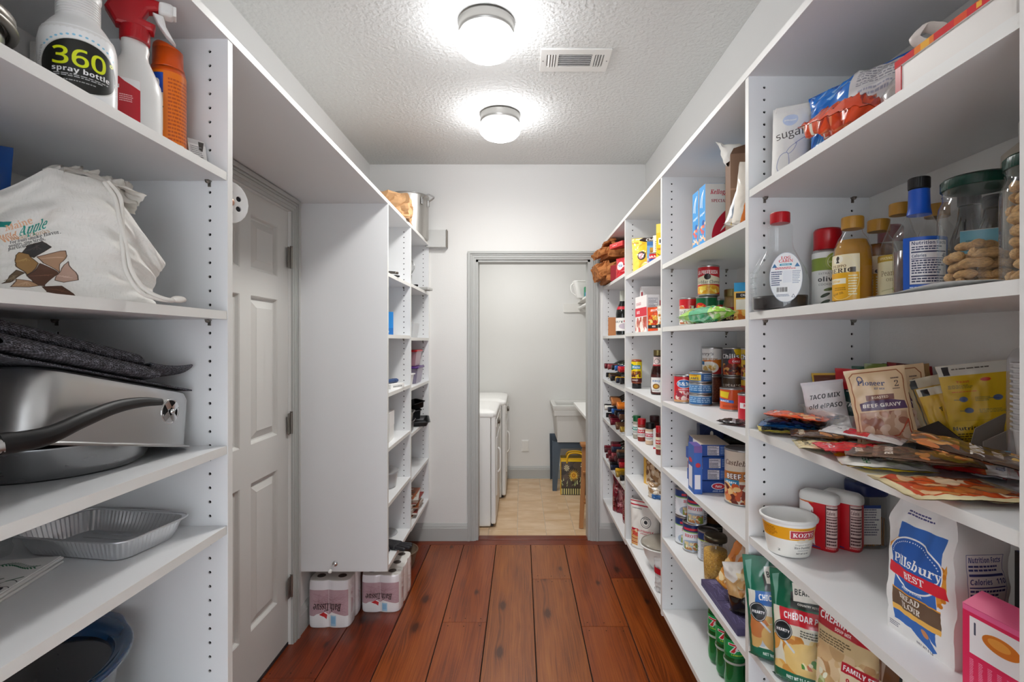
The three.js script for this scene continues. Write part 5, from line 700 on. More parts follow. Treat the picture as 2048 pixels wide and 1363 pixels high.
  pouch('seasoning_packet', 'orange and black seasoning packet standing by the oatmeal carton', 'packet', [0.635, R3[1], -2.435], -35, 0.07, 0.115, 0.02, pz('#d8461c', ['#f0a030', '#b02a14', '#f8d070']), null, { seed: 3 }); pouch('seasoning_packet', 'blue and black seasoning packet standing behind the orange one', 'packet', [0.672, R3[1], -2.40], -40, 0.07, 0.115, 0.02, pz('#2368b8', ['#e8e0d0', '#5a8ad0', '#f0f0f0']), null, { seed: 6 }); pouch('seasoning_packet', 'cream coloured soup packet at the near end of the oatmeal shelf', 'packet', [0.655, R3[1], -2.31], -40, 0.085, 0.115, 0.02, pz('#ece0c4', ['#d8a868', '#f2e4c0', '#c07a40']), null, { seed: 8 });
  // sauces
  const Kf = art(230, 150, '#f2c80f', (g) => { g.e('#0f6b48', 34, 26, 14, 16); g.t('Kens', 54, 26, 18, '#fff', { st: '#1a6ea8' }); g.r('#1873b0', 44, 17, 24, 18); g.t('Kens', 55, 26, 15, '#fff'); g.food(34, 46, 36, 30, ['#5a2a14', '#8d4a1c', '#3a180c', '#c07a28'], 30, 6); g.r('#4a1a1c', 0, 80, 100, 20); g.t('HONEY', 50, 90, 9, '#f2e8d8'); });
  bottle('squeeze_bottle', 'upside down dressing bottle with yellow label and dark cap', 'sauce bottle', [0.640, R3[2], -2.835], -32, [[0, 0.026], [0.024, 0.028], [0.028, 0.034], [0.0285, 0.1], [0.0285, 0.15], [0.0265, 0.158], [0.015, 0.161], [0, 0.161]], std('#9c4f2e', 0.3), { cap: { r: 0.0255, h: 0.03, y: 0, m: M.black, smooth: 1 }, label: { y0: 0.036, y1: 0.148, art: Kf, fin: 'gloss' } });
  const Bq = art(230, 170, '#3a120d', (g) => { g.p('#ece8e2', [[36, 16], [62, 16], [66, 60], [60, 92], [40, 92], [34, 60]]); g.t('BBQ', 50, 34, 12, '#2a5a9c', { f: 'serif' }); g.e('#7a4a1c', 50, 62, 8, 14); g.e('#c48a2c', 50, 62, 5, 9); g.lines('#555', 40, 80, 20, 8, 2); });
  const q = bottle('sauce_bottle', 'brown barbecue sauce bottle with pale oval label', 'sauce bottle', [0.672, R3[2], -2.515], -30, [[0, 0], [0.032, 0.001], [0.034, 0.006], [0.034, 0.09], [0.031, 0.12], [0.021, 0.15], [0.02, 0.155], [0.02, 0.2], [0, 0.2]], std('#2c0d08', 0.15), { label: [{ y0: 0.006, y1: 0.1, art: Bq, fin: 'gloss' }, { y0: 0.14, y1: 0.185, name: 'neck_label', art: art(120, 60, '#d8c0bc', (g) => { g.ring('#333', 50, 50, 10, 26, 2); g.r('#8a1c20', 0, 84, 100, 16); }) }], cap: { r: 0.0205, h: 0.028, y: 0.19, m: M.goldlid } });
  // spice jars
  const sp = (lab, p, r, h, body, capM, L, capH = 0.03) => bottle('spice_jar', lab, 'spice jar', p, -32, [[0, 0], [r * 0.94, 0.001], [r, 0.005], [r, h - capH - 0.006], [r * 0.9, h - capH], [0, h - capH]], body, { cap: { r: r * 0.98, h: capH, y: h - capH, m: capM }, label: L && { y0: h * 0.2, y1: h * 0.62, art: L } });
  const sl = (bg, col, s) => art(120, 70, bg, (g) => { g.r(col, 0, 24, 100, 34); g.t(s, 50, 41, 22, '#fff', { mw: 30 }); g.lines('#555', 34, 66, 32, 26, 3); });
  sp('green capped spice jar with greyish herbs, first in the spice row', [0.640, R3[3], -2.83], 0.021, 0.125, std('#a8a294', 0.3), M.green, sl('#d8d8d2', '#1c7a6a', 'HERB')); sp('red capped spice jar with red powder beside the green one', [0.65, R3[3], -2.755], 0.022, 0.12, std('#8a2a1a', 0.3), M.red, sl('#e9d8d4', '#c01a2a', 'PAPR')); sp('black capped spice jar with beige powder and red band, in front', [0.672, R3[3], -2.665], 0.0245, 0.112, std('#d8b89a', 0.3), M.black, sl('#efe6dc', '#a8142c', 'SPICE'));
  sp('dark capped spice jar half hidden in the back of the spice row', [0.72, R3[3], -2.76], 0.026, 0.135, std('#4a1a18', 0.3), std('#3a0f12', 0.4), null); sp('bright red capped round spice jar at the back', [0.735, R3[3], -2.58], 0.028, 0.138, std('#7a1c20', 0.3), M.red, null, 0.04); sp('small black capped jar beside the bright red cap', [0.735, R3[3], -2.42], 0.024, 0.138, std('#3a2a20', 0.3), M.black, null);
  carton('carton_box', 'small white spice carton with dark mark in the spice row', 'box', [0.688, R3[3], -2.555], -30, 0.048, 0.098, 0.035, { f: art(70, 120, '#e6e4e2', (g) => { g.p('#222', [[36, 20], [64, 20], [50, 34]]); g.t('TONE', 50, 42, 9, '#333'); g.lines('#99a', 24, 56, 52, 30, 5); g.r('#c01a2a', 0, 92, 100, 8); }), s: flat('#d9d6d4') }, '#e6e4e2');
  sp('small red seasoning bottle at the near end of the spice row', [0.655, R3[3], -2.425], 0.0165, 0.135, std('#7a1a16', 0.3), M.red, sl('#e8d8b4', '#b81a20', 'HOT'));
  // photo box and bread
  carton('carton_box', 'carton printed with a brown food picture leaning at the wall end', 'box', [0.71, R3[4], -2.62], -72, 0.24, 0.15, 0.04, { f: art(160, 110, '#7a4f2c', (g) => { g.r('#d9a040', 0, 0, 20, 100); g.food(10, 4, 88, 92, ['#c9a884', '#6b4428', '#e0cdb4', '#8d6238', '#4a2f1c'], 90, 9); }), s: flat('#d0a04a'), t: flat('#5a3a20') }, '#8a6238');
  pouch('bread_bag', 'small clear bag of buns with blue clip lying on the shelf', 'bread bag', [0.675, R3[4], -2.46], -35, 0.14, 0.07, 0.06, art(110, 70, '#c9b49c', (g) => { g.food(0, 0, 100, 70, ['#e8d8c4', '#b08a60', '#f2e8dc', '#8d6a48'], 40, 10); g.r('#1c4f8a', 20, 72, 80, 28); }), null, { seed: 4, wob: 0.012 });
  // baking mix, bowl
  const Bm = art(190, 300, '#e9e4dc', (g) => { g.r('#b0122a', 0, 2, 100, 2); g.r('#b0122a', 0, 9, 100, 2.5); g.ring('#23262c', 60, 42, 17, 11, 1.6); g.ring('#23262c', 60, 42, 12, 7.6, 0.8); g.e('#23262c', 60, 42, 6, 3.6); g.t('STONE MILLED', 60, 34.5, 2.6, '#23262c'); g.t('BUTTERMILK', 60, 61, 5.6, '#b0122a', { mw: 56 }); g.t('PANCAKE MIX', 60, 66, 3.2, '#b0122a', { mw: 40 }); for (let i = 0; i < 7; i++) { g.r(i % 2 ? '#c0642c' : '#e09a50', 6, 66 + i * 4, 28, 3.4); } g.food(4, 58, 30, 16, ['#b81a2c', '#e2c080', '#d04a3a'], 16, 8); g.lines('#777', 8, 16, 40, 4, 1); });
  pouch('pancake_mix_pouch', 'white baking mix pouch with red zip strip and round emblem', 'pouch', [0.672, R3[5], -2.775], -38, 0.17, 0.252, 0.075, Bm, null, { seed: 7, wob: 0.005 });
  const t = thing('mixing_bowl', 'white mixing bowl with clear domed lid on the lowest shelf', 'bowl', [0.712, R3[5], -2.545]); part('bowl_body', lathe([[0, 0], [0.06, 0], [0.066, 0.004], [0.095, 0.06], [0.106, 0.1], [0.118, 0.108], [0.122, 0.113], [0.116, 0.116], [0.102, 0.105], [0.09, 0.06], [0, 0.008]], 48), M.white, t); part('lid', lathe([[0.112, 0.1155], [0.108, 0.122], [0.085, 0.128], [0.04, 0.132], [0, 0.133]], 48), phy({ color: '#d9d2c4', roughness: 0.12, transmission: 0.55, thickness: 0, side: THREE.DoubleSide }), t); part('lid_rim', new THREE.TorusGeometry(0.11, 0.004, 8, 48).rotateX(Math.PI / 2).translate(0, 0.119, 0), std('#8d877c', 0.4), t);
  const b = thing('plastic_bag', 'clear plastic bag with a red band beside the white bowl', 'bag', [0.668, R3[5], -2.29], -35); const cb = pouchGeo(0.15, 0.14, 0.09, { stand: 1, seed: 12, wob: 0.02 }, 1), cb2 = pouchGeo(0.15, 0.14, 0.09, { stand: 1, seed: 12, wob: 0.02 }, -1); part('bag_film', [cb, cb2], phy({ color: '#efeeee', roughness: 0.2, transmission: 0.5, thickness: 0, side: THREE.DoubleSide }), b); part('red_band', skin([0, 1].map((k) => Array.from({ length: 32 }, (_, i) => { const a = i / 32 * Math.PI * 2; return [0.073 * Math.cos(a), 0.078 + k * 0.026, 0.044 * Math.sin(a)]; })), true, false), std('#c0142a', 0.35, 0, { side: THREE.DoubleSide }), b);
}
{ // ---------- second bay from the near end ----------
  const A = (px, X, Y, off = 0) => { const p = at(px, X, Y); return [p, toCam(p, off)]; };
  // cereal
  const Kf = art(260, 300, '#dcd9d6', (g) => { g.t("Kellogg's", 28, 12, 9, '#b3122a', { f: 'serif', i: 1, mw: 38 }); g.t('SPECIAL', 26, 25, 6, '#8a1a28', { mw: 34, f: 'serif' }); g.c.lineCap = 'round'; g.q('#b5112b', [[16, 78], [18, 56], [44, 40], [54, 36], [62, 34], [56, 48], [40, 66], [24, 80], [16, 82]], 8); g.q('#b5112b', [[20, 74], [26, 58], [46, 46]], 12); g.q('#b5112b', [[92, 26], [60, 46], [52, 60], [56, 74], [76, 90]], 10); g.q('#b5112b', [[52, 58], [70, 40], [94, 22]], 7); });
  const Ks = art(70, 300, '#2f86cf', (g) => { g.q('#fff', [[20, 30], [26, 16], [60, 10]], 9); g.q('#fff', [[72, 8], [40, 20], [46, 32]], 8); g.t('Original', 50, 42, 4.5, '#fff', { rot: -6 }); g.food(0, 56, 100, 44, ['#e2664a', '#f0b08a', '#d8463a', '#f4d8b8', '#2f86cf'], 30, 16); g.e('#1d4f96', 66, 56, 20, 4); });
  carton('cereal_box', 'white cereal box with large red letter K, nearer of the two', 'cereal box', [0.748, R2[0], -1.845], 0, 0.19, 0.238, 0.062, { f: Kf, l: Ks, r: Ks, t: flat('#4a97d6') }, '#dcd9d6');
  carton('cereal_box', 'blue sided cereal box standing just behind the one with the red K', 'cereal box', [0.748, R2[0], -1.918], 0, 0.19, 0.236, 0.062, { f: Kf, l: Ks, r: Ks, t: flat('#4a97d6') }, '#dcd9d6');
  const bag = (name, lab, cat, px, X, Y, w, h, d, a, o = {}, fin = 'film', off = 0) => { const [p, t] = A(px, X, Y, off); return pouch(name, lab, cat, p, t, w, h, d, a, null, { seed: px * 0.013, ...o }, fin); };
  { const [p, tn] = A(1472, 0.70, R2[0], 8), t = thing('carton_box', 'brown open carton with torn white liner standing behind the chip bags', 'box', p, tn); const bo = std('#7b5d4a', 0.8); cartonIn(t, 0.05, 0.27, 0.12, { f: art(90, 180, '#80624e', (g) => { g.ring('#d8c8b8', 30, 92, 8, 4, 2); g.r('#a07c64', 0, 40, 100, 2); }), s: flat('#6e523f'), t: flat('#5a4232') }, '#80624e'); for (const fg of [ext([[-0.025, 0], [0.025, 0], [0.02, 0.03], [-0.015, 0.02]], 0.0012).rotateX(-0.25).translate(0, 0.27, 0.058), ext([[-0.025, 0], [0.025, 0], [0.02, 0.035], [-0.02, 0.03]], 0.0012).rotateX(0.5).translate(0, 0.27, -0.058)]) part('open_flap', fg, bo, t); part('paper_liner', crumple(new THREE.ConeGeometry(0.04, 0.07, 10, 6, true).rotateZ(0.9).translate(-0.035, 0.30, 0.02), 0.01, 30, 3, false), M.whiteMatte, t); }
  bag('plastic_bag', 'dark green bag squeezed in beside the open brown carton', 'bag', 1501, 0.775, R2[0] + 0.002, 0.06, 0.3, 0.04, art(70, 140, '#0c6b45', (g) => { g.p('#0a4f34', [[0, 0], [100, 20], [100, 60], [0, 40]]); g.r('#d8e4dc', 20, 60, 60, 12); }), { seed: 3, wob: 0.012 });
  bag('chip_bag', 'leaning white and gold chip bag in front of the open carton', 'chip bag', 1486, 0.672, R2[0], 0.12, 0.185, 0.06, art(140, 190, '#e9e2d4', (g) => { g.p('#c89a3a', [[30, 0], [100, 0], [100, 8], [60, 20], [30, 12]]); g.l('#d2ab55', [[60, 10], [40, 60], [20, 100]], 5); g.p('#cfd8e2', [[0, 30], [30, 16], [14, 90], [0, 100]]); g.l('#6a7c92', [[8, 40], [14, 90]], 4); g.l('#2a7fc4', [[22, 44], [14, 70]], 8); g.r('#f5f2ea', 60, 34, 30, 46); }), { roll: -20, wob: 0.009 });
  bag('chip_bag', 'white and orange chip bag at the near end of the cereal shelf', 'chip bag', 1506, 0.655, R2[0], 0.12, 0.175, 0.06, art(120, 190, '#e8dccb', (g) => { g.q('#e06a1c', [[100, 20], [30, 26], [26, 100]], 12); g.p('#f0a04a', [[60, 40], [100, 36], [100, 90], [50, 96]]); g.r('#f6ead6', 66, 50, 28, 26); }), { roll: -8, wob: 0.008 });
  // second shelf
  const can = (lab, px, X, Y, r, h, a, off = 0, name = 'food_can') => { const [p, t] = A(px, X, Y, off); return tin(name, lab, 'can', p, t, r, h, a); };
  const G = art(240, 110, '#0b5b34', (g) => { g.e('#d8201c', 42, 42, 12, 24); g.t('Del', 42, 34, 16, '#f4c83a', { i: 1 }); g.t('Rio', 42, 54, 14, '#f4c83a', { i: 1 }); g.food(36, 66, 30, 30, ['#e8b04a', '#7ab04a', '#f0d890'], 18, 4); g.r('#063f24', 0, 90, 100, 10); });
  can('green can with red oval, under the tall red cheese sauce can', 1413, 0.70, R2[1], 0.0375, 0.108, G, -12); can('dark green can standing beside the one that carries the red can', 1437, 0.79, R2[1], 0.0375, 0.108, G, 40);
  can('red and gold cheese sauce can stacked on the green can', 1417, 0.702, R2[1] + 0.109, 0.0385, 0.112, art(260, 120, '#b81420', (g) => { g.t('LA PREFERIDA', 50, 20, 19, '#fff', { mw: 34 }); g.p('#e8dcc0', [[26, 40], [40, 34], [50, 26], [60, 34], [74, 40], [74, 64], [26, 64]]); g.e('#1f1a18', 50, 36, 5, 11); g.t('Cheddar Cheese', 50, 55, 15, '#1b1a1a', { mw: 44, n: 1, f: 'serif' }); g.r('#b81420', 24, 66, 52, 34); g.e('#e0a030', 50, 84, 24, 18); g.food(32, 72, 36, 24, ['#f2c44a', '#d88a1c', '#f8dc80'], 26, 4); g.r('#f0e6d0', 0, 94, 24, 6); g.r('#f0e6d0', 76, 94, 24, 6); }), -6);
  can('red and white stir fry vegetable can at the far end of the shelf', 1378, 0.66, R2[1], 0.0365, 0.11, art(240, 110, '#e9e2dc', (g) => { g.r('#c81a22', 0, 0, 100, 26); g.food(30, 24, 30, 14, ['#e2622a', '#c81a22', '#f0c0a0'], 14, 5); g.t('Stir-Fry', 46, 54, 20, '#222', { n: 1, mw: 26, f: 'serif' }); g.food(30, 70, 34, 28, ['#8aa04a', '#d8c8b0', '#a05030', '#f0e8d8'], 24, 4); g.r('#8a1a3a', 64, 26, 36, 74); g.lines('#e8d8d8', 67, 32, 14, 60, 8); }), -22);
  { const [p, t] = A(1465, 0.785, R2[1]); bottle('mustard_jar', 'glass mustard jar with dark gold lid', 'jar', p, t, [[0, 0], [0.031, 0.002], [0.033, 0.008], [0.033, 0.075], [0.029, 0.095], [0.028, 0.11], [0, 0.11]], std('#a8855c', 0.15), { cap: { r: 0.0295, h: 0.026, y: 0.107, m: M.goldlid }, label: { y0: 0.012, y1: 0.066, art: art(200, 70, '#7a1418', (g) => { g.r('#1a0c0a', 0, 40, 100, 60); g.t('Country', 50, 40, 34, '#f4e6d0', { f: 'serif', mw: 26 }); g.t('DIJON', 50, 74, 22, '#d8b060'); }) } }); }
  { const [p, t] = A(1491, 0.71, R2[1]); carton('tea_box', 'small orange carton with blue top by the mustard jar', 'box', p, t - 10, 0.06, 0.125, 0.045, { f: art(80, 150, '#e8a84a', (g) => { g.r('#2a8ac8', 0, 0, 100, 22); g.r('#1d1a18', 10, 26, 80, 12); g.t('CHAI', 50, 32, 8, '#fff'); g.r('#f4e8d4', 10, 42, 80, 26); g.food(0, 68, 100, 32, ['#e2761c', '#f0b860', '#b85a14'], 20, 12); }), s: flat('#d8923a'), t: flat('#2a7fc0') }, '#e0a048'); }
  { const t = flatPouch('noodle_bag', 'long bright green bag lying in front of the cans', 'bag', [0.662, R2[1] + 0.004, -1.862], 0, 0.07, 0.40, 0.05, art(130, 420, '#6fb52c', (g) => { g.r('#8ccc3a', 0, 0, 40, 100); g.r('#1c9a60', 0, 34, 100, 46); g.lines('#cfe8b0', 18, 38, 64, 38, 14); g.r('#e8eee0', 20, 8, 40, 10); g.bars(24, 9, 32, 8); g.t('LEEK', 50, 26, 6, '#e9f5d8', { rot: 90 }); g.food(0, 80, 100, 20, ['#d8e8a0', '#e8f0c0', '#8cc63a'], 20, 12); }), { seed: 3, wob: 0.006, ny: 40 }); t.rotation.set(-90 * D, 0, 0); t.rotation.set(-90 * D, -12 * D, -48 * D, 'YXZ'); t.position.set(0.69, R2[1] + 0.034, -1.66); t.rotation.set(-90 * D, 0, 0, 'YXZ'); t.position.set(0.629, R2[1] + 0.032, -1.56); }
  // third shelf
  can('red baked bean can with blue oval emblem', 1367, 0.662, R2[2], 0.0375, 0.113, art(240, 110, '#c21a24', (g) => { g.e('#fff', 53, 28, 13, 17); g.e('#1d5aa0', 53, 28, 12, 15); g.t('B&M', 53, 29, 20, '#fff', { f: 'serif' }); g.t('ORIGINAL', 52, 50, 8, '#f4e0e0'); g.food(36, 56, 32, 36, ['#8d2a3a', '#d8a0a0', '#a84a4a', '#e8c8b8'], 34, 5); g.r('#c08a5a', 0, 92, 100, 8); }), -8);
  const Cl = art(260, 46, '#1f4a80', (g) => { g.r('#e8b21c', 22, 18, 28, 72); g.t('CLAMS', 36, 66, 40, '#1a2f6a', { mw: 22 }); g.lines('#a03c1c', 26, 24, 20, 20, 1); g.lines('#a8c4e0', 54, 26, 20, 60, 3); g.r('#a8c4e0', 0, 0, 100, 8); }), Cl2 = art(260, 46, '#235a94', (g) => { g.lines('#9cc0e2', 24, 20, 52, 66, 3); g.r('#e8b21c', 18, 18, 6, 66); g.r('#a8c4e0', 0, 0, 100, 8); });
  ['lowest', 'middle', 'topmost'].forEach((n, i) => can(`flat blue clam tin, ${n} of a stack of three`, 1401, 0.705, R2[2] + i * 0.0445, 0.0425, 0.0435, i === 2 ? Cl : Cl2, -10 + i * 6));
  can('plain brown label can under the beef hash can', 1424, 0.775, R2[2], 0.0375, 0.112, art(200, 110, '#4d2318', (g) => { g.lines('#7a4630', 10, 10, 80, 80, 12); }), 0);
  can('tall stew can with cream and orange label stacked on the brown can', 1424, 0.775, R2[2] + 0.113, 0.0385, 0.112, art(250, 120, '#d9d5d0', (g) => { g.t("berry's", 40, 20, 16, '#222', { f: 'serif', i: 1 }); g.t('BEEF STEW', 46, 42, 12, '#7a4a1a'); g.p('#c8641e', [[24, 48], [70, 42], [70, 100], [24, 100]]); g.r('#8d1c1c', 24, 74, 46, 26); g.e('#efe8da', 46, 74, 17, 24); g.food(34, 64, 24, 22, ['#d8b060', '#c8923a', '#e8d8a0'], 14, 4); g.r('#1d5a8a', 24, 50, 14, 14); g.nut(73, 8, 16, 84, '#433', '#e2dcd6'); }), -6);
  can('short brown can with pale band beneath the chili beans can', 1467, 0.835, R2[2], 0.039, 0.112, art(200, 110, '#4a3c2e', (g) => { g.t("BUSH'S", 46, 30, 20, '#f0e8d8'); g.r('#b8a08a', 55, 40, 45, 60); g.lines('#8a2a1c', 58, 50, 20, 40, 4); }), -10);
  const Ch = (bg) => art(250, 120, bg, (g) => { g.p('#e8bc1c', [[52, 0], [100, 0], [100, 50], [60, 50]]); g.t('Chilis', 46, 28, 24, '#fff', { mw: 30, st: '#222' }); g.e('#c41f24', 56, 48, 12, 15); g.t('CHILI', 56, 48, 9, '#fff'); g.food(30, 56, 44, 44, ['#6a2014', '#a8441f', '#c88a4a', '#4a160e'], 70, 4); });
  can('black and yellow chili beans can stacked above the short brown can', 1467, 0.835, R2[2] + 0.113, 0.0395, 0.112, Ch('#2b2a30'), -8); can('yellow topped bean can stacked beside the chili beans can', 1505, 0.86, R2[2] + 0.113, 0.0395, 0.112, Ch('#caa01a'), -14); can('small red label can carrying the yellow topped bean can', 1505, 0.86, R2[2], 0.0395, 0.112, art(120, 80, '#b8281c', (g) => { g.r('#e0b02a', 0, 0, 100, 20); g.food(20, 30, 60, 60, ['#7a2414', '#d87a3a'], 20, 8); }), 0);
  can('orange label can with small yellow flag in front of the chili cans', 1463, 0.765, R2[2], 0.040, 0.082, art(250, 90, '#d2481c', (g) => { g.p('#e8c020', [[30, 6], [48, 12], [46, 44], [30, 36]]); g.p('#2a5ab0', [[28, 44], [54, 54], [54, 68], [28, 58]]); g.t('RANCH', 40, 58, 12, '#fff'); g.lines('#8a2410', 38, 80, 24, 12, 2); g.nut(64, 10, 16, 82, '#633', '#d8c8bc'); }), -4);
  can('red can with white letters at the near end of the clam shelf', 1502, 0.725, R2[2], 0.038, 0.085, art(200, 90, '#c01828', (g) => { g.r('#e9e2e0', 34, 30, 40, 24); g.t('MILK', 50, 42, 18, '#c01828'); }), 0);
  { const t = flatPouch('candy_packet', 'flat black packet lying alone at the shelf front', 'packet', [0.664, R2[2], -1.50], 40, 0.06, 0.085, 0.012, art(60, 80, '#1d1718', (g) => { g.p('#8a8488', [[0, 60], [100, 30], [100, 40], [0, 74]]); }), { wob: 0.003 }); }
  // fourth shelf
  { const jar = (lab, px, X, off) => { const [p, t] = A(px, X, R2[3], off); return bottle('sauce_jar', lab, 'jar', p, t, [[0, 0], [0.031, 0.002], [0.036, 0.01], [0.0365, 0.085], [0.031, 0.105], [0.0315, 0.12], [0, 0.12]], std('#4d150c', 0.12), { cap: { r: 0.0345, h: 0.022, y: 0.114, m: M.goldlid, smooth: 1 }, label: { y0: 0.012, y1: 0.08, art: art(220, 80, '#d8d0c4', (g) => { g.r('#8a1c1a', 0, 60, 100, 40); g.t('SALSA', 46, 30, 24, '#7a1a18'); g.food(36, 50, 30, 44, ['#c83a24', '#f0e0d0', '#7a2a1a'], 20, 5); }) } }); };
    jar('brown sauce jar with gold lid, the farther of two', 1394, 0.714, -20); jar('brown sauce jar with gold lid, the nearer of two', 1430, 0.79, 10); }
  const Nf = art(200, 56, '#143c88', (g) => { g.nut(22, 8, 40, 84, '#223', '#cfc8d0'); g.lines('#8aa4d0', 66, 16, 30, 70, 5); }), Ne = art(56, 56, '#e2e2ea', (g) => { g.r('#1c3f8c', 0, 0, 36, 100); g.e('#c02030', 66, 40, 18, 14); }), Nb = art(200, 56, '#123880', (g) => { g.e('#d8dcec', 56, 42, 24, 30); g.e('#c02030', 56, 42, 21, 24); g.t('Pasta', 56, 43, 30, '#fff', { i: 1, mw: 34 }); g.t('ANGEL HAIR', 54, 84, 20, '#cfd8ec', { f: 'serif', i: 1 }); });
  { const N = ['lowest', 'second', 'third', 'topmost']; for (let i = 0; i < 4; i++) carton('pasta_box', `blue pasta box lying flat, ${N[i]} of the stack of four`, 'pasta box', [0.684 + [0, 0.003, -0.003, 0.004][i], R2[3] + i * 0.0418, -1.872 - [0, 0.006, -0.004, 0.006][i]], [-3, -5, -1, -6][i], 0.10, 0.04, 0.19, { f: i ? Nf : Nb, l: Ne, r: Ne, t: flat(i === 3 ? '#c9b9a4' : '#123a80') }, '#123a80', 'stacked pasta boxes'); }
  carton('pasta_box', 'tall blue pasta box standing upright beside the flat stack', 'pasta box', [0.612, R2[3], -1.80], -4, 0.028, 0.165, 0.075, { f: art(40, 170, '#2b55a8', (g) => { g.r('#e0dce8', 10, 60, 70, 30); g.r('#6a4a8c', 0, 0, 100, 14); g.e('#c02030', 50, 40, 30, 5); }), s: art(60, 170, '#24509c', (g) => { g.r('#e6e2ee', 10, 46, 60, 46); g.e('#c02030', 40, 34, 30, 5); }), t: flat('#5a4a90') }, '#1c3f8c');
  { const Fk = art(110, 200, '#101d40', (g) => { g.l('#d8cfc0', [[50, 20], [50, 40]], 2); g.e('#d8cfc0', 50, 18, 7, 6); g.t('PENNE', 50, 54, 5, '#d8cfc0', { f: 'serif' }); g.ring('#2c3c6a', 50, 40, 44, 36, 1); }); for (const [X, n] of [[0.75, 'the one toward the aisle'], [0.85, 'the one toward the wall']]) carton('pasta_box', `tall dark navy pasta box with a pale fork emblem, ${n}`, 'pasta box', [X, R2[3], -2.032], -2, 0.092, 0.198, 0.04, { f: Fk, s: flat('#0c1632'), t: flat('#16244c') }, '#0c1632'); }
  { const [p, t] = A(1468, 0.815, R2[3]); bottle('sauce_jar', 'dark lidded glass jar half hidden behind the beef stew can', 'jar', p, t, [[0, 0], [0.036, 0.002], [0.04, 0.01], [0.04, 0.125], [0.035, 0.14], [0, 0.14]], std('#2c3028', 0.15), { cap: { r: 0.038, h: 0.02, y: 0.138, m: std('#3b413c', 0.35, 0.6), smooth: 1 } }); }
  can('large tall beef stew can with cream top and orange band', 1483, 0.722, R2[3], 0.052, 0.178, art(330, 200, '#d8c4b0', (g) => { g.t("Castleberry's", 50, 22, 13, '#4d3324', { f: 'serif', i: 1, mw: 40 }); g.lines('#766', 70, 8, 16, 6, 1); g.p('#b8641c', [[20, 42], [80, 32], [80, 50], [20, 62]]); g.t('BEEF STEW', 50, 47, 13, '#fff', { rot: -4, mw: 36, st: '#5a2a10' }); g.p('#1c6a98', [[28, 56], [46, 54], [46, 66], [28, 68]]); g.t('HEARTY', 37, 61, 6, '#fff'); g.food(20, 62, 60, 38, ['#7a2a14', '#b8441c', '#d8743a', '#e8b070', '#5a1c0e'], 70, 5); }), 6);
  // fifth shelf
  const Bt = art(250, 115, '#dfe3ea', (g) => { g.r('#1b2f60', 0, 0, 100, 26); g.r('#7aa84a', 0, 26, 100, 4); g.r('#c02838', 34, 12, 30, 9); g.t('BROTH', 50, 42, 16, '#c02838', { f: 'serif', mw: 26 }); g.e('#8fa0b8', 50, 80, 20, 22); g.food(36, 66, 28, 30, ['#d8c08a', '#a86a3a', '#efe4c8', '#7a8a3a'], 26, 4); g.bars(82, 70, 14, 22); g.nut(2, 34, 18, 62, '#334', '#dfe3ea'); g.lines('#556', 66, 36, 14, 50, 7); }), Bt2 = art(250, 115, '#cfd6e2', (g) => { g.r('#1b2f60', 0, 0, 100, 26); g.r('#a0b83a', 0, 26, 100, 4); g.nut(40, 32, 24, 64, '#223', '#e2e4e8'); g.lines('#445', 10, 34, 24, 60, 8); });
  can('broth can with navy top, lower of the stack at the far panel', 1369, 0.668, R2[4], 0.037, 0.112, Bt, 30); can('broth can with navy top, upper of the stack at the far panel', 1369, 0.668, R2[4] + 0.113, 0.037, 0.112, Bt, 40); can('broth can with soup picture, lower of the nearer stack', 1385, 0.676, R2[4], 0.037, 0.112, Bt, -4).position.z += 0.0; can('broth can with soup picture, upper of the nearer stack', 1394, 0.685, R2[4] + 0.113, 0.037, 0.112, Bt, -14); can('single broth can with nutrition panel facing out', 1416, 0.705, R2[4], 0.037, 0.112, Bt2, -6);
  can('dark lidded can behind the single broth can', 1430, 0.79, R2[4], 0.041, 0.13, art(150, 90, '#2a2a2e', (g) => { g.r('#5a3a1c', 0, 10, 100, 20); g.lines('#776', 10, 40, 80, 40, 5); }), 0); can('dark can on top of the dark lidded can', 1430, 0.79, R2[4] + 0.131, 0.041, 0.10, art(120, 60, '#33291f', (g) => g.lines('#6a4a24', 10, 20, 80, 60, 4)), 0);
  { const [p, t] = A(1431, 0.668, R2[4]); const b = thing('grain_jar', 'glass jar of golden grains with dark metal lid', 'jar', p, t); bottleIn(b, [[0, 0], [0.037, 0.001], [0.0405, 0.006], [0.041, 0.115], [0.036, 0.13], [0.036, 0.142], [0, 0.142]], M.clear, { cap: { r: 0.038, h: 0.019, y: 0.138, m: std('#5a5546', 0.35, 0.8), smooth: 1 } }); const g2 = art(180, 120, '#c08a30', (g) => { for (let i = 0; i < 1400; i++) g.e(['#d8a03c', '#a8742a', '#e8bc5c', '#8a5c1c'][i % 4], rnd() * 100, rnd() * 100, 0.9, 0.8); }); part('grains', put(lathe([[0.004, 0.004], [0.0365, 0.006], [0.0385, 0.06], [0.038, 0.104], [0.003, 0.106]], 32), g2), print(g2, 'paper'), b); }
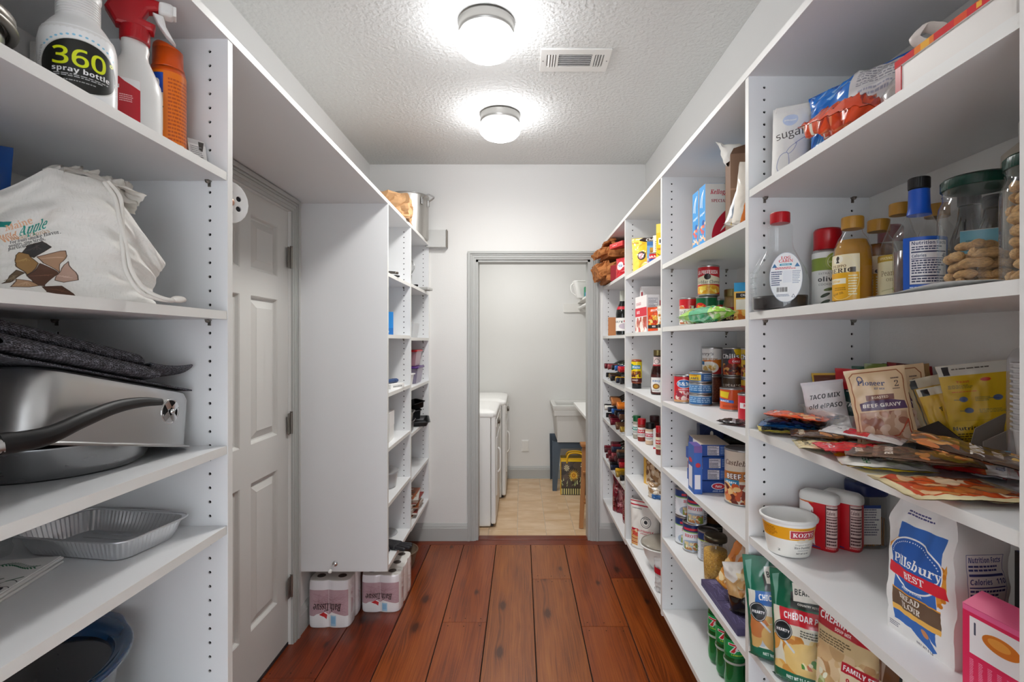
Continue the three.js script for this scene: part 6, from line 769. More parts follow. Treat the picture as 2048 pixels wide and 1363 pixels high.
  bag('pasta_bag', 'clear orange bag of pasta slumped beside the grain jar', 'bag', 1468, 0.662, R2[4] + 0.022, 0.125, 0.165, 0.075, art(170, 200, '#d28a3c', (g) => { g.food(0, 50, 100, 50, ['#e2b070', '#c47a2c', '#f0cf98', '#a8621c'], 90, 8); g.r('#e2782a', 0, 8, 100, 42); g.p('#f2d8b0', [[40, 22], [84, 16], [78, 60], [34, 66]]); g.p('#e8e0e8', [[44, 40], [80, 34], [74, 62], [38, 64]]); g.t('PASTA', 60, 30, 9, '#c85a14', { rot: -8 }); g.lines('#c85a14', 48, 46, 26, 10, 2); g.p('rgba(255,255,255,.6)', [[16, 12], [30, 8], [18, 60]]); g.p('rgba(255,255,255,.5)', [[88, 10], [96, 12], [88, 70]]); }), { seed: 3, wob: 0.013, roll: -26 });  // the translucent white slivers are glints painted on the film
  { const [p, t] = A(1480, 0.82, R2[4]); carton('carton_box', 'white carton with red leaf drawing behind the pasta bag', 'box', p, t, 0.12, 0.2, 0.05, { f: art(90, 130, '#e2d8d0', (g) => { for (let i = 0; i < 7; i++) g.p('#c23a1c', [[50, 70], [22 + i * 9, 10 + (i % 3) * 8], [54, 66]]); g.t('GRAIN', 50, 84, 9, '#444'); }), s: flat('#c9bdb2'), t: flat('#d8d0c8') }, '#ddd2c8'); }
  bag('snack_pouch', 'black based snack pouch with beige window at the near end', 'pouch', 1500, 0.672, R2[4] + 0.022, 0.115, 0.14, 0.06, art(110, 150, '#c99a62', (g) => { g.p('#e6ddd2', [[0, 0], [60, 0], [20, 40], [0, 30]]); g.food(30, 20, 60, 44, ['#d8a868', '#b8783a', '#e8cf9c'], 26, 12); g.r('#17130f', 0, 66, 100, 34); g.ring('#d8d0c8', 58, 82, 8, 7, 2); }), { seed: 5, wob: 0.012, roll: 8 });
  { const Fx = art(90, 300, '#3b3454', (g) => { for (let i = 0; i < 30; i++) g.l(i % 2 ? 'rgba(150,140,190,.35)' : 'rgba(20,16,40,.4)', [[rnd() * 100, rnd() * 100], [rnd() * 100, rnd() * 100]], 2); g.lines('#7a7296', 30, 4, 40, 20, 6); }); carton('foil_box', 'long dark purple wrap box lying along the shelf front under the pouch', 'box', [0.642, R2[4], -1.575], -1, 0.075, 0.02, 0.30, { f: flat('#3b3454'), s: Fx, t: Fx }, '#3b3454', null, 'paper'); }
  // soda bottles with their plastic ring carrier
  { const L = art(200, 90, '#10964a', (g) => { g.r('#0a7a3a', 0, 80, 100, 20); g.t('7', 44, 44, 70, '#d2202c', { st: '#fff', sw: 0.1 }); g.t('up', 56, 40, 46, '#fff', { i: 1 }); g.t('LEMON LIME', 56, 82, 12, '#d8e83a'); g.e('#e2ee4a', 64, 62, 5, 7); });
    const prof0 = [[0, 0.004], [0.014, 0.0], [0.026, 0.001], [0.0315, 0.012], [0.033, 0.03], [0.030, 0.055], [0.0325, 0.082], [0.033, 0.09], [0.033, 0.128], [0.032, 0.136], [0.026, 0.16], [0.016, 0.18], [0.0125, 0.186], [0.0125, 0.198], [0, 0.198]], prof = prof0.map(([r, y]) => [r, y * 1.3]);
    const spots = []; for (let r = 0; r < 3; r++) for (let c = 0; c < 2; c++) spots.push([0.692 + c * 0.07, -1.80 + r * 0.072]);
    let first; spots.forEach(([x, z], i) => { const lab = `green soda bottle with red 7 on the label, ${['farthest', 'middle', 'nearest'][i >> 1]} pair, ${i % 2 ? 'wall side' : 'aisle side'}`; const p = [x, R2[5], z]; if (!first) first = bottle('soda_bottle', lab, 'soda bottle', p, toCam(p, -10), prof, M.sodaGreen, { fill: 0.2, fillM: phy({ color: '#3fd07a', roughness: 0.05, transmission: 0.85, thickness: 0 }), cap: { r: 0.0145, h: 0.018, y: 0.248, m: M.green }, label: { y0: 0.116, y1: 0.17, art: L, fin: 'gloss' } }, 'green soda bottles'); else copyOf(first, lab, p, toCam(p, -10 + i * 7), 'green soda bottles'); });
    const c = thing('ring_carrier', 'white translucent plastic ring carrier round the green soda bottles', 'ring carrier', [0, R2[5] + 0.098, 0]); part('rings', spots.map(([x, z]) => lathe([[0.0335, 0], [0.0345, -0.004], [0.0352, 0], [0.0345, 0.004], [0.0335, 0]], 28).translate(x, 0, z)), phy({ color: '#eef2ea', roughness: 0.3, transmission: 0.5, thickness: 0 }), c).userData.kind = 'stuff'; }
}
{ // ---------- near bay on the right: top shelf ----------
  const at2 = (px, X, Y, off = 0) => { const p = at(px, X, Y); return [p, toCam(p, off)]; };
  { const [p, tn] = at2(1580, 0.652, R1[0], -4); const S = art(150, 300, '#e4e1dc', (g) => { g.e('#b8c6e6', 46, 22, 20, 9); g.t('granulated', 46, 22, 3, '#fff'); g.t('sugar', 48, 42, 16, '#35322f', { n: 1, mw: 76, rot: -8 }); g.l('#8a8fb0', [[62, 58], [84, 50], [88, 52]], 2); g.q('#8a8fb0', [[40, 70], [50, 60], [66, 58], [60, 70], [46, 72]], 1.6); g.q('#7f86ac', [[18, 80], [22, 70], [42, 70], [50, 76], [48, 90], [34, 94], [20, 94], [14, 88], [18, 80]], 1.8); g.lines('#b8b4ae', 16, 97, 60, 3, 1); });
    const t = thing('sugar_bag', 'white paper sugar bag with blue oval on the top shelf', 'sugar bag', p, tn); const b = (s) => { const g = pouchGeo(0.088, 0.175, 0.055, { stand: 1, seed: 3, wob: 0.003, nx: 18, ny: 24, seal: 0.03 }, s), P = g.attributes.position; for (let i = 0; i < P.count; i++) { const v = P.getY(i) / 0.175; P.setZ(i, P.getZ(i) * (v > 0.86 ? 1 : 1.15)); } g.computeVertexNormals(); return g; }; part('front_panel', put(b(1), S), print(S, 'paper'), t); part('back_panel', put(b(-1), flat('#e0ddd8')), print(flat('#e0ddd8'), 'paper'), t); part('folded_top', rbx(0.078, 0.016, 0.02, 0.004, 0, 0.17, -0.006), M.whiteMatte, t); t.rotation.set(-3 * D, tn * D, -2 * D, 'YXZ'); t.position.y += 0.004; }
  { const S = art(330, 260, '#1668cc', (g) => { for (let i = 0; i < 44; i++) { const x = rnd() * 60, y = rnd() * 100; g.p(i % 3 ? 'rgba(190,220,255,.55)' : 'rgba(6,40,120,.5)', [[x, y], [x + rr(6, 16), y - rr(2, 14)], [x + rr(3, 8), y + 3]]); } g.r('#d9d6d6', 46, 6, 54, 80); g.lines('#8a8890', 52, 10, 44, 22, 7); g.r('#d0432c', 62, 60, 12, 14); g.r('#2d63b8', 78, 60, 12, 14); g.lines('#99a', 54, 40, 30, 10, 2); g.r('#0f52ac', 0, 0, 100, 4); g.e('#b02a3a', 12, 60, 4, 6); });  // pale and dark slivers are painted glints and shade of the crinkled film
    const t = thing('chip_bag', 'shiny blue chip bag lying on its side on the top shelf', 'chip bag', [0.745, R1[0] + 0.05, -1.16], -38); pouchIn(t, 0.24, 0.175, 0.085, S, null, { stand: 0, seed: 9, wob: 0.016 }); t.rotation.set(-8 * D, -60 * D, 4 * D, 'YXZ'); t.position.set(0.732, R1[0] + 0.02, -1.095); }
  { const S = art(200, 150, '#d8401c', (g) => { for (let i = 0; i < 26; i++) { const x = rnd() * 100, y = rnd() * 100; g.p(i % 2 ? 'rgba(255,150,90,.55)' : 'rgba(120,14,0,.5)', [[x, y], [x + rr(8, 26), y - rr(4, 20)], [x + rr(3, 14), y + 5]]); } g.p('#e6d0a8', [[52, 24], [100, 4], [100, 14], [60, 34]]); g.l('#f4e4cc', [[44, 50], [60, 40], [100, 26]], 3); });  // crumple highlights and shadows are painted into the orange
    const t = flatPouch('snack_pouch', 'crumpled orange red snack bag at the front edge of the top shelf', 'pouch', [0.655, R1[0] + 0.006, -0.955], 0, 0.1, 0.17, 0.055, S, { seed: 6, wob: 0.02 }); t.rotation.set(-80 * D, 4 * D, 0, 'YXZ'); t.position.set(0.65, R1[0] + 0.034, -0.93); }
  { const p = at(1690, 0.80, R1[0]), t = thing('storage_tub', 'dark purple plastic tub with a round handle at the back of the top shelf', 'tub', [p[0] - 0.005, p[1], p[2]], -30); part('tub_body', skin([[0, 0.9], [0.09, 1], [0.12, 1], [0.13, 0.94]].map(([y, k]) => rring(0.15 * k, 0.09 * k, 0.03, 6).map((q) => [q.x, y + 0.05, q.y]))), M.purple, t); part('tub_foot', rbx(0.12, 0.052, 0.07, 0.02, 0, 0.026, 0), M.purple, t); part('round_handle', [new THREE.CapsuleGeometry(0.02, 0.05, 6, 16).translate(0.045, 0.2, 0), new THREE.CylinderGeometry(0.022, 0.022, 0.012, 20).translate(0.045, 0.185, 0)], M.purple, t); }
  { const t = thing('flat_box', 'large flat white box with red and gold edge at the top shelf front', 'box', [0.715, R1[0], -0.72]); part('box_base', rbx(0.225, 0.045, 0.20, 0.003, 0, 0.0225, 0), std('#e9e4de', 0.4), t); const rt = art(400, 30, '#c61a20', (g) => { g.r('#e8701c', 20, 0, 18, 100); g.r('#f0a02c', 26, 0, 8, 100); g.r('#d8401c', 55, 0, 10, 100); g.r('#f0a02c', 72, 10, 4, 70); }); part('box_lid', boxGeo(0.230, 0.011, 0.205, { l: rt, f: flat('#c61a20'), r: rt, t: flat('#e4dcd6') }).translate(0, 0.0445, 0), print(rt, 'paper'), t); part('corner_band', [bx(0.0015, 0.045, 0.012, -0.1135, 0.0225, -0.096), bx(0.0015, 0.003, 0.2, -0.1135, 0.0015, 0)], M.red, t);
    const f = phy({ color: '#f4efec', roughness: 0.18, transmission: 0.75, thickness: 0, side: THREE.DoubleSide }), w = thing('plastic_bag', 'thin clear plastic bag with knotted handles behind the flat white box', 'bag', [0.725, R1[0], -0.875]);
    part('bag_film', crumple(skin([[0, 1, 0.6], [0.3, 1.05, 1], [0.6, 0.9, 0.9], [0.85, 0.5, 0.6], [1, 0.2, 0.3]].map(([k, a, b]) => Array.from({ length: 24 }, (_, i) => { const q = i / 24 * Math.PI * 2; return [Math.cos(q) * 0.075 * a - 0.02, 0.004 + k * 0.085, Math.sin(q) * 0.06 * b]; }))), 0.010, 26, 6), f, w);
    const loop = (pts, w2) => { const c = new THREE.CatmullRomCurve3(pts.map((q) => V3(...q))), n = 40, rings = []; for (let k = 0; k <= n; k++) { const p = c.getPoint(k / n), tg = c.getTangent(k / n), side = new THREE.Vector3().crossVectors(tg, V3(0.25, 0.2, 1)).normalize(), up = new THREE.Vector3().crossVectors(side, tg), ww = w2 * (0.45 + 0.55 * Math.sin(Math.PI * k / n)); rings.push(Array.from({ length: 12 }, (_, i) => { const a = i / 12 * Math.PI * 2, x = ww * Math.cos(a), y = 0.004 * Math.sin(a); return [p.x + up.x * x + side.x * y, p.y + up.y * x + side.y * y, p.z + up.z * x + side.z * y]; })); } return crumple(skin(rings), 0.003, 40, 5, false); };
    part('knotted_handles', [loop([[0.0, 0.085, 0.0], [0.01, 0.12, 0.0], [-0.005, 0.145, -0.005], [-0.028, 0.15, -0.012], [-0.038, 0.135, -0.018], [-0.02, 0.122, -0.01], [0.003, 0.11, 0.0]], 0.012), loop([[0.0, 0.09, 0.0], [0.02, 0.125, 0.012], [0.034, 0.12, 0.02], [0.02, 0.10, 0.01]], 0.010)], phy({ color: '#fbf1ea', roughness: 0.35, transmission: 0.15, thickness: 0, side: THREE.DoubleSide }), w); }
}
{ // ---------- bottles and peanut jars ----------
  const Y = R1[1], P = (px, X) => at(px, X, Y);
  { const p = P(1560, 0.637), t = thing('syrup_bottle', 'clear syrup bottle with red cap, almost empty, oval white label', 'syrup bottle', p, toCam(p, -6));
    const prof = [[0, 0], [0.058, 0.001], [0.062, 0.006], [0.0625, 0.03], [0.062, 0.075], [0.056, 0.1], [0.043, 0.125], [0.031, 0.15], [0.028, 0.165], [0.0285, 0.205], [0.0235, 0.212], [0.018, 0.215], [0.018, 0.222], [0, 0.222]];
    const A = art(170, 280, '#eef0f4', (g) => { g.t('LOG', 50, 11, 8, '#c01a24', { f: 'serif' }); g.t('CABIN', 50, 17.5, 8, '#c01a24', { f: 'serif', mw: 54 }); g.r('#2f86a8', 32, 23, 36, 4); g.t('SUGAR FREE', 50, 25, 2.8, '#fff'); g.p('#3a6a9c', [[8, 30], [16, 22], [24, 30]]); g.p('#3a6a9c', [[76, 30], [84, 22], [92, 30]]); g.lines('#c0303a', 18, 30, 64, 5, 2); g.lines('#3a4668', 6, 38, 34, 30, 7); g.r('#dde2ea', 42, 37, 26, 24); g.lines('#8894ac', 70, 38, 24, 26, 8); g.bars(22, 69, 34, 11); g.lines('#666f88', 22, 84, 44, 5, 2); g.l('#556', [[68, 90], [73, 84], [78, 90], [68, 90]], 1.2); g.ring('#8a93a8', 50, 50, 49.4, 49.4, 1.2); });
    bottleIn(t, prof, M.clear, { sx: 0.62, fill: 0.036, fillM: M.syrup, cap: { r: 0.0225, h: 0.026, y: 0.214, m: M.red } });
    part('label', put(skin([0.002, 0.5, 1].map((k) => Array.from({ length: 40 }, (_, i) => { const a = i / 40 * Math.PI * 2, x = 0.0355 * k * Math.cos(a), y = 0.078 + 0.060 * k * Math.sin(a); return [x + 0.016, y, 0.0395 - 0.006 * Math.max(0, (y - 0.09) / 0.05) - 6 * x * x * 0.6]; })), true, false), { ...A, u0: 0, u1: 0, v0: 0, v1: 0 }), print(A, 'gloss'), t);
    const L = t.children[t.children.length - 1].geometry, q = L.attributes.position, u = L.attributes.uv; for (let i = 0; i < q.count; i++) u.setXY(i, A.u0 + (A.u1 - A.u0) * ((q.getX(i) - 0.016) / 0.0355 * 0.5 + 0.5), A.v0 + (A.v1 - A.v0) * ((q.getY(i) - 0.078) / 0.06 * 0.5 + 0.5));
    part('grip_handle', [tube([[-0.03, 0.142, 0], [-0.046, 0.118, 0], [-0.0585, 0.09, 0], [-0.0605, 0.055, 0], [-0.058, 0.03, 0]], 0.007, 30, 10), ...[0, 1, 2, 3, 4].map((i) => new THREE.TorusGeometry(0.0075, 0.0016, 6, 16).rotateX(Math.PI / 2).translate(-0.0595, 0.045 + i * 0.013, 0))], M.clear, t); }
  { const p = P(1655, 0.748), A = art(300, 260, '#dfe1de', (g) => { g.r('#768a35', 0, 10, 100, 22); g.e('#8ea23a', 58, 18, 12, 17); g.ring('#dfe6c8', 58, 18, 9.5, 13, 0.6); g.t('Grove & Home', 58, 18, 5, '#eef2dc', { i: 1, f: 'serif', mw: 17 }); g.t('EXTRA VIRGIN', 52, 38, 5, '#777', { n: 1, mw: 26 }); g.t('olive oil', 55, 48, 11, '#22262a', { mw: 34 }); g.t('COOKING SPRAY', 54, 57, 5, '#666', { n: 1, mw: 30 }); for (const [x, y, a] of [[46, 76, -1], [60, 74, 1], [46, 88, -1], [60, 86, 1], [50, 66, -0.4], [56, 66, 0.5]]) g.e(a % 1 ? '#4a5a2a' : '#263324', x, y, 5.5, 2.6, a * 0.6); g.l('#3c4a2a', [[53, 96], [53, 64]], 0.7); g.e('#2b3826', 57, 80, 2.2, 3.4); g.e('#2b3826', 49, 92, 2.2, 3.4); g.e('#4d5a30', 61, 93, 2.2, 3.4); });
    bottle('cooking_spray', 'pale cooking spray can with bright red cap and olive drawing', 'spray can', p, toCam(p, 6), [[0, 0], [0.0325, 0], [0.0335, 0.003], [0.0335, 0.138], [0.030, 0.148], [0, 0.148]], M.tin, { cap: { r: 0.0305, h: 0.052, y: 0.146, m: M.red, smooth: 1 }, label: { y0: 0.003, y1: 0.139, art: A, fin: 'gloss' } }); }
  const oilProf = [[0, 0], [0.034, 0.001], [0.0375, 0.006], [0.038, 0.1], [0.036, 0.125], [0.028, 0.148], [0.019, 0.162], [0.0175, 0.176], [0, 0.176]], ochreCap = (y) => ({ r: 0.0215, h: 0.026, y, m: M.ochre });
  const Be = art(150, 210, '#e39c1c', (g) => { g.r('#ecd8ae', 0, 0, 100, 40); g.e('#f2e6cc', 42, 10, 16, 10); g.e('#38302a', 42, 8, 5, 5); g.p('#38302a', [[36, 18], [42, 10], [48, 18]]); g.t('FILIPPO', 44, 25, 8, '#5a3c1c', { f: 'serif', mw: 46 }); g.t('BERIO', 48, 35, 13, '#2f2418', { f: 'serif', mw: 80, fit: 1 }); g.r('#2f2418', 76, 29, 14, 11); g.r('#f4e6c8', 4, 52, 62, 12); g.t('Olive', 34, 58, 8, '#d8a030', { i: 1, f: 'serif' }); g.lines('#8a5c10', 30, 72, 40, 8, 2); g.lines('#fff0c0', 72, 46, 24, 46, 8); g.t('OLIVE OIL', 40, 86, 6, '#6a4410', { rot: -12 }); g.ring('#f4dca0', 50, 50, 49, 49, 1.5); });
  { const p = P(1705, 0.725); bottle('oil_bottle', 'olive oil bottle with ochre cap and orange label, the golden one in front', 'oil bottle', p, toCam(p, -22), oilProf, M.clear, { fill: 0.145, fillM: M.oil, cap: ochreCap(0.17), label: { y0: 0.014, y1: 0.112, art: Be, open: 112, fin: 'gloss', turn: -14 } });
    const q = P(1757, 0.80); bottle('oil_bottle', 'darker olive oil bottle with ochre cap standing behind the golden one', 'oil bottle', q, toCam(q, -10), oilProf, M.clear, { fill: 0.14, fillM: M.darkoil, cap: ochreCap(0.17), label: { y0: 0.014, y1: 0.112, art: Be, open: 150, fin: 'gloss', turn: -30 } }); }
  { const p = P(1800, 0.785), A = art(240, 190, '#ded3a8', (g) => { g.r('#a8862c', 0, 0, 100, 14); g.t('SPECIALTY', 40, 7, 8, '#f0e4bc', { mw: 30, f: 'serif' }); g.t('Peanut', 44, 40, 15, '#5a4a2a', { f: 'serif', n: 1, mw: 30 }); g.t('OIL', 44, 54, 9, '#6a5a36', { f: 'serif', n: 1 }); g.p('#7a9a4a', [[46, 74], [54, 68], [58, 76], [50, 80]]); g.l('#a8a070', [[30, 78], [48, 74]], 1); g.r('#9c1820', 26, 88, 40, 12); });
    bottle('oil_bottle', 'peanut oil bottle with cream label and ochre cap', 'oil bottle', p, toCam(p, -14), [[0, 0], [0.035, 0.001], [0.038, 0.006], [0.038, 0.1], [0.034, 0.122], [0.024, 0.15], [0.0165, 0.178], [0.016, 0.19], [0, 0.19]], M.clear, { fill: 0.10, fillM: M.paleoil, cap: { r: 0.0195, h: 0.024, y: 0.186, m: M.ochre }, label: { y0: 0.008, y1: 0.102, art: A, open: 190, fin: 'gloss' } }); }
  { const p = P(1781, 0.868); bottle('aerosol_can', 'dark red capped can hidden behind the peanut oil', 'spray can', p, 0, [[0, 0], [0.026, 0], [0.027, 0.004], [0.027, 0.15], [0.024, 0.158], [0, 0.158]], std('#c8c4bc', 0.3), { cap: { r: 0.0255, h: 0.04, y: 0.156, m: std('#8a0f1c', 0.3), smooth: 1 } }); }
  { const p = P(1838, 0.735), A = art(230, 210, '#1b4aa8', (g) => { g.nut(12, 6, 70, 74, '#1d2448', '#e6e0e6'); g.t('40', 74, 32, 10, '#1d2448'); g.lines('#c8d4ee', 12, 84, 70, 12, 3); });
    const t = bottle('sauce_bottle', 'wine vinegar bottle with blue neck band, black cap and blue nutrition label', 'sauce bottle', p, toCam(p, 4), [[0, 0], [0.036, 0.001], [0.040, 0.006], [0.0405, 0.11], [0.038, 0.124], [0.027, 0.142], [0.019, 0.156], [0.0165, 0.17], [0.0155, 0.21], [0, 0.21]], M.clear, { fill: 0.092, fillM: M.soy, cap: { r: 0.0172, h: 0.02, y: 0.206, m: M.black }, label: [{ y0: 0.006, y1: 0.112, art: A, open: 125, turn: 24, fin: 'gloss' }, { y0: 0.158, y1: 0.204, art: flat('#1448b0'), name: 'neck_band', fin: 'gloss' }] }); }
  { const p = P(1874, 0.862); bottle('oil_bottle', 'pale oil bottle with ochre cap half hidden by the blue neck band bottle', 'oil bottle', p, toCam(p), oilProf.map(([r, y]) => [r, y * 1.06]), M.clear, { fill: 0.11, fillM: M.paleoil, cap: ochreCap(0.182) });
    const q = P(1938, 0.868); bottle('sauce_bottle', 'black capped bottle behind the big peanut jar', 'sauce bottle', q, 0, [[0, 0], [0.026, 0.001], [0.029, 0.006], [0.029, 0.12], [0.018, 0.16], [0.0155, 0.19], [0, 0.19]], M.glassDark, { cap: { r: 0.018, h: 0.022, y: 0.188, m: M.black } });
    const r = P(1990, 0.868); bottle('sauce_bottle', 'second black capped bottle in the corner behind the peanut jars', 'sauce bottle', r, 0, [[0, 0], [0.026, 0.001], [0.029, 0.006], [0.029, 0.12], [0.018, 0.15], [0.0155, 0.172], [0, 0.172]], M.glassDark, { cap: { r: 0.018, h: 0.022, y: 0.170, m: M.black } }); }
  { // whole peanuts: one shell shape in three sizes, each nut its own thing
    const shell = () => { const n = 18, rings = []; for (let j = 0; j <= n; j++) { const u = j / n, r = 0.0088 * Math.sqrt(Math.max(0.004, Math.sin(Math.PI * u))) * (1 - 0.24 * Math.exp(-Math.pow((u - 0.48) / 0.14, 2))); rings.push(Array.from({ length: 18 }, (_, i) => { const a = i / 18 * Math.PI * 2, k = r * (1 + 0.05 * Math.cos(a * 9) + 0.05 * noise(u * 14, a * 3, 5)); return [k * Math.cos(a) + 0.0016 * Math.sin(u * 3.1), u * 0.04 - 0.02, k * Math.sin(a)]; })); } return skin(rings); };
    const nutTex = canvasTex(128, 128, (x, y) => { const v = 0.86 + 0.14 * noise(x / 7, y / 16, 4) + 0.10 * noise(x / 2.5, y / 2.5, 8); return [226 * v, 178 * v, 116 * v]; }, [1, 1]), nm = std('#ffffff', 0.85, 0, { map: nutTex, bumpMap: nutTex, bumpScale: 0.001 }), sg = shell();
    const fillJar = (c, R, y0, n, fill) => { let first, k = 0; for (let i = 0; i < n; i++) { const lay = Math.floor(i / fill), a = i * 2.399 + lay * 0.7, rad = (R - 0.014) * Math.sqrt(((i % fill) + 0.5) / fill), p = [c[0] + rad * Math.cos(a), y0 + 0.013 + lay * 0.0155 + rr(0, 0.004), c[2] + rad * Math.sin(a)]; const t = thing('peanut', null, 'peanut', p, 0, c[3]); const m = new THREE.Mesh(sg, nm); m.name = 'shell'; m.castShadow = m.receiveShadow = true; t.add(m); const s = rr(0.9, 1.15); t.scale.set(s, s, s); const tangent = rad > R * 0.55 ? a + Math.PI / 2 : rr(0, 6); t.rotation.set(0, -tangent, Math.PI / 2 + rr(-0.3, 0.3), 'YXZ'); if (rad > R * 0.55) { t.rotation.set(0, -tangent, Math.PI / 2 + rr(-0.12, 0.12), 'YXZ'); } t.userData.label = c[4]; } };
    const lidTop = (r, y, m) => [ridged(r, 0.016, y, 60, 0.0006), lathe([[r * 0.98, y + 0.014], [r * 0.93, y + 0.018], [r * 0.9, y + 0.0165], [0, y + 0.0165]], 48)];
    const jar = (lab, p, R, H, ph) => { const t = thing('glass_jar', lab, 'jar', p); part('glass_wall', lathe([[0, 0.001], [R * 0.9, 0], [R * 0.98, 0.006], [R, 0.014], [R, H * 0.72], [R * 0.97, H * 0.8], [R * 0.88, H * 0.86], [R * 0.87, H * 0.9], [R * 0.89, H * 0.91], [R * 0.87, H * 0.92], [R * 0.89, H * 0.945], [R * 0.87, H * 0.955], [R * 0.87, H]], 56), M.clear, t); part('lid', lidTop(R * 0.93, H - 0.008), std('#06382c', 0.22), t); return t; };
    const p1 = [0.745, Y + 0.0015, -0.833], p2 = [0.722, Y + 0.0015, -0.7]; jar('big clear glass jar half full of peanuts with green lid', p1, 0.0535, 0.180, 0); jar('clear glass jar filled to the top with peanuts at the panel', p2, 0.051, 0.172, 0);
    fillJar([...p1, 'peanuts in the half full jar', 'tan whole peanut in its shell inside the half full jar'], 0.0525, p1[1], 40, 9); fillJar([...p2, 'peanuts in the full jar', 'tan whole peanut in its shell inside the full jar by the panel'], 0.05, p2[1], 72, 8);
    const lb = carton('price_card', 'light blue and white paper slip standing behind the peanut jar', 'card', [0.80, Y, -0.895], -40, 0.05, 0.12, 0.004, { f: art(70, 130, '#e9ecee', (g) => { g.p('#57b4d4', [[0, 0], [100, 0], [100, 50], [0, 66]]); g.lines('#2a7f9c', 16, 14, 66, 26, 4); }) }, '#e6eaec');
    const c = thing('paper_towel', 'thin white paper sheet under the jars, curling at the front', 'paper', [0.674, Y + 0.0008, -0.765]); const g = new THREE.PlaneGeometry(0.155, 0.24, 10, 24).rotateX(-Math.PI / 2), q = g.attributes.position; for (let i = 0; i < q.count; i++) { const x = q.getX(i), z = q.getZ(i), e = Math.max(0, (-x - 0.04) / 0.04); q.setY(i, 0.0002 + e * (0.001 + 0.008 * Math.pow(Math.max(0, Math.sin(z * 13 + 1.1)), 2))); } g.computeVertexNormals(); part('sheet', g, std('#efede9', 0.85, 0, { side: THREE.DoubleSide }), c); }
  { const p = [0.842, Y, -0.83], t = thing('shaker', 'tall pale ribbed plastic shaker with white screw top', 'shaker', p); const m = std('#c4bcae', 0.45); part('shaker_body', lathe([[0, 0], [0.04, 0.001], [0.043, 0.006], [0.044, 0.2], [0.048, 0.21], [0.047, 0.235], [0.03, 0.25], [0.022, 0.256], [0.022, 0.26], [0, 0.26]], 40), m, t); part('ribs', Array.from({ length: 24 }, (_, i) => bx(0.003, 0.13, 0.004, 0.0435, 0.13, 0).rotateY(i * Math.PI / 12)), m, t); part('screw_top', ridged(0.026, 0.032, 0.256), M.whiteMatte, t); }
}
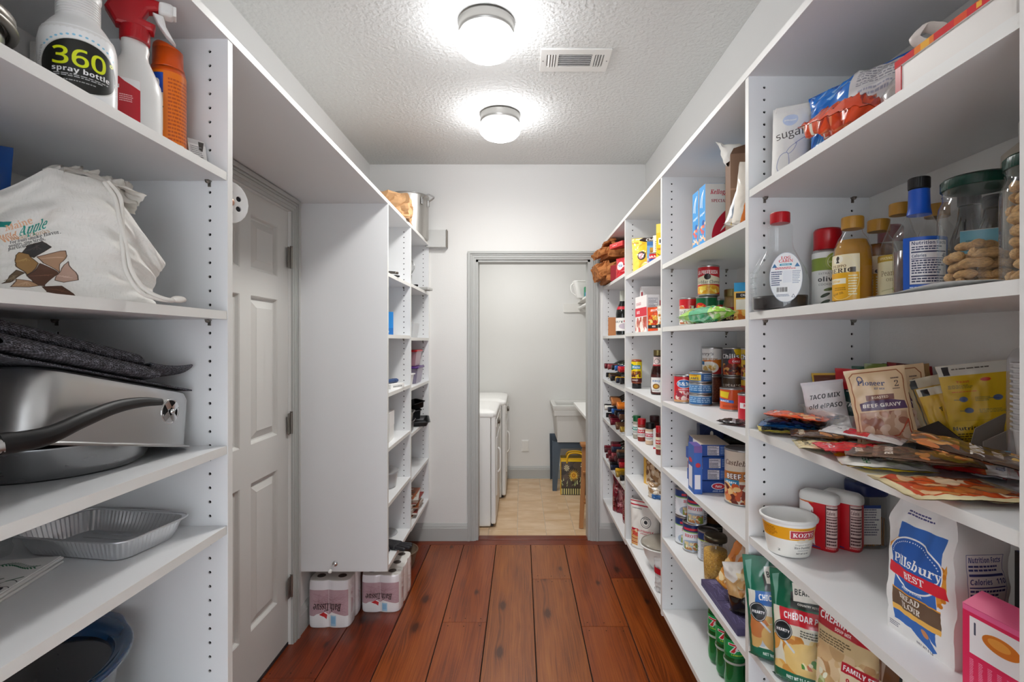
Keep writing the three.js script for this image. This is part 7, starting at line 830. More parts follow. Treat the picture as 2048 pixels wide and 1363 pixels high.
{ // ---------- seasoning packets ----------
  const Y = R1[2];
  const gr = (bg, edge, word, fg, cols) => art(130, 170, edge, (g) => { g.r(bg, 6, 6, 88, 88); g.food(6, 44, 88, 50, cols, 34, 10); g.t(word, 50, 22, 12, fg, { mw: 80 }); g.t('GRAVY MIX', 50, 34, 7, fg, { mw: 60 }); });
  const tb = thing('plastic_tub', 'shallow clear plastic tub holding standing seasoning packets', 'tub', [0.785, Y, -1.165]); { const rg = (w, d, y) => rring(w, d, 0.02, 5).map((q) => [q.x, y, q.y]); part('tub_wall', skin([rg(0.17, 0.17, 0.001), rg(0.176, 0.176, 0.005), rg(0.195, 0.205, 0.066), rg(0.208, 0.218, 0.068), rg(0.208, 0.218, 0.071), rg(0.192, 0.202, 0.07), rg(0.172, 0.172, 0.006)], true, true), phy({ color: '#ffffff', roughness: 0.05, transmission: 0.93, thickness: 0, side: THREE.DoubleSide }), tb); }
  const st = (lab, px, X, dy, w, h, a, off = 0, tilt = -8, roll = 0, d = 0.014, fin = 'gloss') => { const p = at(px, X, Y + dy); return pouch('seasoning_packet', lab, 'packet', p, toCam(p, off), w, h, d, a, null, { stand: 0, seed: px * 0.07, wob: 0.0025, seal: 0.06, tilt, roll }, fin); };
  const taco = art(170, 210, '#dcd7dd', (g) => { g.r('#e6e2e6', 4, 6, 92, 90); g.t('TACO MIX', 50, 32, 13, '#1c1a20', { mw: 76, i: 1, rot: -3 }); g.t('old elPASO', 48, 52, 13, '#1c1a20', { mw: 88, i: 1, rot: -2 }); g.lines('#7aa8d0', 22, 74, 58, 8, 2); });
  st('white packet with handwritten taco mix in black ink', 1660, 0.735, 0.008, 0.09, 0.115, taco, 2, -8, 9);
  st('brown and yellow packet tilted just behind the white handwritten one', 1680, 0.79, 0.008, 0.115, 0.135, art(150, 190, '#c79a2a', (g) => { g.r('#5a2c1e', 4, 4, 92, 40); g.r('#e0b83a', 40, 44, 56, 50); g.p('#7a4030', [[30, 20], [40, 14], [60, 14], [70, 20], [66, 36], [34, 36]]); }), -6, -6, 3);
  st('green and red packet reading beef stroganoff', 1722, 0.80, 0.008, 0.12, 0.148, art(160, 220, '#123c3c', (g) => { g.r('#b8141e', 0, 0, 100, 34); g.t('Mc', 44, 24, 12, '#fff', { f: 'serif' }); g.lines('#e8c0c0', 20, 36, 60, 3, 1); g.t('BEEF', 54, 50, 11, '#e9f2ee', { i: 1, rot: 10 }); g.t('STROGANOFF', 54, 62, 10, '#e9f2ee', { mw: 92, rot: 10, i: 1 }); g.food(0, 72, 100, 28, ['#2a5a4a', '#8a6a4a', '#123030'], 26, 9); }), -4, -8, -2);
  const pion = art(210, 290, '#d8b48a', (g) => { g.l('#8a4a2a', [[6, 96], [6, 10], [14, 5], [86, 5], [94, 12], [94, 96]], 1.6); g.t('Pioneer', 40, 20, 8.5, '#2a3460', { f: 'serif', mw: 50, rot: 6 }); g.ring('#2a3460', 22, 14, 4, 4, 1.4); g.t('EST MIX', 52, 28, 3.4, '#2a3460', { rot: 6 }); g.t('2', 82, 23, 11, '#4a3a36', { f: 'serif' }); g.lines('#4a3a36', 74, 15, 16, 3, 1); g.lines('#4a3a36', 74, 29, 16, 2, 1); g.p('#4a3350', [[14, 46], [50, 40], [90, 46], [92, 56], [14, 56]]); g.r('#6a3a30', 26, 36, 48, 7); g.t('ROASTED', 50, 39.5, 5, '#e8d4b8'); g.t('BEEF GRAVY', 50, 49.5, 7, '#f4e8d8', { mw: 66, fit: 1 }); g.r('#c09878', 10, 58, 80, 38); g.food(10, 58, 80, 38, ['#b08468', '#a87458', '#c8a488', '#8a5440', '#d0ac94'], 40, 12); g.l('#a83a24', [[14, 94], [70, 90], [90, 70], [90, 94]], 2); });
  st('cream packet with purple banner reading beef gravy, front of the fan', 1778, 0.735, 0.012, 0.106, 0.152, pion, 10, -7, 9, 0.014); st('cream gravy packet, second in the fan behind the front one', 1815, 0.790, 0.008, 0.112, 0.158, pion, 12, -7, 9, 0.011); st('cream gravy packet, third in the fan and darker in the shade', 1826, 0.815, 0.008, 0.112, 0.156, art(130, 180, '#9c7448', (g) => { g.r('#6a4428', 8, 8, 84, 84); g.t('2', 80, 20, 10, '#e2c89a'); }), 12, -7, 9, 0.011);  // the third packet is drawn in darkened colours for shade
  st('red packet with white writing behind the cream fan', 1836, 0.838, 0.008, 0.105, 0.15, art(130, 180, '#8f1420', (g) => { g.r('#c0202c', 30, 4, 40, 60); g.t('10', 50, 22, 8, '#f2dada'); g.lines('#f2dada', 36, 30, 28, 6, 2); g.food(0, 66, 100, 34, ['#1a1214', '#4a1a1a', '#2a1c18'], 24, 12); }), 14, -7, 9, 0.011); st('black packet squeezed in behind the red one', 1831, 0.851, 0.008, 0.085, 0.15, art(110, 160, '#1c1416', (g) => { g.r('#5a3a1a', 10, 6, 30, 40); g.lines('#6a5a4a', 50, 10, 40, 40, 5); }), 14, -7, 9, 0.011); st('dark red packet leaning at the back of the fan', 1809, 0.85, 0.012, 0.09, 0.158, art(110, 160, '#4a1a1c', (g) => { g.food(0, 0, 100, 30, ['#8a2a2a', '#2a1416'], 12, 12); }), 14, -7, -6, 0.011);
  st('olive green packet at the back of the tub', 1782, 0.845, 0.008, 0.10, 0.165, art(100, 150, '#46501e', (g) => { g.r('#2e3614', 60, 0, 40, 100); g.r('#6a7a2a', 0, 0, 60, 12); }), 10, -4, 0); st('dark green packet behind the stroganoff packet', 1752, 0.862, 0.008, 0.1, 0.155, art(100, 150, '#0e4a34', (g) => { g.r('#0a3526', 0, 30, 100, 30); }), 0, -4, 0);
  { const p = at(1776, 0.880, Y), t = thing('food_storage_lid', 'dark green rectangular plastic lid standing against the wall', 'lid', [0.878, Y, -1.19], -90); part('lid_plate', ext(rrect(0.13, 0.172, 0.02), 0.006, 0.002).translate(0, 0.087, 0), M.darkgreen, t); part('raised_rim', tube(rring(0.115, 0.157, 0.016, 5).map((q) => [q.x, q.y + 0.087, 0.008]), 0.003, 80, 6, true), M.darkgreen, t); }
  const yst = art(150, 290, '#d8a818', (g) => { g.r('#d6d0c2', 0, 0, 100, 14); g.r('#1d1a1a', 8, 2, 10, 11); g.lines('#4a463c', 22, 5, 70, 3, 1); g.t('Yeast', 32, 22, 4, '#d05a1c', { mw: 40 }); g.e('#c4331c', 66, 21, 7, 2.2); g.lines('#7a6a2a', 10, 26, 40, 5, 3); g.lines('#d0601c', 14, 34, 42, 2, 1); for (const [x, y] of [[28, 44], [78, 44], [34, 58]]) { g.e('#55638a', x, y, 7, 3.4); g.l('#3a4668', [[x - 14, y], [x + 2, y + 1]], 1); } g.lines('#8a7a3a', 46, 42, 22, 6, 3); g.lines('#8a7a3a', 48, 57, 42, 5, 3); g.r('#b88a10', 8, 70, 80, 0.6); g.t('Nutrition', 30, 80, 6, '#2a2418'); g.lines('#5a4a18', 10, 86, 70, 12, 4); });
  st('wide yellow yeast packet standing tall in the grey box', 1976, 0.85, 0.03, 0.104, 0.148, yst, 8, -4, 9, 0.008); st('cream edged yeast strip leaning in front of the yellow one', 1900, 0.845, 0.006, 0.07, 0.142, art(90, 260, '#d0a040', (g) => { g.r('#cfc0a0', 0, 0, 100, 14); g.r('#1d1a1a', 12, 2, 18, 12); g.r('#c8b48a', 0, 0, 12, 100); g.r('#2a2418', 14, 14, 3, 86); g.t('YEAST', 56, 58, 8, '#5a4412', { rot: 70 }); }), 6, -6, 17, 0.008);
  st('narrow yellow yeast strip between the two larger ones', 1918, 0.83, 0.006, 0.06, 0.128, art(80, 220, '#d2a01c', (g) => { g.r('#cfc4aa', 0, 0, 100, 12); g.r('#1d1a1a', 10, 2, 20, 10); g.t('BAKE', 54, 40, 8, '#3a2c10', { rot: 72 }); g.t('rapid', 50, 74, 8, '#2a2010', { rot: 72, i: 1 }); g.r('#b8860c', 80, 0, 20, 100); }), 8, -6, 16, 0.008); st('small yellow yeast strip half hidden in the dark box', 1938, 0.835, 0.02, 0.055, 0.105, art(70, 180, '#c8981c', (g) => { g.r('#1d1a1a', 20, 2, 24, 9); g.t('yeast', 50, 60, 10, '#3a2c10', { rot: 76, i: 1 }); }), 8, -4, 9, 0.008); st('pale brown strip packet standing at the fan end of the yeast', 1874, 0.842, 0.004, 0.05, 0.11, art(70, 180, '#b88d52', (g) => { g.lines('#7a5a2a', 20, 20, 30, 70, 9); g.r('#8a6636', 70, 0, 30, 100); }), 6, -3, 4, 0.008);
  { // grey cardboard box cut open for the yeast
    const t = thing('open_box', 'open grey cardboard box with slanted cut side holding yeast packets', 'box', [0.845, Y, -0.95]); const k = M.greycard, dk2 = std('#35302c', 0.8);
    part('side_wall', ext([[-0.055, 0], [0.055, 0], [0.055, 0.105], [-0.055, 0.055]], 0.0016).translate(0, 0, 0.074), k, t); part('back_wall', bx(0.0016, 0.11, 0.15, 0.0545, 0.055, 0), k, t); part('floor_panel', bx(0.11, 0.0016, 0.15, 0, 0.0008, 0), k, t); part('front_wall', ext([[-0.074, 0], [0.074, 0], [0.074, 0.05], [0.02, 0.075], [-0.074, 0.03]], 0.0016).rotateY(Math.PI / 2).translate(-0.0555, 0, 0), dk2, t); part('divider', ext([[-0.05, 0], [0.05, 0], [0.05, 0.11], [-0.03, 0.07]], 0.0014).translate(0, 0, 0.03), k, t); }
  { // paper cups nested in a clear sleeve
    const c = [0.787, Y, -0.768], cup = (i) => { const g = lathe([[0, 0.002], [0.0262, 0.002], [0.0267, 0], [0.0357, 0.085], [0.0385, 0.086], [0.0385, 0.089], [0.036, 0.0895], [0.027, 0.004]], 36); return g; };
    let f; for (let i = 0; i < 14; i++) { const lab = i === 13 ? 'white foam cup on top of the sleeve of nested cups' : i === 0 ? 'white foam cup at the bottom of the sleeve of nested cups' : 'white foam cup nested inside the clear plastic sleeve'; const p = [c[0], Y + 0.003 + i * 0.0078, c[2]]; if (!f) { f = thing('foam_cup', lab, 'cup', p, 0, 'nested foam cups'); part('cup_wall', cup(), M.white, f); part('rolled_rim', new THREE.TorusGeometry(0.0377, 0.0018, 8, 40).rotateX(Math.PI / 2).translate(0, 0.0875, 0), M.white, f); } else copyOf(f, lab, p, 0, 'nested foam cups'); }
    const s = thing('plastic_sleeve', 'clear plastic sleeve wrapped around the nested white cups', 'plastic sleeve', c); part('film', crumple(lathe([[0.042, 0.001], [0.0425, 0.05], [0.043, 0.14], [0.042, 0.2], [0.034, 0.213], [0.02, 0.22], [0.004, 0.224]], 40), 0.002, 40, 3), phy({ color: '#f6f6f8', roughness: 0.15, transmission: 0.92, thickness: 0, side: THREE.DoubleSide }), s); part('printed_tab', rbx(0.012, 0.022, 0.004, 0.001, -0.044, 0.045, 0.004).rotateY(-0.7), std('#3aa0c8', 0.4), s); }
  // packets lying flat along the front edge
  const fl = (lab, X, z, dy, turn, w, h, a, tilt = 0, roll = 0, d = 0.010, wob = 0.0035) => { const t = flatPouch('seasoning_packet', lab, 'packet', [X, Y + dy, z], turn, w, h, d, a, { seed: X * 40 + z * 9, wob, seal: 0.05, tilt, roll }, 'film'); const v = new THREE.Vector3(0, h / 2, 0).applyEuler(t.rotation); t.position.x -= v.x; t.position.y -= v.y * 0; t.position.z -= v.z; return t; };
  const food = (bg, cols, word, fg = '#fff', edge) => art(130, 180, edge || bg, (g) => { g.r(bg, 5, 5, 90, 90); g.food(6, 40, 88, 52, cols, 40, 12); if (word) { const ws = word.split(' '); ws.forEach((s, i) => g.t(s, 50, 16 + i * 13, 12, fg, { mw: 82 })); } });
  const gravyC = ['#7a4c30', '#b8743c', '#3a241a', '#e0a05a', '#8a5a3a', '#d8804a'], meat = ['#b8602c', '#d88a4c', '#8a3c1c', '#e8b484', '#a04a24'];
  fl('yellow edged dark packet flat at the panel end of the shelf front', 0.655, -1.255, 0.001, 68, 0.095, 0.135, food('#3d2f24', gravyC, 'ROAST', '#e8d8a0', '#e2c54a'), 0, 0);
  fl('blue packet under the orange one at the panel end', 0.652, -1.245, 0.013, 60, 0.09, 0.13, food('#1b4f86', ['#2f7fc0', '#123a6a', '#58a0d0'], 'ALFREDO', '#e9f2fa'), 0, 0); fl('navy packet under the orange one with its corner curled', 0.662, -1.235, 0.024, 55, 0.09, 0.13, food('#1d2a4c', ['#2a3f7a', '#101a34', '#8a6a4a'], 'TUNA', '#e9e2d8'), 0, 0); fl('orange red packet on top of the blue ones at the panel end', 0.662, -1.228, 0.035, 50, 0.09, 0.132, food('#d8481c', ['#e2743a', '#f0a060', '#8a1c10', '#3a1a28'], 'TACO', '#fff'), 3, 0);
  fl('shiny brown gravy packet overlapping the yellow edged one', 0.668, -1.12, 0.012, 62, 0.1, 0.14, food('#4a3828', gravyC, 'BROWN', '#e9d8b8'), 0, 2); fl('cream packet with dark lettering at the shelf front edge', 0.640, -1.06, 0.001, 70, 0.095, 0.13, food('#d8bf8c', ['#c08a4a', '#e8d0a0', '#5a3a1a'], 'COUNTRY', '#222', '#ead8a8'), 0, 0);
  fl('silver and red packet lying tilted in the middle of the heap', 0.700, -1.045, 0.022, 40, 0.1, 0.14, art(130, 180, '#d8d6d6', (g) => { g.r('#c0182a', 6, 30, 60, 30); g.t('FUL', 60, 20, 12, '#667'); g.food(30, 60, 60, 34, ['#eee', '#b8b8bc', '#d8a0a0'], 16, 14); }), 4, 4); fl('bright red packet sticking out over the shelf edge', 0.638, -0.985, 0.012, 78, 0.085, 0.12, food('#cf1522', ['#a80c18', '#e23a3a'], 'CHILI', '#fff'), 0, 0);
  fl('white and yellow striped packet under the dark gravy packets', 0.646, -0.915, 0.001, 66, 0.105, 0.14, art(130, 180, '#e8e4d8', (g) => { g.p('#ecc21a', [[70, 0], [100, 0], [100, 100], [80, 100]]); g.t('HERB', 40, 30, 11, '#2a6a3a'); g.food(6, 50, 60, 44, ['#f4f0e8', '#c8d0b0', '#d8d0c0'], 20, 12); }), 0, 0);
  for (const [lab, X, z, dy, tn] of [['dark brown gravy packet with silver crease, lowest of three', 0.672, -0.93, 0.013, 58], ['dark brown gravy packet with orange slices, middle of three', 0.680, -0.862, 0.024, 52]]) fl(lab, X, z, dy, tn, 0.11, 0.145, food('#43332a', [...gravyC, '#d8743a'], 'BROWN', '#f0e2d2', '#6a5244'), 0, 2);
  fl('dark packet with white letters reading turkey gravy', 0.690, -0.785, 0.034, 44, 0.118, 0.15, art(160, 210, '#4d382c', (g) => { g.food(0, 0, 100, 40, ['#d8743a', '#e89a58', '#a84a1c', '#5a3a2a'], 24, 13); g.r('#4a362a', 0, 40, 100, 60); g.t('TURKEY', 52, 54, 15, '#fff', { mw: 88, fit: 1 }); g.t('GRAVY', 46, 70, 11, '#f0e2d4', { mw: 56 }); g.food(40, 78, 50, 20, ['#e2902c', '#f0b85a', '#b8641c'], 22, 7); }), 12, 6);
  fl('bright red packet with blue and white corner behind the turkey gravy', 0.775, -0.862, 0.002, 40, 0.1, 0.13, art(120, 160, '#c8141e', (g) => { g.p('#e9e9f0', [[0, 60], [100, 44], [100, 74], [0, 90]]); g.t('CHILI', 50, 68, 12, '#1d3a7a', { rot: -8 }); }), 0, 0);
  fl('large cream edged packet with glazed meat picture hanging over the edge', 0.633, -0.755, 0.001, 82, 0.13, 0.165, art(170, 210, '#e6d09c', (g) => { g.r('#b83a1c', 8, 8, 84, 84); g.food(10, 12, 80, 76, [...meat, '#f0caa0', '#c84a20'], 44, 15); g.l('#f2e2c0', [[10, 92], [90, 92]], 2); }), 0, 0, 0.009);
}
{ // ---------- tubs, creamers, flour ----------
  const Y = R1[3];
  { const p = [0.645, Y, -1.235], A = art(420, 190, '#ecebe6', (g) => { g.p('#f0ece0', [[0, 40], [100, 52], [100, 100], [0, 100]]); g.r('#e8941c', 0, 14, 100, 36); g.lines('#8a4e08', 32, 20, 15, 26, 7); g.r('#fff', 54.4, 22, 19.2, 24); g.r('#a8202c', 54.9, 23, 18.2, 22); g.t('KOZYS', 64, 34.5, 17, '#fff', { f: 'serif', mw: 16, fit: 1 }); g.t('creamy', 64, 18, 5, '#8a4e08'); g.e('#d8cfc0', 62, 53, 3, 5); g.e('#d8cfc0', 66, 52, 2.4, 5); g.t('Original Recipe', 64, 63, 6, '#5a5a5a', { n: 1, mw: 12, f: 'serif' }); g.t('Rice Pudding', 64, 72, 8.5, '#3a3a3a', { mw: 13, f: 'serif' }); g.t('NET WT 32 OZ', 64, 88, 6, '#222', { mw: 10 }); g.t('2', 47, 84, 8, '#444'); g.lines('#999', 60, 79, 9, 4, 1); });
    const t = thing('pudding_tub', 'open white pudding tub with orange band', 'tub', p, toCam(p, -13)); part('tub_wall', put(lathe(Array.from({ length: 9 }, (_, i) => [0.046 + 0.0145 * i / 8, 0.003 + 0.083 * i / 8]), 48), A), print(A, 'gloss'), t); part('rim', lathe([[0.0595, 0.08], [0.0635, 0.082], [0.0645, 0.088], [0.0615, 0.0905], [0.059, 0.088]], 48), M.white, t); part('inside', lathe([[0.0592, 0.088], [0.046, 0.006], [0, 0.005]], 48), M.white, t); part('base', lathe([[0, 0], [0.045, 0], [0.0462, 0.004]], 40), M.white, t); }
  const Cr = art(420, 200, '#b8141e', (g) => { g.r('#d8a02c', 28, 8, 20, 4); g.p('#efe9e4', [[27, 24], [36, 14], [48, 30], [50, 84], [30, 80]]); g.t('Coffee', 38, 20, 8, '#fff', { i: 1, f: 'serif', mw: 16 }); g.t('creamer', 46, 50, 8, '#8a1018', { rot: -80, f: 'serif' }); g.p('#3a1a10', [[32, 74], [44, 66], [50, 80], [40, 88]]); g.p('#1a3a7a', [[30, 82], [54, 92], [54, 100], [28, 100]]); g.nut(58, 10, 13, 66, '#3a1418', '#d8b8b0'); g.lines('#e8c8c0', 58, 80, 13, 14, 3); g.r('#a81018', 0, 0, 26, 100); g.r('#b8141e', 74, 0, 26, 100); });
  for (const [i, X, z, tn, lab] of [[0, 0.735, -1.262, -52, 'red coffee creamer canister with white lid, the one toward the aisle'], [1, 0.793, -1.262, -52, 'red coffee creamer canister with white lid, the one toward the wall']]) {
    const t = thing('creamer_canister', lab, 'canister', [X, Y, z], tn, 'coffee creamers'), oct = (k, y) => { const pts = []; const n = 64; for (let j = 0; j < n; j++) { const a = j / n * Math.PI * 2 + Math.PI, c = Math.cos(a), s = Math.sin(a), q = Math.pow(Math.pow(Math.abs(s), 3.6) + Math.pow(Math.abs(c), 3.6), -1 / 3.6); pts.push([0.043 * k * s * q, y, 0.0215 * k * c * q]); } return pts; };
    part('canister_body', put(skin([oct(0.95, 0.004), oct(1, 0.012), oct(1, 0.06), oct(1, 0.108), oct(0.98, 0.113)], true, false), Cr), print(Cr, 'gloss'), t); part('base', skin([oct(0.93, 0), oct(0.95, 0.004)], true, true), M.red, t); part('lid', skin([oct(1.0, 0.1125), oct(1.02, 0.115), oct(1.02, 0.124), oct(0.97, 0.131), oct(0.8, 0.136), oct(0.3, 0.137)], true, true), M.whiteMatte, t);
  }
  { const p = [0.863, Y, -1.282], t = thing('toothpick_jar', 'clear jar of wooden toothpicks with dark blue lid', 'jar', p, 0); const rg = (k, y) => rring(0.078 * k, 0.078 * k, 0.026, 6).map((q) => [q.x, y, q.y]); part('jar_wall', skin([rg(0.94, 0), rg(1, 0.006), rg(1, 0.118), rg(0.93, 0.126), rg(0.93, 0.132)], true, true), M.clear, t); part('lid', [skin([rg(1.0, 0.127), rg(1.04, 0.13), rg(1.04, 0.15), rg(1.0, 0.156), rg(0.6, 0.157)], true, true)], M.navy, t); const A = art(60, 110, '#d8d6d0', (g) => { g.lines('#556', 10, 10, 80, 70, 11); g.r('#223a7a', 0, 0, 100, 8); }); part('label', put(new THREE.PlaneGeometry(0.045, 0.095).translate(-0.012, 0.06, 0.0395), A), print(A), t);
    const pk = []; for (let i = 0; i < 150; i++) { const x = rr(-0.029, 0.029), z = rr(-0.029, 0.029); pk.push(bar([x, 0.004, z], [x + rr(-0.006, 0.006), 0.07, z + rr(-0.006, 0.006)], 0.0011, 5)); } const w = thing('toothpick_bundle', 'bundle of wooden toothpicks inside the clear jar', 'toothpicks', p, 0, null); part('toothpicks', pk, std('#c48a4a', 0.7), w); w.userData.kind = 'stuff'; }
  { // flour bag
    const t = thing('flour_bag', 'white paper flour bag with blue, red and brown print', 'flour bag', [0.705, Y, -0.852], -86), w = 0.13, h = 0.236, d = 0.092;
    const F = art(330, 560, '#e8e5e1', (g) => {
      g.lines('#3a3a6a', 26, 8, 48, 4, 2); g.p('#2b5aa8', [[22, 17], [88, 17], [80, 46], [78, 92], [24, 74], [14, 70]]); g.p('#e08a2c', [[6, 36], [22, 28], [22, 50], [8, 52]]); g.p('#e08a2c', [[80, 44], [90, 34], [92, 56], [80, 64]]); for (let i = 0; i < 7; i++) g.e('#c86f18', 84 + (i % 2) * 4, 38 + i * 4, 3, 1.6, 0.7);
      g.e('#fff', 46, 44, 40, 19); g.e('#2350a0', 46, 44, 38, 17.8); for (let i = 0; i < 26; i++) { const a = -2.9 + i * 0.105; g.e('#e8eefa', 46 + 34 * Math.cos(a), 44 + 15.6 * Math.sin(a), 0.8, 0.5); } g.t('Pillsbury', 50, 44, 9, '#fff', { f: 'serif', mw: 68, fit: 1 }); g.p('#cf1c2c', [[4, 49], [90, 49], [94, 57], [4, 57]]); g.t('BEST', 50, 53, 6.5, '#fff', { f: 'serif', mw: 46 }); g.t('WHEAT FLOUR', 44, 63, 2.6, '#dfe8fa'); g.r('#e08a2c', 12, 66, 72, 16); g.r('#5d4634', 12, 67, 72, 12); g.t('BREAD', 40, 70, 5.4, '#f0e6d8', { f: 'serif' }); g.t('FLOUR', 42, 75.6, 5.4, '#f0e6d8', { f: 'serif' }); g.r('#f0a84a', 12, 79, 72, 4); g.p('#2b5aa8', [[12, 83], [60, 83], [78, 96], [72, 98], [40, 90], [12, 90]]); g.e('#c87a4a', 62, 88, 6, 2.2, 0.6); g.t('NET WT 5 LB', 60, 98, 2.4, '#334', { rot: 8 }); g.lines('#556', 4, 93, 16, 4, 3);
    }), S = art(230, 560, '#dfd9d3', (g) => { g.nut(20, 25, 70, 48, '#2a2f66', '#e8dcda'); g.t('110', 80, 41.5, 4.4, '#2a2f66'); g.lines('#556', 20, 80, 60, 12, 6); }), B = flat('#e2deda');
    // a gusseted paper sack: rectangular low down, gathered to a folded top
    const N = 15, wob = (a, b, c) => 0.0045 * noise(a * 22, b * 20, c) + 0.003 * noise(a * 50, b * 44, c + 5);
    const face = (side) => { const pos = [], uv = [], idx = [], nx = 16, ny = 26; for (let j = 0; j <= ny; j++) for (let i = 0; i <= nx; i++) { const u = i / nx, v = j / ny, k = v < 0.86 ? 1 : 1 - (v - 0.86) / 0.14 * 0.22, dd = d / 2 * (v < 0.8 ? 1 - 0.05 * v : 0.96 - (v - 0.8) / 0.2 * 0.34), ww = w / 2 * k, bulge = 0.010 * Math.sin(Math.PI * u) * Math.sin(Math.PI * Math.min(1, v * 1.05)), y = v * h; let x, z; if (side === 0 || side === 2) { const s = side === 0 ? 1 : -1; x = s * (2 * u - 1) * ww; z = s * (dd + bulge); } else { const s = side === 1 ? 1 : -1; x = s * (ww + bulge * 0.5 - (v > 0.7 ? 0.012 * (v - 0.7) / 0.3 * Math.sin(Math.PI * u) : 0)); z = -s * (2 * u - 1) * dd; } const e = Math.min(1, v * 8); pos.push(x + e * wob(x + 3, y, z * 3), y, z + e * wob(y + 1, x * 2 + z, x)); uv.push(u, v); } const m = nx + 1; for (let j = 0; j < ny; j++) for (let i = 0; i < nx; i++) { const a = j * m + i; idx.push(a, a + 1, a + m + 1, a, a + m + 1, a + m); } const g = new THREE.BufferGeometry(); g.setAttribute('position', new THREE.Float32BufferAttribute(pos, 3)); g.setAttribute('uv', new THREE.Float32BufferAttribute(uv, 2)); g.setIndex(idx); g.computeVertexNormals(); return g; };
    [['front_panel', 0, F], ['side_panel', 1, S], ['back_panel', 2, B], ['side_panel', 3, B]].forEach(([n, s, a]) => part(n, put(face(s), a), print(a, 'paper'), t));
    part('folded_top', crumple(rbx(0.1, 0.014, 0.056, 0.005, 0, h - 0.005, 0, 4), 0.002, 40, 2, false), std('#dcd7d1', 0.8), t); part('bag_base', bx(w - 0.004, 0.002, d - 0.004, 0, 0.001, 0), std('#dcd7d1', 0.8), t); }
  { const A = art(150, 200, '#0a0a0c', (g) => { g.r('#8a6f3a', 0, 12, 100, 1.5); g.t('STEAK', 50, 24, 6, '#cfc8b8', { mw: 50, n: 1 }); g.t('LABEL', 66, 24, 5, '#0a0a0c'); }); carton('carton_box', 'tall black carton in the shade behind the pink box', 'box', [0.835, Y, -0.745], -14, 0.125, 0.172, 0.12, { f: A, s: flat('#08080a'), t: flat('#1b2e5c') }, '#0a0a0c'); }
  { const F = art(240, 300, '#d81e4a', (g) => { g.r('#f05a8a', 0, 0, 100, 6); g.r('#efe7ea', 8, 10, 84, 40); g.e('#c86418', 42, 27, 20, 9); g.e('#e28a34', 40, 26, 12, 5); g.l('#d8c0a8', [[62, 31], [78, 40]], 2); g.l('#334', [[14, 16], [14, 28]], 2); g.r('#d8b0d0', 76, 40, 12, 10); for (let i = 0; i < 9; i++) g.lines('#f3a0b8', 8 + i * 10, 56, 5, 40, 22); }); const t = carton('carton_box', 'bright pink carton with food picture standing at the near panel', 'box', [0.668, Y, -0.678], -83, 0.125, 0.130, 0.05, { f: F, s: flat('#d01a44'), t: flat('#f07098') }, '#d01a44'); part('raised_flap', ext([[-0.0625, 0], [0.0625, 0], [0.055, 0.03], [-0.055, 0.03]], 0.001).rotateX(-0.9).translate(0, 0.13, 0.025), std('#e85a88', 0.5), t); }
}
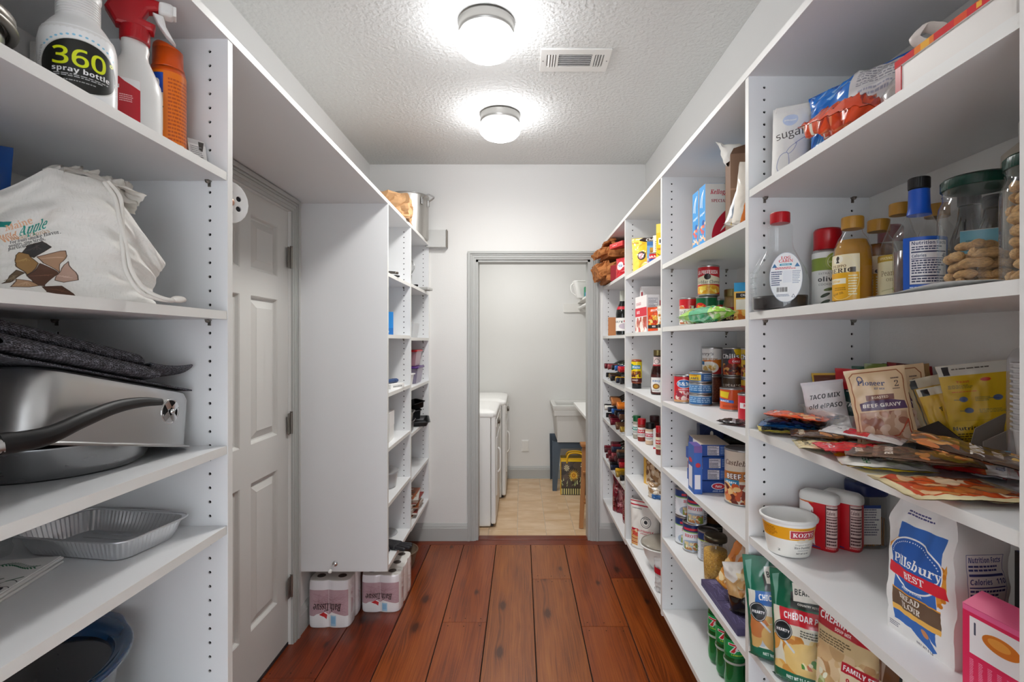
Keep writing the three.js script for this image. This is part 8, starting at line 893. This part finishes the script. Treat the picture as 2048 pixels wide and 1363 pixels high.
{ // ---------- soup pouches on the low shelf ----------
  const Y = R1[4];
  const soup = (word, bw, green, face, cols, cut) => art(230, 320, green, (g) => { g.r(face, 4, 34, 92, 56); g.food(4, 58, 92, 34, cols, 40, 13); g.e(cols[1], 60, 78, 40, 16); g.food(44, 70, 30, 14, ['#3f7a2a', '#c0562a', '#f0dca8'], 9, 5); g.l('#c8ccd2', [[10, 58], [24, 66], [34, 72]], 3); g.p('#222624', [[30, 18], [90, 14], [90, 30], [30, 33]]); g.p('#e6e0d0', [[32, 10], [88, 7], [86, 24], [34, 26]]); g.t('BEAR CREEK', 60, 17, 7.5, '#1d2320', { mw: 50, fit: 1, rot: -2 }); g.t('COUNTRY KITCHENS', 60, 28, 3, '#e6e0d0', { mw: 48 }); g.p(bw, [[14, 34], [100, 32], [100, 48], [14, 48]]); g.t(word, 58, 40, 8.5, '#fff', { mw: 78, fit: 1 }); g.e('#1b2226', 18, 55, 14, 9.5); g.ring('#d8d8d0', 18, 55, 12.5, 8.4, 0.8); g.t('HEARTY', 18, 55, 4, '#fff', { mw: 22 }); g.lines('#4a4a40', 44, 51, 40, 7, 3); g.r(green, 0, 91, 100, 9); g.t('NET WT 11.1 OZ', 40, 95, 3.6, '#e8efe8', { mw: 44 }); g.p('rgba(255,255,255,.35)', [[4, 6], [14, 4], [8, 40]]); });  // the last white sliver is a painted glint
  const A1 = soup('CHICKEN NOODLE', '#1c5aa8', '#0e5a42', '#d8d4c4', ['#d8b878', '#c89a58', '#e8d4a0', '#b86a3a', '#a8b4c0']), A2 = soup('CHEDDAR POTATO', '#c01c28', '#0c5238', '#d4cdb4', ['#d89a48', '#e0b468', '#c8843a', '#e8c888', '#b8702c']), A3 = art(250, 330, '#c8a878', (g) => { g.r('#2a2420', 8, 2, 70, 10); g.t('BEAR CREEK', 44, 7, 6, '#e6d8c0', { mw: 60 }); g.p('#a81c26', [[0, 12], [100, 12], [100, 28], [0, 28]]); g.t('CREAMY POTATO', 50, 19, 9.5, '#fff', { mw: 92, fit: 1 }); g.t('SOUP MIX', 40, 25.5, 3.6, '#f0d8d0'); g.lines('#5a4a30', 6, 32, 50, 8, 4); g.food(0, 40, 100, 60, ['#d0b084', '#b89060', '#e0c8a0', '#a87c50', '#c8a070'], 60, 14); g.food(2, 62, 26, 20, ['#8a9a5a', '#b8c088', '#e0e0c0'], 12, 5); g.p('#a81c26', [[44, 46], [96, 46], [96, 54], [44, 54]]); g.t('FAMILY SIZE', 70, 50, 5.4, '#fff', { mw: 48, fit: 1 }); g.r('#d8c09a', 44, 54, 52, 12); g.t('8', 54, 60, 8, '#a81c26'); g.t('1/2', 84, 60, 7, '#a81c26'); });
  const sp = (lab, p, turn, a, o, h = 0.238, w = 0.155) => pouch('soup_pouch', lab, 'soup pouch', p, turn, w, h, 0.05, a, flat('#0c4a34'), { seed: p[2] * 7, wob: 0.006, ...o }, 'film', 'soup mix pouches');
  sp('green soup pouch with blue banner, first beside the panel', [0.645, Y, -1.262], -28, A1, { tilt: -6, roll: 4 }); sp('green soup pouch with red banner reading cheddar potato', [0.658, Y, -1.172], -40, A2, { tilt: -7, roll: 3 }); sp('tan soup pouch with red banner reading creamy potato, family size', [0.668, Y, -1.045], -66, A3, { tilt: -6, roll: 0 }, 0.242, 0.16);
  const dk = soup('WILD RICE', '#4a3a20', '#2a2418', '#8a7a58', ['#7a6a48', '#5a4a30', '#a89468']); sp('dark brown soup pouch behind the tan one', [0.79, Y, -1.075], -40, dk, { tilt: -5 }, 0.225); sp('dark olive soup pouch standing farther back on the low shelf', [0.80, Y, -0.985], -40, dk, { tilt: -5, roll: -6 }, 0.22); sp('brown soup pouch with pale top nearest the flour shelf front', [0.70, Y, -0.905], -70, soup('TORTILLA', '#8a2a1c', '#5a3a24', '#c8a888', ['#a8643a', '#c88a58', '#7a4428']), { tilt: -4 }, 0.222);
}
// all printed colours lightened to make up for weak light on the near shelves
for (const s of sheets) { const im = s.c.getImageData(0, 0, 2048, 2048), d = im.data, lut = Array.from({ length: 256 }, (_, v) => Math.round(255 * (1 - Math.pow(1 - v / 255, 1.28)))); for (let i = 0; i < d.length; i += 4) { d[i] = lut[d[i]]; d[i + 1] = lut[d[i + 1]]; d[i + 2] = lut[d[i + 2]]; } s.c.putImageData(im, 0, 0); }
renderer.render(scene, camera);
